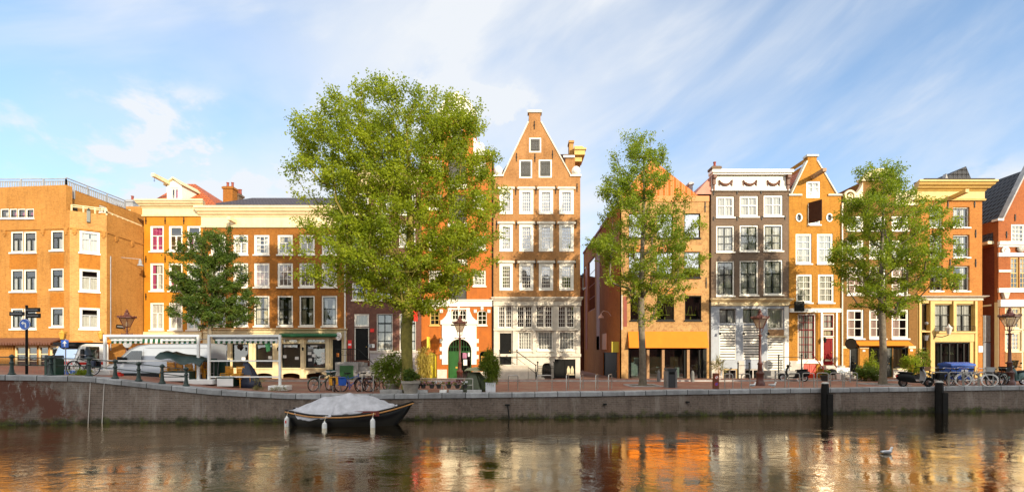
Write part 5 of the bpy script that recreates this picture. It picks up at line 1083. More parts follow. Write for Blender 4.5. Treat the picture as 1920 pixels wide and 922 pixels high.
def yellow_cornice_house():
    root = thing('amber_brick_house', 'amber brick house with wide yellow cornice, cream shopfront and iron window guards', 'house', (X(1780), 36, 0)); f = Facade(root)
    W = dict(frame='white', sash='sash_dark', fw=.07, rec=.12, bar=.04)
    for (y0, y1), bars in zip(((388, 426), (440, 482), (498, 545)), ('cross', 'TT', 'TT')):
        for i, (a, b) in enumerate(((1743, 1768), (1787, 1818))): f.win(a, b, y0, y1, bars=bars, curtain=[('magenta' if (y0 > 490 and i) else 'lace', 0, .68 if y0 > 490 else 1, .05, .55), ('lace', 0, 1, .62, 1)] if y0 < 490 or i else [('interior_warm', 0, .5, 0, 1)], **W)
    f.win(1727, 1742, 568, 620, frame='yellow_cream', sash='sash_dark', fw=.05, bars='one', gl='glass', rec=.14, curtain=('interior_warm', 0, 1, 0, .8)); f.win(1727, 1742, 622, 690, frame='yellow_cream', sash='sash_dark', fw=.05, bars='rail', gl='glass_dark', rec=.14, curtain=('interior_warm', 0, 1, .2, 1))
    for a, b in ((1752, 1785.5), (1792, 1825.5)): f.win(a, b, 569.5, 622, frame='yellow_cream', sash='sash_dark', fw=.06, rec=.12, bars='TT', curtain=[('lace', 0, 1, .02, .47), ('lace', 0, 1, .53, .98)])
    u0, u1, z0, z1 = f.r((1752, 1819, 641, 712)); f.hole(rect(u0, u1, z0, z1))
    def shop():
        b = f.mb()
        for p in (1752.8, 1766, 1782, 1797, 1809, 1818): b.box(f.u(p)-.045, f.u(p)+.045, .06, .14, z0, z1)
        b.box(u0, u1, .06, .14, z1-.08, z1); b.box(u0, u1, .06, .14, z0+.9, z0+.98); b.build('shop_frame', 'black_paint', root); b = f.mb(); b.poly((u0, .12, z0), (u1, .12, z0), (u1, .12, z1), (u0, .12, z1)); b.build('pane', 'glass_dark', root)
        u = f.u(1792); zz = f.z(661); b = f.mb(); b.tube((u, .6, zz+.1), (u, .6, z1), .01, n=5); b.lathe((u, .6, zz-.1), [(.3, 0), (.22, .12), (.05, .2)], 12); b.build('pendant_lamp', 'linen', root)
    f.todo.append(shop)
    L, Rr = f.u(1720.3), f.u(1841.5); z = f.z(374); zb = f.z(556); H = list(f.holes); td = f.todo; f.todo = []
    f.holes = [h for h in H if h[0][0] > zb]; f.wall([(zb, L, Rr), (z, L, Rr)], 'amber_brick', reveal=.26); f.holes = [h for h in H if h[0][0] < zb]; f.todo = td
    f.wall([(-.3, L, Rr), (zb-.003, L, Rr)], 'yellow_cream', name='shopfront', reveal=.24)
    f.cornice(1719, 1843, 343, 377, 'yellow_cream', .75); f.cornice(1721, 1842, 555, 563, 'warm_stone', .35); f.slab('cornice_top', 1717, 1846, 341.5, 343, 'black_paint', .8, .2)
    for a, b in ((1722, 1726.5), (1743, 1751), (1786, 1791.5), (1826.5, 1831)): f.slab('pilaster', a, b, 564, 712 if a != 1786 else 623, 'yellow_cream', .09)
    f.slab('pilaster', 1832, 1841, 564, 700, 'amber_brick', .06); f.slab('shop_band', 1752, 1826, 624, 640, 'yellow_cream', .05); f.slab('shop_band', 1752, 1828, 621, 624.5, 'yellow_cream', .16); f.slab('lilac_pier', 1833, 1841, 648, 660, 'planter_white', .08)
    hoist(f, 1783, 372, 1.3, 'yellow_cream', 0, .13, up=.12)
    b = f.mb(); b.prism([(L, z+.6), (f.u(1760, 3)+1.5, z+.6), (f.u(1772, 3), f.z(328, 0, 3))], 1.2, 8); b.build('roof', 'dark_tiles', root); b = f.mb(); b.prism([(f.u(1765, 1), z+.62), (f.u(1784, 1), z+.62), (f.u(1772.5, 1), f.z(326, 0, 1))], .9, 1.198); b.build('gable_end', 'coping_stone', root); b = f.mb(); b.box(L, Rr, .26, 9, z+.35, z+.6); b.build('flat_roof', 'lead_roof', root)
    f.anchors([(1777, 384), (1827, 382), (1829, 438), (1781, 493), (1829, 493)], .6)
    for a, b in ((1752, 1786), (1792, 1826)):
        m = f.mb(); y = -.12
        for zz in (f.z(611), f.z(622)): m.tube((f.u(a), y, zz), (f.u(b), y, zz), .014, n=5)
        for i in range(9): u = f.u(a)+(f.u(b)-f.u(a))*i/8; m.tube((u, y, f.z(622)), (u, y, f.z(611)), .010, n=5)
        m.build('window_guard', 'iron', root)
    u = f.u(1762); zz = f.z(620); b = f.mb(); b.path([(f.u(1749), -.1, f.z(630)), (f.u(1755), -.5, f.z(632)), (u, -.75, f.z(628))], .03, 6); b.cur = 1; b.lathe((u, -.75, f.z(627)), [(.10, 0), (.22, .42), (.24, .45), (.10, .6), (.03, .75)], 6); b.build('wall_lantern', ['iron', 'lantern_pale'], root)
    u = f.u(1735); b = f.mb(); b.lathe((u, -.05, f.z(638)), [(.12, 0), (.2, .35), (.25, .4)], 8, sy=.7); b.ball((u, -.1, f.z(606)), .12); b.build('window_ornament', 'lead_roof', root)

def alley_gate():
    root = thing('alley_gate', 'tall grey slatted gate closing the narrow alley beside the amber house', 'gate', (X(1857, 36.6), 36.6, 0)); f = Facade(root, (0, 36.6)); b = f.mb(); a, c = f.u(1843), f.u(1871)
    n = 11
    for i in range(n): u = a+(c-a)*(i+.5)/n; b.box(u-.022, u+.022, -.03, .01, f.z(640), f.z(591))
    for y in (592, 614, 640): zz = f.z(y); b.box(a, c, .011, .04, zz-.03, zz+.03)
    b.build('bar_panel', 'zinc', root); b = f.mb()
    for i in range(12): u = a+(c-a)*(i+.5)/12; b.box(u-.043, u+.043, -.03, .01, .05, f.z(643))
    b.box(a, c, .012, .05, .2, .3); b.box(a, c, .012, .05, 1.6, 1.7); b.box(a, c, -.05, .011, f.z(643)+.002, f.z(642)); b.build('slat_panel', 'gate_grey', root); b = f.mb(); u = f.u(1866); b.box(u-.12, u+.12, -.09, -.031, f.z(672), f.z(664)); b.build('letter_box', 'black_paint', root)

def renaissance_house():
    root = thing('red_gable_house', 'red brick house with white stone bands and steep dark tiled roof', 'house', (X(1930), 36, 0)); f = Facade(root)
    f.win(1896, 1922, 420, 456, frame='white', sash='white', fw=.08, bars=(3, 4, 2), curtain=WH); f.win(1934, 1960, 420, 456, frame='white', sash='white', fw=.08, bars=(3, 4, 2), curtain=WH)
    for a, b in ((1895, 1911), (1912, 1928), (1929, 1945)): f.win(a, b, 482, 541, frame='yellow_cream', sash='yellow_cream', fw=.07, rec=.06, bars=(2, 6, 3), curtain=('lace', .5, 1, 0, 1), sill=None)
    for a, b in ((1885, 1914), (1918, 1946)): f.win(a, b, 576, 616, frame='cream', sash='cream', fw=.1, bars=(4, 4, 0), gl='glass', curtain=('linen', 0, 1, 0, 1)); f.win(a, b, 622, 658, frame='cream', sash='cream', fw=.12, bars=(4, 4, 0), gl='glass_old')
    L, Rr = f.u(1872), f.u(2020); ze = f.z(452); zs = f.z(412); gc = (L+Rr)/2; H = list(f.holes); zb = f.z(566); td = f.todo; f.todo = []
    f.holes = [h for h in H if h[0][0] > zb]; f.wall([(zb, L, Rr), (zs, L, Rr), (zs, L+.35, Rr-.35), (f.z(300), gc-.4, gc+.4)], 'red_brick', depth=12); f.holes = [h for h in H if h[0][0] < zb]; f.todo = td
    f.wall([(-.3, L, Rr), (zb-.003, L, Rr)], 'cream', name='ground_front', depth=12)
    b = f.mb(); zr = f.z(310); zl = f.z(450); b.add([(L-.4, .4, zl), (L-.4, 12, zl), (gc, 12, zr), (gc, .4, zr), (Rr, .4, zl), (Rr, 12, zl)], [(0, 1, 2, 3), (3, 2, 5, 4), (1, 5, 2), (0, 3, 4)]); b.build('roof', 'dark_tiles', root); b = f.mb(); b.box(L-.5, L-.02, .3, 12, zl-.22, zl-.01); b.build('gutter', 'cream', root)
    coping(f, [(L+.35, zs), (gc-.4, f.z(300))], 'coping_stone', .1, -.05, .38); f.slab('shoulder_stone', 1869, 1880, 410, 414, 'white', .1, .4)
    for y0, y1, pr in ((453, 459, .16), (460, 463, .1), (474, 481, .08), (506, 510, .06), (540, 548, .10), (562, 575, .22)):
        if y0 in (506,): f.slab('stone_band', 1872, 1894, y0, y1, 'white', pr)
        else: f.slab('stone_band', 1871, 1990, y0, y1, 'white', pr)
    for p in (1878, 1952): b = f.mb(); scroll(b, f.u(p)+.2, f.z(470), .3, 1, -.1, .02); b.ball((f.u(1912), -.1, f.z(467)), .3, .12, .25); b.build('carved_ornament', 'white', root)
    b = f.mb(); u = f.u(1883); b.prism([(u-.25, f.z(549)), (u+.25, f.z(549)), (u+.1, f.z(560)), (u-.1, f.z(560))], -.2, .02); b.build('console', 'warm_stone', root)
    for a, b_ in ((1873, 1883), (1914.5, 1917.5)): f.slab('pilaster', a, b_, 577, 712, 'red_brick' if a < 1880 else 'cream', .05)
    f.slab('plinth', 1884, 1990, 661, 712, 'warm_brick', .04); f.anchors([(1887, 440), (1903, 408)], .5)
    b = f.mb(); b.box(L-.02, L-.001, .3, 12, -.2, ze-.3); b.build('side_wall', 'dark_red_brick', root); b = f.mb(); b.box(L-.05, L-.021, .5, 11, f.z(572), f.z(569)); b.build('side_ledge', 'white', root)
for fn in (tan_building, back_house, orange_house, brown_house, plum_house, warehouse, brick_gable, orange_roof_house, alley_end, grey_house, yellow_gable, brown_scroll_house, yellow_cornice_house, alley_gate, renaissance_house): fn()

def near_bank():
    """the houses on the bank behind the viewer: they shade the water and the foot of the street and stand in the window reflections"""
    rn = random.Random(11); x = -16.0; k = 0; looks = ('stepped roof', 'steep tiled roof', 'low roof', 'wide cornice', 'tall chimney', 'pointed gable')
    hs = [15.7, 16.4, 15.0, 16.2, 15.6, 16.6, 14.9, 16.0, 15.8, 16.3, 15.2]
    for h in hs:
        w = 8.6 + rn.random() * 1.4
        root = thing('near_bank_house', 'dark brick house across the canal facing the row, %s' % looks[k % 6], 'house', (x + w/2, -13, 0), 'houses on the near bank'); f = Facade(root, (x + w, -13), (-1, 0))
        for r in range(4):
            for c in range(3): u = w*(c+.5)/3; f.hole(rect(u-.55, u+.55, 1.2+r*3.3, 3.2+r*3.3))
        f.wall([(-.3, 0, w-.02), (h, 0, w-.02)], 'near_brick', depth=10)
        b = f.mb(); b.prism([(-.3, h-.1), (10.2, h-.1), (5, h+1.6)], 0, w-.02, 'x'); b.v = b.v; b.build('roof', 'slate_tiles', root); x += w; k += 1
near_bank()
# ------------------------------------------------------------------ foliage
leafmat('leaf_light', (.125, .18, .010), (.35, .40, .018), .46); leafmat('leaf_mid', (.105, .175, .012), (.30, .365, .022), .45); leafmat('leaf_dark', (.045, .090, .014), (.12, .17, .020), .38)
leafmat('leaf_bamboo', (.08, .14, .012), (.20, .25, .02), .4); leafmat('leaf_yellow', (.30, .24, .04), (.48, .38, .09), .4); leafmat('leaf_dry', (.16, .15, .05), (.28, .25, .10), .3)
def leaf_mesh(name, P, Dr, size, mat, parent, rs, tone, width=.55, droop=0.0):
    """one diamond leaf per row of P, growing along Dr"""
    n = len(P); o = np.array(org(parent)); D = Dr / np.linalg.norm(Dr, axis=1, keepdims=True)
    rv = rs.normal(size=(n, 3)); S = np.cross(D, rv); S /= np.linalg.norm(S, axis=1, keepdims=True) + 1e-9
    Nn = np.cross(S, D); L = (size * rs.uniform(.65, 1.25, n))[:, None]; Wd = L * width * .5
    a = P; b = P + D*L*.45 + S*Wd + Nn*L*.06; c = P + D*L + np.array([0, 0, -1.0])*L*droop; d = P + D*L*.45 - S*Wd + Nn*L*.06
    V = np.stack([a, b, c, d], 1).reshape(-1, 3) - o
    me = bpy.data.meshes.new(name); me.vertices.add(4*n); me.vertices.foreach_set('co', V.astype(np.float32).ravel())
    me.loops.add(4*n); me.loops.foreach_set('vertex_index', np.arange(4*n, dtype=np.int32)); me.polygons.add(n)
    me.polygons.foreach_set('loop_start', np.arange(0, 4*n, 4, dtype=np.int32)); me.polygons.foreach_set('loop_total', np.full(n, 4, dtype=np.int32))
    at = me.attributes.new('tone', 'FLOAT', 'POINT'); at.data.foreach_set('value', np.repeat(tone, 4).astype(np.float32))
    me.materials.append(M[mat]); me.update(calc_edges=True); me.validate()
    ob = bpy.data.objects.new(name, me); COL.objects.link(ob); ob.parent = parent; return ob
def tree(name, label, px, D, base_y, prof, fork, r0, nclump, per, lsize, leaf, bark, seed, lean=0.0, spread=1.0, spray=.85):
    bx, by = X(px, D), D; bz = gz(bx, by) - .05; root = thing(name, label, 'tree', (bx, by, bz), 'street trees along the quay')
    rs = np.random.RandomState(seed); tab = sorted([(Z(y, D), X(a, D), X(b, D)) for y, a, b in prof]); zs = [t[0] for t in tab]
    zlo, zhi = zs[0], zs[-1] - .62*spray; fz = Z(fork, D)
    def span(z): return np.interp(z, zs, [t[1] for t in tab]), np.interp(z, zs, [t[2] for t in tab])
    # clump centres: evenly strewn through the crown, thicker towards its skin
    C = []; tries = 0
    area = [span(z)[1] - span(z)[0] for z in np.linspace(zlo, zhi, 40)]; amax = max(area)
    while len(C) < nclump and tries < 60000:
        tries += 1; z = rs.uniform(zlo, zhi); l, r = span(z); w = max((r - l) / 2 - .22*spray, .15)
        if rs.rand() > (2*w/amax) ** 1.3 + .06: continue
        th = rs.uniform(0, 2*math.pi); q = rs.rand() ** .42 * (.98 + .15*math.sin(2.1*z + 1.7*math.cos(th) + seed) * math.sin(2*th + 1.3*z) + .07*math.sin(5*z + 3*th))
        c = np.array([(l+r)/2 + w*q*math.cos(th), by + min(w, amax*.42)*.66*q*math.sin(th)*spread, z])
        if all(np.sum((c - k) ** 2) > (.26*amax/math.sqrt(nclump)*2.0) ** 2 for k in C): C.append(c)
    C = np.array(C)
    # limbs: grow each clump from the nearest wood that lies below it
    nodes = [np.array([bx + lean*t*(zhi-bz), by, bz + t*(zhi-.12*(zhi-zlo)-bz)]) + np.array([.10*math.sin(6*t+seed), .10*math.cos(5*t+seed), 0])*min(1, t*4) for t in np.linspace(0, 1, 22)]
    par = [-1] + list(range(21)); nt = len(nodes); order = np.argsort(np.hypot(C[:, 0]-bx, C[:, 1]-by) + .25*np.abs(C[:, 2]-fz)); ends = {}
    for ci in order:
        c = C[ci]; A = np.array(nodes); d = c - A; dist = np.linalg.norm(d, axis=1); hd = np.hypot(d[:, 0], d[:, 1])
        cost = dist + 1.3*np.maximum(0, .45*hd - d[:, 2]) + (A[:, 2] < fz - .3) * 30
        k = int(np.argmin(cost)); n = max(1, int(dist[k] / .55)); p = k
        for i in range(1, n + 1):
            t = i / n; q = A[k] + d[k]*t; q = q + np.array([0, 0, -.10*dist[k]*math.sin(math.pi*t)]) + (rs.normal(size=3)*.05 if i < n else 0)
            nodes.append(q); par.append(p); p = len(nodes) - 1
        ends[ci] = p
    cnt = np.zeros(len(nodes)); 
    for e in ends.values():
        k = e
        while k >= 0: cnt[k] += 1; k = par[k]
    tot = cnt[0] or 1; rad = np.maximum(.014, r0 * (np.maximum(cnt, 1) / tot) ** .52)
    b = MB(); kidsof = {}
    for i, p in enumerate(par): kidsof.setdefault(p, []).append(i)
    for i in range(nt):                                  # flare at the foot of the trunk
        if nodes[i][2] < fz: rad[i] = r0 * (1 - .18*i/nt) * (1 + .35*math.exp(-(nodes[i][2]-bz)/.25))
    def walk(i):
        stack = [(i, [par[i]] if par[i] >= 0 else [])]
        while stack:
            k, ch = stack.pop(); ch = ch + [k]
            while True:
                ks = sorted(kidsof.get(k, []), key=lambda j: -cnt[j])
                if not ks: break
                for j in ks[1:]: stack.append((j, [k]))
                k = ks[0]; ch.append(k)
            if len(ch) > 1 and cnt[ch[-1]] + cnt[ch[min(1, len(ch)-1)]] > 0:
                rr = [rad[q] for q in ch]
                if ch[0] != 0: rr[0] = min(rr[0], rr[1]*1.25)
                b.path([nodes[q] for q in ch], rr, 10 if ch[0] == 0 else 5)
    walk(0); tr = b.build('trunk', bark, root, smooth=True)
    # leaves
    Ps, Ds, Ts = [], [], []; up = np.array([0, 0, 1.0])
    for ci, c in enumerate(C):
        out = np.array([c[0]-bx, c[1]-by, max(.4, (c[2]-zlo)*.42)]); out /= np.linalg.norm(out); n = int(per * rs.uniform(.55, 1.35)); tone = rs.uniform(-.15, .65)
        for w in range(3):                               # a few leafy twigs per clump
            ax = out + rs.normal(size=3)*.5; ax /= np.linalg.norm(ax); m = n // 3; t = rs.beta(1.3, 1.2, m); ln = spray * rs.uniform(.7, 1.35)
            pos = c - ax*ln*.45 + np.outer(t*ln, ax) + rs.normal(size=(m, 3)) * (np.array([.20, .20, .14])*spray) * (1 - .45*t)[:, None]
            Ps.append(pos); Ds.append(ax*.5 + rs.normal(size=(m, 3))*.8 + up*.05); Ts.append(np.clip(tone + rs.uniform(-.2, .45, m), 0, 1))
    leaf_mesh('crown', np.concatenate(Ps), np.concatenate(Ds), lsize, leaf, root, rs, np.concatenate(Ts), .62, .15)
    return root
tree('street_tree', 'largest street tree, wide yellow green crown and mossy trunk beside the stone pot', 765, 24.5, 735,
     [(170,663,848),(185,648,862),(212,608,890),(235,583,925),(250,556,940),(290,560,948),(320,556,948),(345,548,945),(375,544,938),(400,568,940),(430,553,940),(455,556,935),(480,568,935),(505,578,925),(530,598,900),(555,658,860),(580,723,820),(600,753,795)],
     572, .29, 820, 165, .125, 'leaf_light', 'moss_bark', 4, spray=.95)
tree('street_tree', 'slim airy street tree in front of the orange canopy shopfront', 1205, 28.8, 722,
     [(238,1196,1210),(250,1168,1214),(272,1162,1258),(290,1150,1264),(310,1155,1262),(330,1118,1266),(352,1112,1280),(370,1115,1285),(400,1118,1292),(420,1112,1302),(445,1100,1325),(470,1108,1325),(490,1110,1330),(512,1125,1322),(535,1140,1318),(555,1150,1285),(580,1168,1255),(605,1192,1222)],
     592, .20, 310, 150, .12, 'leaf_mid', 'grey_bark', 9, lean=.0, spray=.85)
tree('street_tree', 'slender fresh green street tree in front of the olive brown house, beside the black scooter', 1655, 29.0, 720,
     [(297,1640,1660),(312,1612,1690),(330,1602,1698),(350,1606,1712),(375,1580,1722),(395,1566,1760),(420,1560,1768),(445,1582,1792),(465,1570,1796),(485,1556,1790),(505,1556,1790),(525,1580,1808),(545,1590,1770),(565,1606,1735),(590,1640,1692)],
     585, .19, 330, 150, .12, 'leaf_mid', 'grey_bark', 15, spray=.8)
tree('street_tree', 'smallest street tree, dark green rounded crown behind the cafe terrace', 398, 30.0, 716,
     [(424,385,428),(440,358,452),(460,342,456),(480,330,452),(505,322,462),(525,318,470),(545,314,476),(565,312,478),(582,318,478),(598,338,470),(612,368,440)],
     618, .13, 300, 150, .12, 'leaf_dark', 'grey_bark', 21, spray=.62)
def bush(root, c, rx, ry, rz, n, size, mat, seed, width=.2, stems=10, foot=None, droop=.3, shape=1.0, name='foliage'):
    n = int(n*2.2) if n > 300 else n; rs = np.random.RandomState(seed); c = np.array(c); m = max(6, n // 60); cl = rs.normal(size=(m, 3)); cl /= np.linalg.norm(cl, axis=1, keepdims=True); cl *= (rs.rand(m, 1) ** .4)
    cl = c + cl * np.array([rx, ry, rz]); k = rs.randint(0, m, n); P = cl[k] + rs.normal(size=(n, 3)) * np.array([rx, ry, rz]) * .17
    Dr = (P - c) * np.array([1, 1, .5]) / max(rx, .2) + rs.normal(size=(n, 3))*.7 + np.array([0, 0, .25]); leaf_mesh(name, P, Dr, size, mat, root, rs, rs.rand(n)*.6 + .4*rs.rand(m)[k], width, droop)
    if stems:
        b = MB(); f = np.array(foot if foot is not None else c - np.array([0, 0, rz]))
        for i in range(stems):
            e = cl[i % m]; q = f + (rs.rand(3)-.5)*np.array([rx, ry, 0])*.5; b.path([q, (q+e)/2 + rs.normal(size=3)*.05, e], [.016, .012, .006], 5)
        b.build('stems', 'wood', root)
paint('mirror_back', (.018, .014, .011), .9, .2, 4, spec=.05)
# ------------------------------------------------------------------ things on the quay
def base(px, D): x = X(px, D); return (x, D, gz(x, D))
def lamp_post():
    root = thing('street_lamp', 'lamp', 'street lamp', (0, 0, 0), 'crown lanterns along the street'); b = MB()
    b.lathe((0, 0, -.1), [(.27, 0), (.27, .28), (.23, .34), (.20, .40), (.20, .72), (.235, .78), (.235, .84), (.13, .96), (.12, 1.32), (.15, 1.36), (.15, 1.42), (.085, 1.5), (.062, 3.0), (.10, 3.05), (.10, 3.1), (.05, 3.14), (.045, 3.5)], 12); b.build('post', 'lamp_red', root, True)
    b = MB(); b.tube((-.32, 0, 2.98), (.32, 0, 2.98), .022, n=6); b.ball((-.33, 0, 2.98), .045, n=8, m=5); b.ball((.33, 0, 2.98), .045, n=8, m=5); b.build('ladder_bar', 'lamp_red', root)
    z0, z1, r0, r1, n = 3.42, 3.98, .19, .44, 6; fr = MB(); gl = MB()
    for i in range(n):
        t = 2*math.pi*i/n + .2; q = 2*math.pi*(i+1)/n + .2; a, b_, c, d = (r0*math.cos(t), r0*math.sin(t), z0), (r0*math.cos(q), r0*math.sin(q), z0), (r1*math.cos(q), r1*math.sin(q), z1), (r1*math.cos(t), r1*math.sin(t), z1)
        fr.tube(a, d, .018, n=5); fr.tube(a, b_, .018, n=5); fr.tube(d, c, .028, n=5); gl.poly(a, b_, c, d); fr.path([(0, 0, 3.1), (a[0]*.9, a[1]*.9, 3.22), a], .014, 5)
    fr.build('lantern_frame', 'lamp_red', root); gl.build('lantern_pane', 'lantern', root)
    b = MB(); b.lathe((0, 0, z1), [(.50, 0), (.50, .05), (.34, .10), (.16, .20), (.13, .26), (.13, .34), (.07, .37), (.09, .43), (.05, .5), (.015, .56)], 12)
    for i in range(12): t = 2*math.pi*i/12; b.lathe((.47*math.cos(t), .47*math.sin(t), z1+.05), [(.05, 0), (.055, .04), (.02, .09)], 6)
    b.build('lantern_crown', 'lamp_red', root); b = MB(); b.lathe((0, 0, 3.45), [(.05, 0), (.06, .12), (.035, .3), (.0, .34)], 8); b.build('bulb_holder', 'lantern_pale', root); return root
def lantern_mat():
    m, nt, N, L, b = _nt('lantern'); N.remove(b); out = N['Material Output']; d = N.new('ShaderNodeBsdfTranslucent'); d.inputs[0].default_value = (.70, .60, .48, 1); t = N.new('ShaderNodeBsdfTransparent'); t.inputs[0].default_value = (.95, .9, .82, 1)
    g = N.new('ShaderNodeBsdfGlossy'); g.inputs['Roughness'].default_value = .1; m1 = N.new('ShaderNodeMixShader'); m1.inputs[0].default_value = .55; L.new(d.outputs[0], m1.inputs[1]); L.new(t.outputs[0], m1.inputs[2])
    m2 = N.new('ShaderNodeMixShader'); m2.inputs[0].default_value = .1; L.new(m1.outputs[0], m2.inputs[1]); L.new(g.outputs[0], m2.inputs[2]); L.new(m2.outputs[0], out.inputs[0]); M['lantern'] = m
lantern_mat()
lp = lamp_post(); lspots = [(238, 30.5, 'lantern post behind the white terrace frame, beside the silver van'), (862, 32.5, 'sunlit red brown lantern post before the green arched door'), (1425, 28.6, 'tall lantern post before the pale blue shopfront, near two gulls'), (1893, 28.0, 'lantern post before the red gable house, beside parked bicycles')]
for i, (px, D, lb) in enumerate(lspots):
    p = base(px, D)
    if i == 0: lp.location = p; lp['label'] = lb
    else: dup(lp, p, .4*i, lb)

def bicycle(col='black_paint', tyre='rubber', basket=None, bag=None, wheel='chrome'):
    root = thing('bicycle', 'bicycle', 'bicycle', (0, 0, 0)); wr = .335; xa, xf = -.53, .55
    for x in (xa, xf):
        b = MB(); b.ring((x, 0, wr), wr, .022, 'y', 26, 6); w = b.build('wheel', tyre, root); b = MB(); b.ring((x, 0, wr), wr-.03, .010, 'y', 22, 4)
        for i in range(9): t = math.pi*2*i/9; b.tube((x, 0, wr), (x+(wr-.03)*math.cos(t), 0, wr+(wr-.03)*math.sin(t)), .004, n=3, cap=False)
        b.tube((x, -.05, wr), (x, .05, wr), .03, n=8); b.build('rim', wheel, w)
    b = MB(); sx, sz, bx, bz, hx, hz = -.20, .82, -.08, .30, .36, .84; t = .019
    for p, q in (((sx, 0, sz), (bx, 0, bz)), ((bx, 0, bz), (hx+.04, 0, hz-.18)), ((sx+.04, 0, sz-.16), (hx, 0, hz-.02)), ((hx-.03, 0, hz+.1), (hx+.06, 0, hz-.25))): b.tube(p, q, t, n=6)
    for s in (-.05, .05): b.tube((bx, s, bz), (xa, s, wr), .011, n=5); b.tube((sx, s*.5, sz-.1), (xa, s, wr), .011, n=5); b.tube((hx+.06, s*.7, hz-.22), (xf, s, wr), .013, n=5)
    for x in (xa, xf): b.ring((x, 0, wr), wr+.045, .020, 'y', 12, 4, R(20) if x > 0 else R(0), R(170))
    b.box(xa-.16, xa+.24, -.07, .07, .72, .735); b.tube((xa-.1, -.06, .72), (xa, -.06, wr), .008, n=4); b.tube((xa-.1, .06, .72), (xa, .06, wr), .008, n=4); b.ring((bx, .03, bz), .09, .012, 'y', 14, 4); b.box(bx-.02, bx+.02, .04, .06, bz-.17, bz); b.box(bx-.05, bx+.05, .06, .13, bz-.18, bz-.16); b.build('frame', col, root)
    b = MB(); b.path([(hx-.18, -.29, hz+.14), (hx-.05, -.26, hz+.18), (hx-.02, 0, hz+.16), (hx-.05, .26, hz+.18), (hx-.18, .29, hz+.14)], .014, 6); b.tube((hx-.02, 0, hz+.05), (hx-.02, 0, hz+.17), .015, n=6); b.build('handlebar', 'chrome', root)
    b = MB(); b.prism([(sx-.16, -.09), (sx-.16, .09), (sx-.02, .06), (sx+.13, .02), (sx+.13, -.02), (sx-.02, -.06)], sz+.10, sz+.16, 'z'); b.tube((sx, 0, sz-.05), (sx, 0, sz+.11), .014, n=6); b.build('saddle', 'rubber', root)
    if basket: b = MB(); b.add([(hx+.06, -.17, hz-.02), (hx+.36, -.17, hz-.02), (hx+.36, .17, hz-.02), (hx+.06, .17, hz-.02), (hx+.03, -.2, hz+.24), (hx+.42, -.2, hz+.24), (hx+.42, .2, hz+.24), (hx+.03, .2, hz+.24)], [(0,3,2,1), (0,1,5,4), (1,2,6,5), (2,3,7,6), (3,0,4,7)]); b.build('basket', basket, root)
    if bag:
        b = MB()
        for s in (-1, 1): b.box(xa-.18, xa+.2, s*.09 if s > 0 else -.2, .2 if s > 0 else -.09, .36, .70)
        b.box(xa-.18, xa+.2, -.2, .2, .737, .76); b.build('pannier', bag, root)
    return root
def place(o, px, D, rz, label, group=None, dz=0.0, lean=0.0):
    p = base(px, D); o.location = (p[0], p[1], p[2] + dz); o.rotation_euler = (lean, 0, rz); o['label'] = label
    if group: o['group'] = group
    return o
GB = 'bicycles parked on the quay'
place(bicycle('teal_paint', basket='teal_paint'), 603, 25.3, R(62), 'teal bicycle with teal front basket at the leftmost of the left bike racks', GB, lean=.06)
place(bicycle('iron', bag='chair_orange'), 624, 25.2, R(118), 'dark bicycle with an orange rear bag beside the teal bicycle', GB, lean=-.06)
place(bicycle('blue_paint', bag='blue_paint'), 659, 25.2, R(35), 'bright blue bicycle with blue panniers behind the covered boat', GB, lean=.05)
place(bicycle('black_paint'), 689, 25.6, R(60), 'plain black bicycle between the blue bicycle and the brown framed one', GB, lean=-.05)
place(bicycle('post_brown', bag=None), 710, 25.3, R(35), 'brown framed bicycle nearest the bamboo bush', GB, lean=.05)
place(bicycle('black_paint', bag='tarp_navy'), 156, 23.9, R(176), 'black bicycle leaning on the canal railing before the tow truck', GB, lean=.08)
place(bicycle('black_paint', bag='rubber', wheel='chrome'), 1772, 27.6, R(12), 'black bicycle with dark bags in front of the blue container', GB, lean=.04)
place(bicycle('sign_white', tyre='sign_white', basket='crate_grey'), 1830, 27.2, R(-38), 'white wheeled bicycle with a grey crate on its handlebar', GB, lean=-.05)
place(bicycle('black_paint'), 1797, 27.9, R(8), 'plain dark bicycle behind the white wheeled one', GB, lean=.06)
place(bicycle('iron', basket='black_paint', bag='rubber'), 1868, 27.6, R(14), 'dark bicycle with black basket beside the teal scooter', GB, lean=.05)
place(bicycle('zinc'), 1846, 28.1, R(150), 'grey bicycle standing behind the crate bicycle', GB, lean=-.04)

place(bicycle('dark_green', basket='wood'), 1757, 28.3, R(168), 'green bicycle with a brown front basket behind the black scooter front wheel', GB, lean=.05)
place(bicycle('black_paint', bag='rubber'), 1886, 28.6, R(20), 'black bicycle leaning by the lamp post foot before the red gable house', GB, lean=-.05)

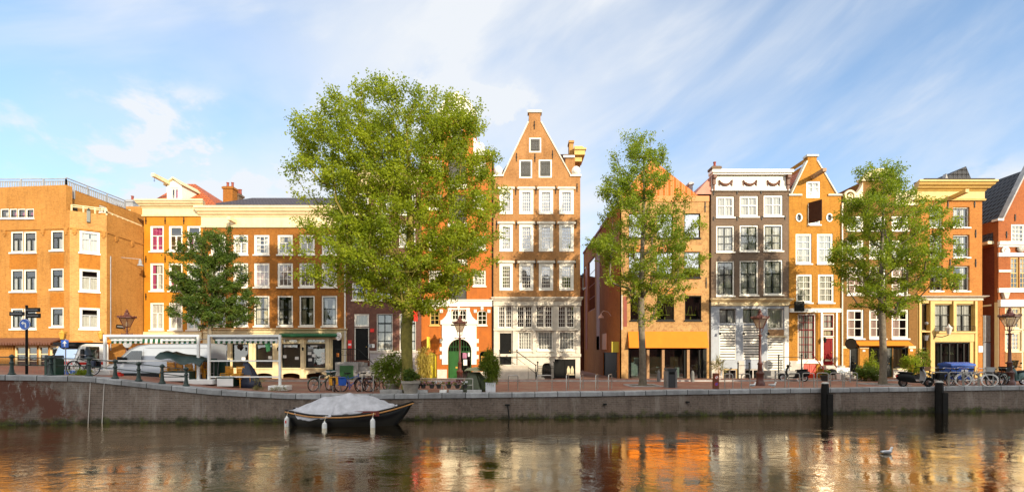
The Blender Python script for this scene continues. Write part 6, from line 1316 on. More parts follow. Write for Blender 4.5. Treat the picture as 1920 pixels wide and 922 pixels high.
def rack(p, q, h=.80, r=.026):
    a = Vector((X(p[0], p[1]), p[1], 0)); c = Vector((X(q[0], q[1]), q[1], 0)); za, zc = gz(a.x, a.y), gz(c.x, c.y); b = MB(); d = (c - a).normalized(); z = max(za, zc) + h; e = .09
    b.path([(a.x, a.y, za-.05), (a.x, a.y, z-e), (a.x+d.x*e*.3, a.y+d.y*e*.3, z-e*.3), (a.x+d.x*e, a.y+d.y*e, z), (c.x-d.x*e, c.y-d.y*e, z), (c.x-d.x*e*.3, c.y-d.y*e*.3, z-e*.3), (c.x, c.y, z-e), (c.x, c.y, zc-.05)], r, 8)
    return b.build('bike_rack', 'steel', None, True, loc=(a.x, a.y, za))
RK = [((599, 24.9), (611, 25.5)), ((624, 24.9), (639, 25.4)), ((679, 25.0), (695, 25.5)), ((700, 24.9), (712, 25.6)), ((953, 25.6), (971, 25.7)), ((1007, 25.4), (1035, 25.6)), ((1062, 25.5), (1066, 26.4)), ((1088, 25.6), (1093, 26.5)), ((1117, 25.7), (1121, 26.6)), ((1141, 25.7), (1147, 26.6)),
      ((1359, 26.3), (1374, 26.2)), ((1390, 26.3), (1406, 26.2)), ((1453, 26.6), (1472, 26.5)), ((1478.5, 26.7), (1499, 26.6)), ((1505, 26.7), (1526, 26.6)), ((1532, 26.8), (1553, 26.7)), ((1557, 26.9), (1580, 26.8)), ((1583, 27.0), (1607, 26.9)), ((1747, 27.1), (1778, 27.0)), ((1780, 27.2), (1805, 27.1)), ((1807, 27.2), (1834, 27.1)), ((1836, 27.3), (1862, 27.2))]
RW = ['leftmost steel bike rack, under the teal bicycle', 'steel bike rack under the dark bicycle with orange bag', 'steel bike rack beside the blue bicycle', 'steel bike rack under the brown framed bicycle', 'narrow steel bike rack before the stoop of the brick gable house', 'wide steel bike rack before the arched cellar grille', 'steel bike rack before the black cellar door with the emblem', 'steel bike rack at the mouth of the dark alley, nearer the brick gable house', 'steel bike rack in the middle of the alley mouth', 'steel bike rack before the side door of the mottled brick house',
      'steel bike rack beside the brown striped post', 'steel bike rack just before the gull nearer the lamp', 'steel bike rack before the stoop of the pale blue shopfront', 'steel bike rack before the dark grey motor scooter', 'steel bike rack before the red cellar hatch', 'steel bike rack right behind the black mooring post', 'steel bike rack before the white steps of the red door', 'steel bike rack nearest the mirror pole, last of its row', 'steel bike rack beside the front wheel of the black scooter', 'steel bike rack behind the western bicycle with dark bags', 'steel bike rack behind the white wheeled bicycle', 'last steel bike rack, beside the bicycle with black basket']
for (p, q), lb in zip(RK, RW): tag(rack(p, q), lb, 'bike rack', 'steel bike racks on the quay')

def scooter(body='black_paint', shield=None, screen=None):
    root = thing('motor_scooter', 'scooter', 'scooter', (0, 0, 0)); wr = .235; xa, xf = -.60, .68
    for x in (xa, xf):
        b = MB(); b.ring((x, 0, wr), wr-.055, .06, 'y', 22, 8); w = b.build('wheel', 'rubber', root, True); b = MB(); b.mat = Matrix.Translation((x, 0, wr)) @ Matrix.Rotation(R(90), 4, 'X'); b.lathe((0, 0, -.05), [(.05, -.01), (.15, .0), (.155, .02), (.155, .08), (.15, .10), (.05, .11)], 16); b.ring((0, 0, -.055), .15, .012, 'z', 18, 5); b.build('rim', 'chrome', w)
    def loft(rows, name, mat, n=12):
        """rows of (x, z centre, half width, half height): a rounded hull along x"""
        b = MB(); vs = []
        for x, z, hy, hz in rows:
            for i in range(n):
                t = 2*math.pi*i/n; c, s = math.cos(t), math.sin(t); vs.append((x, hy*math.copysign(abs(c)**.8, c), z + hz*math.copysign(abs(s)**.8, s)))
        b.add(vs, [(j*n+i, j*n+(i+1) % n, (j+1)*n+(i+1) % n, (j+1)*n+i) for j in range(len(rows)-1) for i in range(n)] + [tuple(range(n-1, -1, -1)), tuple(range((len(rows)-1)*n, len(rows)*n))]); return b.build(name, mat, root, True)
    loft([(-.93, .58, .03, .06), (-.88, .56, .13, .15), (-.72, .54, .20, .22), (-.52, .52, .23, .25), (-.32, .50, .22, .25), (-.16, .46, .19, .24), (-.08, .38, .17, .16), (.0, .27, .17, .05), (.3, .26, .17, .045), (.38, .30, .16, .05)], 'body', body)
    b = MB(); sh = [(.34, .26, .17), (.40, .42, .21), (.44, .60, .23), (.42, .78, .21), (.37, .94, .13), (.36, .98, .06)]; vs = []
    for x, z, w in sh:
        for y in (-1, -.5, 0, .5, 1): vs.append((x + .07*(1-y*y) + .02, y*w, z))
    for x, z, w in sh:
        for y in (-1, -.5, 0, .5, 1): vs.append((x + .07*(1-y*y) - .03, y*w, z))
    m = 30; fs = [(j*5+i, j*5+i+1, (j+1)*5+i+1, (j+1)*5+i) for j in range(5) for i in range(4)]; fs += [tuple(m+q for q in reversed(f)) for f in fs]; fs += [(j*5, (j+1)*5, m+(j+1)*5, m+j*5) for j in range(5)] + [(j*5+4, m+j*5+4, m+(j+1)*5+4, (j+1)*5+4) for j in range(5)]; b.add(vs, fs); b.build('leg_shield', shield or body, root, True)
    loft([(.44, .42, .03, .02), (.52, .47, .09, .05), (.66, .50, .105, .06), (.80, .46, .10, .07), (.92, .36, .06, .05), (.95, .33, .02, .02)], 'front_fender', body)
    loft([(-.84, .80, .06, .03), (-.78, .81, .13, .055), (-.5, .79, .16, .06), (-.2, .76, .14, .06), (-.05, .74, .08, .04)], 'seat', 'rubber')
    b = MB(); b.tube((.36, 0, .9), (.30, 0, 1.06), .05, n=8); b.path([(.18, -.34, 1.03), (.28, -.2, 1.08), (.30, 0, 1.08), (.28, .2, 1.08), (.18, .34, 1.03)], .022, 6)
    for s in (-1, 1): b.tube((.26, s*.24, 1.07), (.24, s*.32, 1.24), .008, n=4); b.ball((.24, s*.33, 1.28), .015, .055, .05, 8, 5)
    b.build('handlebar', 'dark_plastic', root); b = MB(); b.ball((.38, 0, 1.06), .10, .11, .09, 12, 7); h = b.build('headlight', body, root, True); b = MB(); b.ball((.43, 0, 1.06), .06, .085, .07, 10, 6); b.build('lens', 'lantern_pale', h)
    b = MB(); b.ball((-.93, 0, .60), .04, .08, .05, 8, 5); b.build('tail_light', 'red_paint', root); b = MB(); b.tube((-.15, .12, .2), (-.25, .3, .01), .015, n=5); b.build('kickstand', 'chrome', root)
    if screen: b = MB(); b.add([(.40, -.20, .98), (.40, .20, .98), (.20, .22, 1.45), (.20, -.22, 1.45), (.385, -.2, .98), (.385, .2, .98), (.185, .22, 1.45), (.185, -.22, 1.45)], [(0,1,2,3), (7,6,5,4), (0,4,5,1), (2,6,7,3), (0,3,7,4), (1,5,6,2)]); b.build('windscreen', screen, root)
    return root
place(scooter('black_paint', 'zinc'), 1715, 26.9, R(-8), 'black rounded motor scooter parked beside the slender tree')
place(scooter('dark_plastic'), 1489, 33.2, R(152), 'dark grey motor scooter before the pale blue shopfront stoop')
place(scooter('teal_paint', 'teal_paint', 'glass_car'), 1905, 28.2, R(200), 'dark teal motor scooter with windscreen beside the lamp post')

# ------------------------------------------------------------------ left: railing, signs, van, truck, terrace
def railing():
    root = thing('canal_railing', 'green iron railing with round topped posts along the sloping canal edge', 'railing', (-20, quay_y(-20)+.25, .9)); b = MB(); P = []
    for px in (-60, 22, 95, 167, 216, 260, 304, 349): D = quay_y(X(px, 22.5))+.28; P.append((X(px, D), D))
    for x, y in P[1:]:
        z = quay_z(x); q = MB(); q.lathe((x, y, z), [(.15, 0), (.15, .06), (.10, .12), (.075, .3), (.06, .5), (.10, .56), (.06, .62), (.055, .76), (.10, .80), (.11, .86), (.06, .92), (.0, .96)], 10); q.build('railing_post', 'green_iron', root)
    for f in (.82, .48):
        q = MB(); q.path([(x, y, quay_z(x)+f) for x, y in P], .022, 6); q.build('rail', 'green_iron', root)
railing()
def sign_pole():
    p = base(50, 22.9); p = (p[0], p[1], quay_z(p[0])); root = thing('direction_sign', 'black signpost with dark fingerboards and a round blue left turn sign', 'road sign', p); x, y, z = p; h = Z(574, 22.9)
    b = MB(); b.tube((x, y, z), (x, y, h), .055, .05, n=10); b.ball((x, y, h), .06, n=8, m=5); b.build('pole', 'black_paint', root)
    for (a, c, y0, y1) in ((51, 78, 577, 585), (52, 79, 587.5, 596), (21, 49, 584.5, 592)):
        x0, x1, z0, z1 = X(a, y), X(c, y), Z(y1, y), Z(y0, y); b = MB(); b.box(min(x0, x1), max(x0, x1), y-.09, y-.06, z0, z1); b.cur = 1; b.box(min(x0, x1)+.06, max(x0, x1)-.1, y-.094, y-.091, (z0+z1)/2-.025, (z0+z1)/2+.025); b.build('fingerboard', ['black_paint', 'lead_roof'], root)
    r = .265; zc = Z(608, y); b = MB(); b.prism([(x+r*math.cos(t), zc+r*math.sin(t)) for t in [2*math.pi*i/28 for i in range(28)]], y-.10, y-.075); d = b.build('sign_disc', 'sign_blue', root)
    b = MB(); yy = y-.104; b.ring((x, yy, zc), r-.015, .008, 'y', 28, 4); q = lambda u, w: (x+u*r, yy, zc+w*r)
    b.prism([(x+.30*r, zc-.58*r), (x+.08*r, zc-.58*r), (x+.08*r, zc-.02*r), (x+.02*r, zc+.10*r), (x-.10*r, zc+.13*r), (x-.22*r, zc+.13*r), (x-.22*r, zc-.10*r), (x-.62*r, zc+.25*r), (x-.22*r, zc+.58*r), (x-.22*r, zc+.36*r), (x-.05*r, zc+.36*r), (x+.20*r, zc+.28*r), (x+.30*r, zc+.05*r)], yy-.002, yy+.003); b.build('arrow', 'sign_white', d)
sign_pole()
def arrow_sign():
    D = 28.6; x = X(123, D); z = gz(x, D); root = thing('one_way_sign', 'square blue sign with white upward arrow on a grey pole', 'road sign', (x, D, z)); b = MB(); b.tube((x, D, z), (x, D, Z(635, D)), .03, n=8); b.build('pole', 'zinc', root)
    s = .22; zc = Z(644, D); b = MB(); b.box(x-s, x+s, D-.06, D-.04, zc-s, zc+s); pl = b.build('sign_plate', 'sign_blue', root); b = MB(); b.prism([(x-.04, zc-.16), (x+.04, zc-.16), (x+.04, zc+.02), (x+.13, zc+.02), (x, zc+.18), (x-.13, zc+.02), (x-.04, zc+.02)], D-.064, D-.061); b.build('arrow', 'sign_white', pl)
arrow_sign()
def bin_(name, label, px, D, w, h, mats, slot=True):
    p = base(px, D); root = thing(name, label, 'litter bin', p); x, y, z = p; b = MB(); b.box(x-w/2, x+w/2, y-w/2, y+w/2, z, z+h-.12); b.build('body', mats[0], root, bevel=.02); b = MB()
    for s in (-1, 1): b.box(x+s*w*.5-.05, x+s*w*.5+.05, y-w*.53, y+w*.53, z-.01, z+h-.18)
    b.build('side_panel', mats[1], root); b = MB(); b.prism([(x-w*.58, z+h-.119), (x+w*.58, z+h-.119), (x+w*.52, z+h), (x-w*.52, z+h)], y-w*.58, y+w*.58); b.build('lid', mats[0], root); b = MB(); b.box(x-w*.3, x+w*.3, y-w*.52, y-w*.5-.001, z+h*.68, z+h*.8); b.build('slot', 'black_paint', root)
bin_('litter_bin', 'dark litter bin on the canal edge beside the railing bicycle', 102, 22.7, .42, .95, ('bin_dark', 'dark_green')); bin_('litter_bin', 'grey and black litter bin before the glass shopfront', 1257, 27.2, .50, 1.12, ('bin_dark', 'bin_steel'))
def van():
    D = 28.5; x0, x1 = -24.75, -18.0; z = .16; root = thing('delivery_van', 'silver high roofed delivery van parked behind the terrace frame', 'van', ((x0+x1)/2, 29.4, z)); H = 2.42; y0, y1 = D, D+1.9
    prof = [(x0+.02, .34), (x0, .62), (x0+.10, .86), (x0+.35, 1.00), (x0+1.05, 1.20), (x0+1.95, 2.06), (x0+2.45, 2.30), (x0+3.2, H-.02), (x1-.25, H), (x1-.04, H-.1), (x1, .5), (x1-.04, .34)]
    b = MB(); n = len(prof); rows = []
    for yy, ins in ((y0, .0), (y0+.06, 0), (y1-.06, 0), (y1, .0)): rows.append(yy)
    vs = []
    for yy, k in ((y0+.10, 1), (y0, 0), (y1, 0), (y1-.10, 1)):
        for px_, pz in prof:
            tz = max(0, (pz-1.1)/1.3); sh = .13*tz if yy < 29 else -.13*tz; vs.append((px_ + (.03 if k and px_ < -22 else (-.03 if k else 0)), yy + sh, z + pz - (.05 if k and pz > 2 else 0)))
    b.add(vs, [tuple(range(n)), tuple(range(4*n-1, 3*n-1, -1))] + [(j*n+i, (j+1)*n+i, (j+1)*n+(i+1) % n, j*n+(i+1) % n) for j in range(3) for i in range(n)]); b.build('body', 'silver_paint', root, True)
    def side(pts, name, mat, off=.012, t=.01, parent=None):
        b = MB(); q = []
        for a, c in pts: tz = max(0, (c-1.1)/1.3); q.append((a, y0 + .13*tz - off, z+c))
        m = len(q); b.add(q + [(a, y+t, c) for a, y, c in q], [tuple(range(m)), tuple(range(2*m-1, m-1, -1))] + [(i, m+i, m+(i+1) % m, (i+1) % m) for i in range(m)]); return b.build(name, mat, parent or root)
    side([(x0+1.30, 1.26), (x0+2.72, 1.22), (x0+2.72, 1.98), (x0+2.10, 1.98)], 'side_window', 'glass_car', .016); side([(x0+1.12, 1.20), (x0+1.28, 1.22), (x0+1.7, 1.62), (x0+1.6, 1.60)], 'quarter_window', 'glass_car', .016)
    b = MB(); b.add([(x0+1.02, y0+.22, z+1.22), (x0+1.02, y1-.22, z+1.22), (x0+1.93, y1-.30, z+2.07), (x0+1.93, y0+.30, z+2.07)], [(0, 1, 2, 3)]); b.v = [(a-.02, c, d+.02) for a, c, d in b.v]; b.build('windscreen', 'glass_car', root)
    side([(x0+.1, .30), (x1-.05, .30), (x1-.02, .66), (x0+.05, .66)], 'lower_cladding', 'dark_plastic', .03, .03); side([(x0+1.25, .80), (x1-.1, .80), (x1-.1, .83), (x0+1.25, .83)], 'rub_strip', 'silver_paint', .03, .02)
    for a in (x0+2.80, x0+4.3): side([(a, .68), (a+.018, .68), (a+.018, 2.1), (a, 2.1)], 'panel_gap', 'zinc', .004, .003)
    side([(x0+2.9, 2.16), (x1-.1, 2.16), (x1-.1, 2.18), (x0+2.9, 2.18)], 'roof_rail', 'zinc', .02, .02); side([(x0+2.45, 1.12), (x0+2.62, 1.12), (x0+2.62, 1.15), (x0+2.45, 1.15)], 'door_handle', 'dark_plastic', .03, .03)
    for a in (x0+1.05, x1-1.5):
        for yy in (y0-.01, y1-.21): b = MB(); b.mat = Matrix.Translation((a, yy+.11, z+.33)) @ Matrix.Rotation(R(90), 4, 'X'); b.lathe((0, 0, -.11), [(.2, 0), (.33, 0), (.345, .03), (.345, .19), (.33, .22), (.2, .22)], 20); w = b.build('wheel', 'rubber', root, True); b = MB(); b.mat = Matrix.Translation((a, yy-.005, z+.33)) @ Matrix.Rotation(R(90), 4, 'X'); b.lathe((0, 0, -.01), [(.05, 0), (.2, 0), (.2, .02), (.05, .03)], 14); b.build('rim', 'zinc', w)
    for yy in (y0+.08, y1-.38): b = MB(); b.add([(x0-.005, yy, z+.66), (x0-.005, yy+.3, z+.66), (x0+.34, yy+.27, z+1.0), (x0+.30, yy, z+.98)], [(0, 1, 2, 3)]); b.v = [(a-.015, c-.012, d+.01) for a, c, d in b.v]; b.build('headlight', 'lantern_pale', root)
    b = MB(); b.box(x0-.03, x0+.05, y0+.1, y1-.1, z+.34, z+.6); b.build('bumper', 'dark_plastic', root, bevel=.02); b = MB(); b.box(x0+1.5, x0+1.68, y0-.26, y0-.06, z+1.22, z+1.62); b.tube((x0+1.62, y0-.1, z+1.3), (x0+1.7, y0+.06, z+1.3), .03, n=6); b.build('mirror', 'dark_plastic', root, bevel=.03)
    b = MB(); b.box(x1-.005, x1+.03, y0+.25, y1-.25, z+.42, z+.6); b.build('rear_bumper', 'dark_plastic', root)
van()
def truck():
    root = thing('tow_truck', 'white tow truck with red striped front and orange crane arm behind', 'truck', (-27.05, 29.0, .5)); o = Vector((-27.05, 29.0, .5)); ang = math.atan2(.96, .28)
    T = Matrix.Translation(o) @ Matrix.Rotation(ang, 4, 'Z')                  # x runs back along the truck, y across it
    def P(b, name, mat, **k): return b.build(name, mat, root, **k)
    def mb(): b = MB(); b.mat = T; return b
    w = 1.02; pr = [(0.0, .42), (-.05, .5), (-.05, 1.0), (.0, 1.12), (.30, 1.98), (.55, 2.08), (1.75, 2.08), (1.80, 2.0), (1.80, .42)]; b = mb(); b.prism(pr, -w, w); P(b, 'cab', 'white_paint', bevel=.05)
    b = mb(); b.add([(-.003, -.9, 1.16), (-.003, .9, 1.16), (.29, .84, 1.94), (.29, -.84, 1.94)], [(0, 1, 2, 3)]); b.v = [(Vector(v) + T.to_3x3() @ Vector((-.03, 0, .01))) for v in b.v]; P(b, 'windscreen', 'glass_car')
    b = mb(); b.box(.02, 1.78, -w-.02, w+.02, 2.085, 2.16); b.prism([(-.1, 1.98), (.1, 1.93), (.35, 2.09), (.15, 2.14)], -w+.02, w-.02); P(b, 'roof_visor', 'dark_plastic')
    for s in (-1, 1): b = mb(); y = s*(w+.006); b.add([(.32, y, 1.16), (1.25, y, 1.16), (1.25, y, 1.9), (.52, y, 1.9)], [(0, 1, 2, 3)]); P(b, 'side_window', 'glass_car')
    for i in range(9): b = mb(); y = -.82+i*.2; b.add([(-.085, y, .82), (-.085, y+.1, .82), (-.085, y+.16, 1.02), (-.085, y+.06, 1.02)], [(0, 1, 2, 3)]); P(b, 'red_stripe', 'red_paint')
    for s in (-1, 1): b = mb(); b.box(.1, 1.7, s*(w+.004)-.003, s*(w+.004)+.003, .80, .95); P(b, 'side_stripe', 'red_paint')
    b = mb(); b.box(-.10, .1, -.98, .98, .22, .46); P(b, 'bumper', 'blue_paint', bevel=.03); b = mb(); b.box(-.07, -.052, -.6, .6, .52, .76); P(b, 'grille', 'dark_plastic'); 
    for s in (-1, 1): b = mb(); b.box(-.08, -.04, s*.78-.13, s*.78+.13, .55, .74); P(b, 'headlight', 'lantern_pale'); b = mb(); b.box(.18, .28, s*(w+.16)-.1, s*(w+.16)+.1, 1.2, 1.75); b.tube((.25, s*w, 1.5), (.25, s*(w+.1), 1.5), .02, n=5); P(b, 'mirror', 'dark_plastic')
    for x in (.85, 3.6):
        for s in (-1, 1): b = mb(); b.mat = T @ Matrix.Translation((x, s*(w-.14), .36)) @ Matrix.Rotation(R(90), 4, 'X'); b.lathe((0, 0, -.12), [(.1, 0), (.36, 0), (.37, .04), (.37, .2), (.36, .24), (.1, .24)], 18); P(b, 'wheel', 'rubber')
    b = mb(); b.box(1.82, 4.6, -w, w, .62, .8); b.box(1.85, 4.6, -.4, .4, .42, .618); P(b, 'flatbed', 'zinc'); b = mb(); b.box(1.95, 2.3, -.3, .3, .8, 2.1); b.tube((2.1, 0, 2.0), (3.1, .1, 2.55), .13, n=8); b.tube((3.1, .1, 2.55), (4.4, .3, 2.25), .10, n=8); b.ball((3.1, .1, 2.55), .17); P(b, 'crane_arm', 'orange_paint'); b = mb(); b.box(.7, 1.1, -.7, .7, 2.165, 2.27); P(b, 'light_bar', 'orange_paint')
truck()
def terrace(name, label, p0, p1, D, rails, mid=None):
    x0, x1 = X(p0, D), X(p1, D); z0, z1 = gz(x0, D), gz(x1, D); top = Z(627, D); root = thing(name, label, 'terrace frame', ((x0+x1)/2, D, gz((x0+x1)/2, D)))
    for x, z in ((x0, z0), (x1, z1)): b = MB(); b.box(x-.055, x+.055, D-.055, D+.055, z+.12, top); b.build('post', 'white_paint', root)
    b = MB(); b.box(x0+.057, x1-.057, D-.05, D+.05, top-.11, top); b.build('top_beam', 'white_paint', root)
    for a, c in ((x0+.4, x0+1.9), (x1-1.8, x1-.1)): b = MB(); b.box(a, c, D-.12, D-.052, top-.32, top-.24); b.build('awning_arm', 'white_paint', root)
    for y in rails: zz = Z(y, D); b = MB(); b.box(x0+.057, x1-.057, D-.03, D+.03, zz-.035, zz+.035); b.build('rail', 'white_paint', root)
    b = MB(); n = int((x1-x0-.3)/.135)                  # rolled awning with its scalloped striped edge
    b.cur = 2; b.tube((x0+.1, D+.22, top-.16), (x1-.1, D+.22, top-.16), .10, n=10); b.box(x0+.1, x1-.1, D+.1, D+1.3, top-.20, top-.185)
    for i in range(n):
        u0 = x0+.25+(x1-x0-.4)*i/n; u1 = x0+.25+(x1-x0-.4)*(i+1)/n; b.cur = i % 2; yy = D+.09; zt = top-.22; b.add([(u0, yy, zt), (u1, yy, zt), (u1, yy-.02, zt-.20), ((u0+u1)/2, yy-.02, zt-.25), (u0, yy-.02, zt-.20)], [(0, 1, 2, 3, 4)])
    b.build('awning', ['awning_green', 'sign_white', 'zinc'], root)
    return root
terrace('terrace_awning', 'white steel terrace frame with striped awning over the covered chairs, before the van', 197, 372, 24.6, (676,)); terrace('terrace_awning', 'white steel terrace frame with striped awning before the cafe windows', 392, 525, 24.5, (676, 706))
def slab_base(a, c, y0, y1, D, lb):
    x0, x1 = X(a, D), X(c, D); z = gz((x0+x1)/2, D); b = MB(); b.box(x0, x1, D-.32, D+.32, z, z+.26); tag(b.build('base_block', 'white_paint', None, loc=((x0+x1)/2, D, z), bevel=.03), lb, 'weight block', 'white weight blocks under the terrace frames')
slab_base(181, 215, 702, 710, 24.6, 'white weight block on the canal edge before the van front'); slab_base(352, 406, 718, 729, 24.55, 'long white weight block under two terrace posts'); slab_base(508, 543, 728, 738, 24.5, 'white weight block under the lone post by the weeds')
def panel_box(label, a, c, y0, y1, D, split):
    x0, x1 = X(a, D), X(c, D); z = gz((x0+x1)/2, D)+.03; h = Z(y0, D)-z; root = thing('serving_box', label, 'serving box', ((x0+x1)/2, D, z-.03)); b = MB(); b.box(x0+.02, x1-.02, D+.02, D+.6, z, z+h); b.build('carcass', 'dark_green', root)
    for i in range(split): b = MB(); b.box(x0, x1, D-.012, D+.019, z+.02+h*i/split, z-.03+h*(i+1)/split); b.build('front_panel', 'white_paint', root)
    b = MB(); b.box(x0-.03, x1+.03, D-.04, D+.63, z+h, z+h+.04); b.build('top', 'dark_green', root)
panel_box('wide white panelled box below the stacked orange chairs', 306, 354, 697, 723, 24.3, 2); panel_box('square white fronted box beside the stacked orange chairs', 407, 437, 708, 730, 24.4, 1)
def chair():
    b = MB(); b.box(-.21, .21, -.21, .21, .44, .475)
    for x in (-1, 1):
        b.tube((x*.20, -.20, .44), (x*.23, -.24, 0), .018, n=5); b.tube((x*.19, .20, .84), (x*.21, .25, 0), .018, n=5)
    for z in (.56, .66, .76): b.box(-.19, .19, .19, .215, z, z+.065)
    return b.build('terrace_chair', 'chair_orange', None, loc=(0, 0, 0))
ch = chair(); first = True
stacks = [(313, 24.95, 3, 'at the outer end of the tarp', 0), (329, 25.0, 3, 'in the middle under the tarp', 0), (347, 25.05, 3, 'just before the end of the panelled box', 0), (366, 25.1, 4, 'touching the first terrace post', 0), (381, 25.5, 4, 'between two terrace posts', 0), (424, 25.25, 3, 'behind the square white box', 0), (446, 24.75, 4, 'beside the square white box', 0), (465, 25.0, 3, 'against the navy cover', 0)]
words_ = ('bottom', 'second', 'third', 'fourth')
for px, D, n, where, up in stacks:
    x, y, z = base(px, D)
    for i in range(n):
        if first: c = ch; first = False
        else: c = ch.copy(); COL.objects.link(c)
        c.location = (x + .012*i + rnd.uniform(-.01, .01), y - .045*i + .1, z + up + .085*i); c.rotation_euler = (0, 0, R(rnd.uniform(-3, 3)) + (.12 if n == 7 else -.06))
        tag(c, 'orange chair, %s of the stack %s' % (words_[i] if i < n-1 else 'topmost', where), 'chair', 'stacked terrace chairs')
def tarp_sheet(name, label, pts_fn, nu, nv, mat, loc, cat='tarpaulin', thick=.012):
    b = MB(); vs = [pts_fn(i/nu, j/nv) for i in range(nu+1) for j in range(nv+1)]; b.add(vs, [(i*(nv+1)+j, (i+1)*(nv+1)+j, (i+1)*(nv+1)+j+1, i*(nv+1)+j+1) for i in range(nu) for j in range(nv)])
    o = b.build(name, mat, None, True, loc=loc); s = o.modifiers.new('thickness', 'SOLIDIFY'); s.thickness = thick; return tag(o, label, cat)
def tarps():
    xa, xb = X(306, 24.7), X(400, 25.2); z0 = Z(660, 24.6)
    def f(u, v):
        x = xa + (xb-xa)*u; y = 24.1 + 1.6*v; z = z0 + .02 - .40*u + .035*math.sin(9*u+3*v) + .03*math.sin(14*v+u*5); z -= .38*max(0, .28-v)/.28*(.8+.2*math.sin(13*u))
        return (x, y, z)
    tarp_sheet('tarpaulin', 'dark green tarpaulin draped over the stacked orange chairs', f, 26, 12, 'tarp_dark', (xa, 24.7, gz(xa, 24.7)))
    c = base(471, 25.1)
    def g(u, v):
        t = 2*math.pi*u; r = .12 + .36*v**.8 * (1 + .18*math.sin(5*t) + .1*math.sin(9*t+2)); return (c[0] + r*math.cos(t) - .25*(1-v), c[1] + r*.8*math.sin(t), c[2] + 1.28*(1-v)**.75 + .02)
    tarp_sheet('tarpaulin', 'navy cover hanging over the end of the orange chair stacks', g, 30, 10, 'tarp_navy', c)
    def bar_frame(px, D, lb):
        x, y, z = base(px, D); b = MB(); root = thing('steel_table', lb, 'folded table', (x, y, z))
        for s in (-.28, .28): b.tube((x+s, y, z), (x+s*.8, y+.1, z+1.25), .025, n=6)
        b.tube((x-.25, y+.04, z+.5), (x+.25, y+.04, z+.5), .02, n=6); b.build('legs', 'zinc', root); b = MB(); b.box(x-.36, x+.36, y+.12, y+.16, z+.35, z+1.3); b.build('table_top', 'dark_green', root)
    bar_frame(391, 25.6, 'folded grey legged table standing behind two terrace posts'); bar_frame(416, 25.9, 'folded grey legged table leaning behind the square box')
tarps()
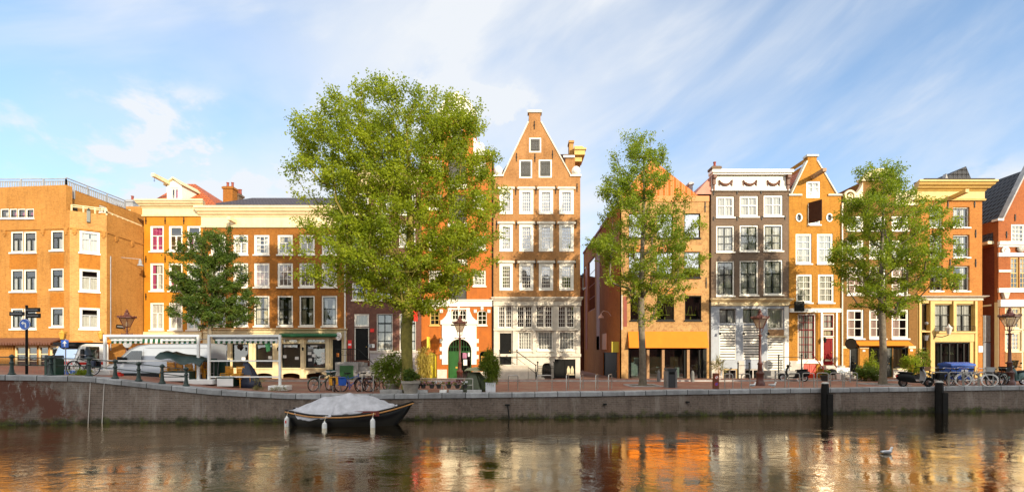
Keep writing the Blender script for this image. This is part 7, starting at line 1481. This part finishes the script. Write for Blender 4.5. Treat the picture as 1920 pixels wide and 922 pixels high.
# ------------------------------------------------------------------ boat
def boat():
    D = 22.15; x0, x1 = X(543, D), X(775, D); Lb = x1-x0; root = thing('canal_boat', 'black wooden boat under a pale grey cover, moored at the canal wall', 'boat', ((x0+x1)/2, D, WATER))
    n = 26; m = 9; vs = []
    def sheer(t): return -.78 + .10*(1-t)**3*1.5 - .10*math.sin(math.pi*t) + .50*t**3.2
    def beam(t): return .98 * (min(1, (t*2.6+.42)) if t < .25 else 1) * (1 - max(0, (t-.45)/.55)**2.3 * .98)
    def keel(t): return WATER-.45 + .38*max(0, (t-.82)/.18)**1.6
    for i in range(n+1):
        t = i/n; x = x0 + Lb*t
        for j in range(m+1):
            s = j/m*2-1; a = abs(s); w = beam(t)*(a**.55 if a < 1 else 1); z = keel(t) + (sheer(t)-keel(t))*a**2.2; vs.append((x - .10*(1-a)*(1 if t < .06 else 0) + (.95*a**1.3-.95)*max(0, (t-.72)/.28)**1.5, D + math.copysign(w, s) if s else D, z))
    b = MB(); b.add(vs, [(i*(m+1)+j, (i+1)*(m+1)+j, (i+1)*(m+1)+j+1, i*(m+1)+j+1) for i in range(n) for j in range(m)] + [tuple(range(m+1))]); h = b.build('hull', 'hull', root, True); so = h.modifiers.new('thickness', 'SOLIDIFY'); so.thickness = .05; so.offset = 1
    for s in (-1, 1):
        b = MB(); b.path([(x0+Lb*i/n, D+s*(beam(i/n)+.03), sheer(i/n)-.05) for i in range(n+1)], .032, 6); b.build('rubbing_strip', 'rub_wood', root, True)
        b = MB(); b.path([(x0+Lb*i/n, D+s*(beam(i/n)-.04), sheer(i/n)+.02) for i in range(n+1)], .045, 6); b.build('gunwale', 'hull', root, True)
    b = MB(); b.path([(x1-.0, D, sheer(1)+.05), (x1-.28, D, sheer(1)-.38), (x1-.86, D, WATER-.08)], [.05, .05, .04], 6); b.build('stem', 'hull', root)
    b = MB(); b.add([(x0+Lb*t, D+s*(beam(t)-.05), sheer(t)-.10) for t in (.05, .3, .55, .8, .93) for s in (-1, 1)], [(2*i, 2*i+2, 2*i+3, 2*i+1) for i in range(4)]); b.build('deck', 'boat_red', root)
    b = MB(); b.box(x0+Lb*.50, x0+Lb*.76, D-.82, D-.74, sheer(.6)-.05, sheer(.6)+.17); b.build('coaming', 'boat_red', root)
    # the cover, sagging between its hoops
    top = [(.02, 769), (.10, 762), (.20, 750.5), (.30, 744.5), (.40, 741), (.50, 738), (.58, 740.5), (.66, 744), (.73, 748.5), (.80, 756.5), (.85, 762)]; edge = [(.02, .05), (.09, .02), (.13, -.18), (.25, -.22), (.34, -.10), (.42, .02), (.52, .10), (.60, .06), (.70, .05), (.85, .04)]
    rs = random.Random(5)
    nu, nv = 64, 28; b = MB(); vs = []
    for i in range(nu+1):
        t = .02 + .83*i/nu; zr = Z(lerp_tab(top, t), D); ze = sheer(t) + lerp_tab(edge, t); bw = beam(t) + (.06 if ze < sheer(t) else -.05)
        for j in range(nv+1):
            s = j/nv*2-1; a = abs(s); zz = ze + (zr-ze)*(1-a**1.7) - .03*math.sin(math.pi*a)*abs(math.sin(t*21)); 
            wr = .022*math.sin(t*55+9*a+2*math.sin(5*s)) + .018*math.sin(t*31-13*a) + .02*math.sin(20*t+24*s)*(a**2)
            wr += .05*abs(math.sin(t*17+1.2*s))**6*(1-a) + .03*a*math.sin(t*90+math.sin(t*40)*2)*max(0, a-.55)
            vs.append((x0+Lb*t + wr*.5, D + s*bw*(1-.18*(1-a)*0) + wr*.6, zz + wr))
    b.add(vs, [(i*(nv+1)+j, (i+1)*(nv+1)+j, (i+1)*(nv+1)+j+1, i*(nv+1)+j+1) for i in range(nu) for j in range(nv)]); c = b.build('boat_cover', 'boat_cover', root, True); so = c.modifiers.new('thickness', 'SOLIDIFY'); so.thickness = .015
    # fenders hang over the side
    for px, t, lb in ((547, .02, 'white fender with a red mark at the stern of the covered boat'), (627, .36, 'white fender in the middle of the covered boat'), (710, .72, 'white fender nearest the pointed bow of the covered boat')):
        x = x0+Lb*t + (.05 if t < .1 else 0); y = D-beam(t)-.16; zt = sheer(t)-.08; root2 = thing('boat_fender', lb, 'fender', (x, y, zt-.75), 'white fenders of the covered boat'); b = MB(); b.lathe((x, y, zt-.74), [(.02, -.02), (.05, .0), (.095, .06), (.105, .15), (.105, .45), (.09, .54), (.04, .58), (.025, .64)], 14); b.build('fender_body', 'white_paint', root2, True)
        b = MB(); b.tube((x, y, zt-.1), (x, y+.17, zt+.12), .012, n=5); b.build('rope', 'linen', root2)
        if t < .1: b = MB(); b.box(x-.03, x+.03, y-.112, y-.105, zt-.42, zt-.30); b.build('red_mark', 'red_paint', root2)
    b = MB(); b.path([(x1-.1, D, sheer(1)), (x1+.05, D+.6, sheer(1)-.1), (x1+.15, quay_y(x1)-.08, sheer(1)-.12)], .014, 5); tag(b.build('mooring_rope', 'iron', None, loc=(x1, D+.4, sheer(1)-.1)), 'thin dark rope from the boat bow to the canal wall', 'rope')
boat()
def mooring_post(px, top, lb):
    x = X(px, 26.6); D = quay_y(x)-.32; x = X(px, D); zt = Z(top, D); root = thing('mooring_post', lb, 'mooring post', (x, D, WATER), 'black mooring posts'); b = MB(); b.lathe((x, D, WATER-.8), [(.19, 0), (.19, zt-WATER+.45), (.165, zt-WATER+.72)], 8); b.build('timber', 'timber_black', root); b = MB(); b.box(x-.02, x+.26, D-.27, D+.1, WATER-.8, zt-.62); b.build('rubbing_block', 'timber_black', root); b = MB(); b.lathe((x, D, zt-.08), [(.19, 0), (.19, .04), (.11, .09)], 8); b.build('cap', 'timber_cap', root)
mooring_post(1547, 716, 'black timber mooring post with pale cap before the yellow gable house'); mooring_post(1761, 714, 'black timber mooring post with pale cap before the bicycles')
# ------------------------------------------------------------------ birds
def gull(px, D, rz, lb, z=None, swim=False):
    x, y, zz = base(px, D); zz = zz if z is None else z; root = thing('gull', lb, 'gull', (x, y, zz)); h = .0 if swim else .14; b = MB()
    b.path([(-.26, 0, h+.13), (-.16, 0, h+.12), (-.05, 0, h+.10), (.06, 0, h+.11), (.13, 0, h+.16), (.16, 0, h+.23), (.18, 0, h+.28), (.215, 0, h+.29), (.24, 0, h+.285)], [.012, .05, .085, .085, .06, .04, .046, .04, .012], 10); v = [(p[0], p[1]*1.0, p[2]) for p in b.v]; b.v = [(p[0]+x, p[1]+y, p[2]+zz) for p in v]; b.build('body', 'bird_white', root, True)
    for s in (-1, 1): b = MB(); b.mat = Matrix.Translation((x, y, zz)); b.ball((-.08, s*.075, h+.125), .19, .022, .055, 10, 6); b.build('wing', 'bird_grey', root, True)
    b = MB(); b.mat = Matrix.Translation((x, y, zz)); b.tube((.235, 0, h+.285), (.295, 0, h+.275), .014, .003, n=6); b.build('beak', 'beak', root)
    if not swim:
        for s in (-.03, .03): b = MB(); b.mat = Matrix.Translation((x, y, zz)); b.tube((.02, s, h+.04), (.02, s, .0), .007, n=5); b.box(.0, .06, s-.015, s+.015, 0, .006); b.build('leg', 'beak', root)
    root.rotation_euler = (0, 0, rz); root.scale = (.8, .8, .8); return root
gull(1412, 25.9, R(15), 'white gull standing between the lamp post and the bike rack'); gull(1449, 25.9, R(-10), 'white gull standing on the quay under the steel bike rack'); gull(1664, 15.6, R(5), 'pale gull floating on the canal reflections', WATER-.04, True)
# ------------------------------------------------------------------ planters, pots, small street things
def plant(name, label, cat, px, D, h, rx, mat, n, size, seed, pot=None, potw=.5, poth=.5, width=.2, foot=.0, droop=.3, potm='planter_white', dz=0.0, stems=10):
    x, y, z = base(px, D); z += dz; root = thing(name, label, cat, (x, y, z)); b = MB()
    if pot == 'box': b.box(x-potw/2, x+potw/2, y-potw/2, y+potw/2, z, z+poth-.03); b.box(x-potw/2-.02, x+potw/2+.02, y-potw/2-.02, y+potw/2+.02, z+poth-.029, z+poth); b.build('planter', potm, root)
    elif pot == 'round': b.lathe((x, y, z), [(potw*.36, 0), (potw*.46, poth*.7), (potw*.5, poth*.8), (potw*.54, poth*.82), (potw*.54, poth)], 14); b.build('planter', potm, root, True)
    p = poth if pot else 0; rz = (h-p)/2; bush(root, (x, y, z+p+foot+rz), rx, rx*.8, rz, n, size, mat, seed, width, stems, (x, y, z+p*.9), droop); return root
plant('bamboo_bush', 'wide green bamboo bush beside the big tree trunk', 'bush', 736, 24.9, 2.05, .85, 'leaf_bamboo', 1900, .20, 31, 'round', .8, .45, potm='planter_stone')
plant('stone_pot_plant', 'low leafy plant in a broad stone pot against the mossy tree trunk', 'potted plant', 770, 23.95, 1.15, .40, 'leaf_dark', 500, .14, 32, 'round', .9, .62, width=.5, potm='planter_stone')
plant('weeping_shrub', 'pale yellow weeping shrub before the yellow low door', 'shrub', 796, 33.6, 2.1, .55, 'leaf_yellow', 1500, .20, 33, None, droop=1.1, foot=.3)
plant('bamboo_bush', 'narrow bamboo in a white square planter beside the green tarpaulin', 'potted plant', 920, 24.75, 2.1, .40, 'leaf_bamboo', 1500, .19, 34, 'box', .50, .48)
plant('green_shrub', 'dark leafy shrub before the olive brown house cellar', 'shrub', 1629, 33.0, .95, .75, 'leaf_dark', 900, .16, 35, None, width=.5); plant('potted_palm', 'thin leafy plant in the dark window of the olive brown house', 'potted plant', 1636, 35.0, 2.0, .42, 'leaf_mid', 350, .18, 36, 'round', .4, .5, width=.3, potm='soil_pot')
plant('flowering_shrub', 'loose flowering shrubs beside the narrow cream shop window', 'shrub', 1711, 34.0, 1.7, .75, 'leaf_mid', 700, .15, 37, 'box', .7, .4, width=.45, potm='soil_pot'); plant('flowering_shrub', 'tall yellow green plant beside the cream shopfront pillar', 'shrub', 1728, 34.4, 2.2, .45, 'leaf_bamboo', 420, .16, 38, 'round', .5, .45, width=.4, potm='soil_pot')
plant('agave_plant', 'pale spiky plant at the corner of the pale blue shopfront', 'potted plant', 1347, 34.8, 1.3, .40, 'leaf_dry', 130, .55, 39, 'round', .45, .35, width=.09, potm='pale_stone', droop=.0); plant('small_shrub', 'small dark potted shrub at the foot of the red door steps', 'potted plant', 1546, 33.4, .8, .30, 'leaf_dark', 260, .12, 40, 'round', .55, .4, width=.5, potm='soil_pot')
for px, D, h, s, lb in ((487, 23.9, .62, 41, 'dry weed tuft on the canal edge beside the last terrace post'), (143, 23.1, .32, 42, 'green weeds under the railing bicycle'), (160, 23.15, .28, 43, 'low green weeds beside the railing post'), (520, 24.1, .3, 44, 'low weeds at the white weight block')): plant('weed_tuft', lb, 'weeds', px, D, h, .3, 'leaf_dry' if px > 400 else 'leaf_mid', 160, .22, s, None, width=.12, stems=0)
def pot_rail():
    D = 24.35; x0, x1 = X(779, D), X(886.5, D); z = gz(x0, D); root = thing('steel_rail', 'steel tube frame on the canal edge carrying the flower pots', 'rail', ((x0+x1)/2, D, z)); b = MB(); zt, zm = Z(709.5, D), Z(721.5, D)
    for x in (x0, X(832, D), x1): q = MB(); q.tube((x, D, z), (x, D, zt if x != X(832, D) else zm), .028, n=7); q.build('upright', 'steel', root)
    for zz in (zt, zm): q = MB(); q.tube((x0, D, zz), (x1, D, zz), .025, n=7); q.build('cross_tube', 'steel', root)
    pots = [(784, 'beside the stone pot plant'), (794, 'second along the tube frame'), (810, 'third along the tube frame'), (823, 'fourth along the tube frame'), (842, 'just past the middle upright'), (858, 'before the lamp post'), (872, 'beside the last upright')]
    for k, (px, w) in enumerate(pots):
        x = X(px, D); c = (x, D-.07, zm-.02); r2 = thing('flower_pot', 'black hanging pot with pink flowers, %s' % w, 'flower pot', c, 'flower pots on the tube frame'); q = MB(); q.lathe((x, D-.07, zm-.16), [(.09, 0), (.13, .16), (.14, .2)], 10); q.build('pot', 'soil_pot', r2, True); bush(r2, (x, D-.07, zm+.10), .20, .15, .09, 70, .09, 'leaf_dark', 60+k, .5, 0)
        q = MB(); rr = random.Random(k)
        for i in range(12): q.ball((x+rr.uniform(-.2, .2), D-.09+rr.uniform(-.13, .1), zm+.1+rr.uniform(-.05, .12)), .028, n=6, m=4)
        q.build('flowers', 'petal_pink' if k % 3 else 'bird_white', r2)
    for a, c, lb in ((775, 802, 'short grey stone block under the tube frame, nearest the big tree'), (825, 838, 'small pale stone block under the middle upright'), (842, 868, 'long grey stone block under the tube frame'), (876, 903, 'pale stone block beside the white planter')):
        q = MB(); xa, xb = X(a, 24.2), X(c, 24.2); q.box(xa, xb, 24.02, 24.32, z+.0, z+.16); tag(q.build('stone_block', 'coping_stone' if a != 825 else 'sign_white', None, loc=((xa+xb)/2, 24.2, z), bevel=.015), lb, 'stone block')
    q = MB(); xa, xb = X(714, 24.2), X(756, 24.2); q.box(xa, xb, 24.0, 24.5, z-.02, z+.17); tag(q.build('stone_block', 'grey_stone', None, loc=((xa+xb)/2, 24.2, z), bevel=.02), 'long grey stone sill under the bamboo bush', 'stone block')
pot_rail()
def covered_stall():
    c = base(889, 25.3)
    def g(u, v):
        t = 2*math.pi*u; k = 1 + .12*math.sin(3*t+1) + .10*math.sin(8*t) + .07*math.sin(15*t+2); r = (.30 + .42*v**1.3) * (1 + (k-1)*2.2*v); return (c[0] + .1*v + r*1.05*math.cos(t), c[1] + r*.8*math.sin(t), c[2] + .02 + .98*(1-v)**.8 + .06*math.sin(5*t+3*v)*v)
    tarp_sheet('tarpaulin', 'dark green tarpaulin draped to the ground beside the white planter', g, 44, 14, 'tarp_green', c)
    xs = [X(872, 25.3), X(910, 25.3)]; b = MB(); n = 14; vs = []
    for i in range(n+1):
        for j in range(7):
            u, v = i/n, j/6; e = max(abs(u*2-1), abs(v*2-1)); vs.append((xs[0]+(xs[1]-xs[0])*u, c[1]-.55+1.0*v, c[2]+1.25-.16*max(0, e-.62)/.38 + .025*math.sin(9*u+4*v) - .05*abs(u-.4)))
    b.add(vs, [(i*7+j, (i+1)*7+j, (i+1)*7+j+1, i*7+j+1) for i in range(n) for j in range(6)]); o = b.build('table_cover', 'leaf_cover', None, True, loc=(c[0], c[1], c[2]+1.0)); s = o.modifiers.new('thickness', 'SOLIDIFY'); s.thickness = .015; tag(o, 'pale olive cover lying on top of the green tarpaulin', 'cover')
paint('leaf_cover', (.36, .36, .20), .6, .15, 4); covered_stall()
def small_things():
    # blue wheeled container
    x, y, z = base(1793, 32.0); root = thing('waste_container', 'blue wheeled waste container with raised lid before the cream shopfront', 'container', (x, y, z)); b = MB(); w = .76; b.add([(x-w*.9, y-.4, z+.14), (x+w*.9, y-.4, z+.14), (x+w*.9, y+.4, z+.14), (x-w*.9, y+.4, z+.14), (x-w, y-.5, z+1.05), (x+w, y-.5, z+1.05), (x+w, y+.5, z+1.05), (x-w, y+.5, z+1.05)], [(0,3,2,1), (4,5,6,7), (0,1,5,4), (1,2,6,5), (2,3,7,6), (3,0,4,7)]); b.build('body', 'blue_tub', root, bevel=.04)
    b = MB(); b.prism([(y-.56, z+1.06), (y-.5, z+1.2), (y, z+1.3), (y+.5, z+1.22), (y+.54, z+1.06)], x-w-.06, x+w+.06, 'x'); b.build('lid', 'blue_tub', root, bevel=.03); b = MB(); b.box(x-.1, x+.34, y-.475, y-.468, z+.55, z+.85); b.build('notice', 'paper', root)
    for s in (-.6, .6): b = MB(); b.tube((x+s, y-.35, z+.08), (x+s, y-.27, z+.08), .08, n=12); b.build('wheel', 'rubber', root)
    # bollards before the shopfront
    for px, lb in ((1235, 'grey stone bollard by the shop entrance, under the tree'), (1298.5, 'grey stone bollard by the dark end of the shopfront')):
        x, y, z = base(px, 33.0); b = MB(); b.lathe((x, y, z), [(.13, 0), (.12, .55), (.10, .68), (.05, .76), (.0, .78)], 10); tag(b.build('bollard', 'bollard_grey', None, True, loc=(x, y, z)), lb, 'bollard', 'grey stone bollards')
    x, y, z = base(1342, 25.9); root = thing('parking_post', 'brown street post with round prohibition signs on the quay', 'post', (x, y, z)); b = MB(); b.box(x-.15, x+.15, y-.1, y+.1, z, z+.86); b.build('post', 'post_brown', root, bevel=.03)
    for zz, m1, m2 in ((.64, 'sign_white', 'red_paint'), (.28, 'sign_blue', 'red_paint')):
        b = MB(); b.prism([(x+.09*math.cos(t), z+zz+.09*math.sin(t)) for t in [2*math.pi*i/18 for i in range(18)]], y-.108, y-.101); d = b.build('sign_disc', m1, root); b = MB(); b.ring((x, y-.11, z+zz), .09, .014, 'y', 18, 4); b.tube((x-.06, y-.11, z+zz+.06), (x+.06, y-.11, z+zz-.06), .011, n=4); b.build('sign_ring', m2, d)
    # round traffic mirror
    x, y, z = base(1594, 31.5); root = thing('traffic_mirror', 'round dark backed mirror on a thin pole before the olive brown house', 'mirror', (x, y, z)); b = MB(); b.tube((x, y, z), (x, y, Z(640, y)), .03, n=8); b.build('pole', 'zinc', root); zc = Z(644, y); r = .37; b = MB(); b.prism([(x+r*math.cos(t), zc+r*math.sin(t)) for t in [2*math.pi*i/26 for i in range(26)]], y-.1, y-.04); b.build('mirror_disc', 'mirror_back', root)
    # round sign back on the far lamp
    x, y, z = base(239, 29.9); zc = Z(643, y); b = MB(); b.prism([(x+.28*math.cos(t), zc+.28*math.sin(t)) for t in [2*math.pi*i/22 for i in range(22)]], y-.02, y+.02); tag(b.build('round_sign', 'zinc', None, loc=(x, y, zc)), 'grey round sign back fixed to the lamp post by the van', 'sign')
    x, y, z = base(227, 24.2); b = MB(); b.box(x-.3, x+.05, y-.1, y+.1, z, z+.13); b.box(x-.2, x-.05, y-.08, y+.08, z+.131, z+.2); tag(b.build('barrier_foot', 'red_paint', None, loc=(x, y, z)), 'red and white barrier foot beside the white weight block', 'barrier foot')
    # dark pots by the steps, bench bits
    x, y, z = base(1585, 34.2); root = thing('garden_bench', 'white garden bench beside the red door steps', 'bench', (x, y, z)); b = MB(); b.box(x-.5, x+.5, y-.2, y+.2, z+.42, z+.46); b.build('seat', 'white_paint', root); b = MB(); b.box(x-.5, x+.5, y+.17, y+.2, z+.5, z+.9); b.build('backrest', 'white_paint', root)
    for s in (-.45, .45): b = MB(); b.box(x+s-.03, x+s+.03, y-.18, y+.18, z, z+.419); b.build('leg', 'white_paint', root)
    x, y, z = base(1560, 33.6); root = thing('kettle_grill', 'round black lidded grill at the foot of the steps', 'grill', (x, y, z)); b = MB(); b.ball((x, y, z+.62), .3, .3, .22); b.build('bowl', 'black_paint', root, True)
    for i in range(3): t = 2.1*i; b = MB(); b.tube((x+.2*math.cos(t), y+.2*math.sin(t), z+.5), (x+.28*math.cos(t), y+.28*math.sin(t), z), .015, n=5); b.build('leg', 'black_paint', root)
    # timber ladder iron on the canal wall, weep holes
    x = X(952, 24.1); y = quay_y(x)-.13; b = MB(); b.box(x-.14, x+.10, y-.05, y+.06, Z(760, y), Z(757, y)); b.tube((x, y-.02, Z(759, y)), (x+.1, y-.03, WATER-.2), .03, n=6); tag(b.build('mooring_iron', 'iron', None, loc=(x, y, Z(759, y))), 'rusty iron bar with hook on the canal wall', 'iron bar')
    for px, py in ((1130, 757), (1291, 753), (775, 764)): x = X(px, 25); y = quay_y(x)-.1; b = MB(); zz = Z(py, y); b.box(x-.09, x+.09, y-.05, y+.06, zz-.035, zz+.035); tag(b.build('mooring_eye', 'iron', None, loc=(x, y, zz)), {1130: 'small iron mooring eye in the wall below the alley racks', 1291: 'small iron mooring eye in the wall below the litter bin', 775: 'small iron mooring eye in the wall by the boat bow'}[px], 'mooring eye')
    # white joints down the bridge end of the wall are drain strips
    for px, lb in ((169, 'pale lime strip at the bend of the canal wall'), (194, 'pale lime strip along the canal wall beside the bend')):
        x = X(px, 22.6); y = quay_y(x); b = MB(); b.add([(x-.02, y-.115, WATER), (x+.02, y-.115, WATER), (x+.035, y-.015, quay_z(x)-.23), (x, y-.015, quay_z(x)-.23)], [(0, 1, 2, 3)]); b.add([(x-.035, y, WATER), (x+.035, y, WATER), (x+.05, y+.05, quay_z(x)-.23), (x-.02, y+.05, quay_z(x)-.23)], [(3, 2, 1, 0)]); tag(b.build('wall_joint', 'pale_stone', None, loc=(x, y, 0)), lb, 'wall joint')
    # tree pits edged in stone
    for px, D, lb in ((1205, 28.8, 'stone edged tree pit under the slim airy tree'), (1655, 29.0, 'stone edged tree pit under the slender fresh green tree')):
        x, y, z = base(px, D); b = MB(); r = .95
        for q in ((x-r, x+r, y-r, y-r+.14), (x-r, x+r, y+r-.14, y+r), (x-r, x-r+.14, y-r+.141, y+r-.141), (x+r-.14, x+r, y-r+.141, y+r-.141)): b.box(*q, z-.05, z+.05)
        b.cur = 1; b.box(x-r+.142, x+r-.142, y-r+.142, y+r-.142, z-.05, z+.012); tag(b.build('tree_pit', ['coping_stone', 'bark'], None, loc=(x, y, z)), lb, 'tree pit')
small_things()
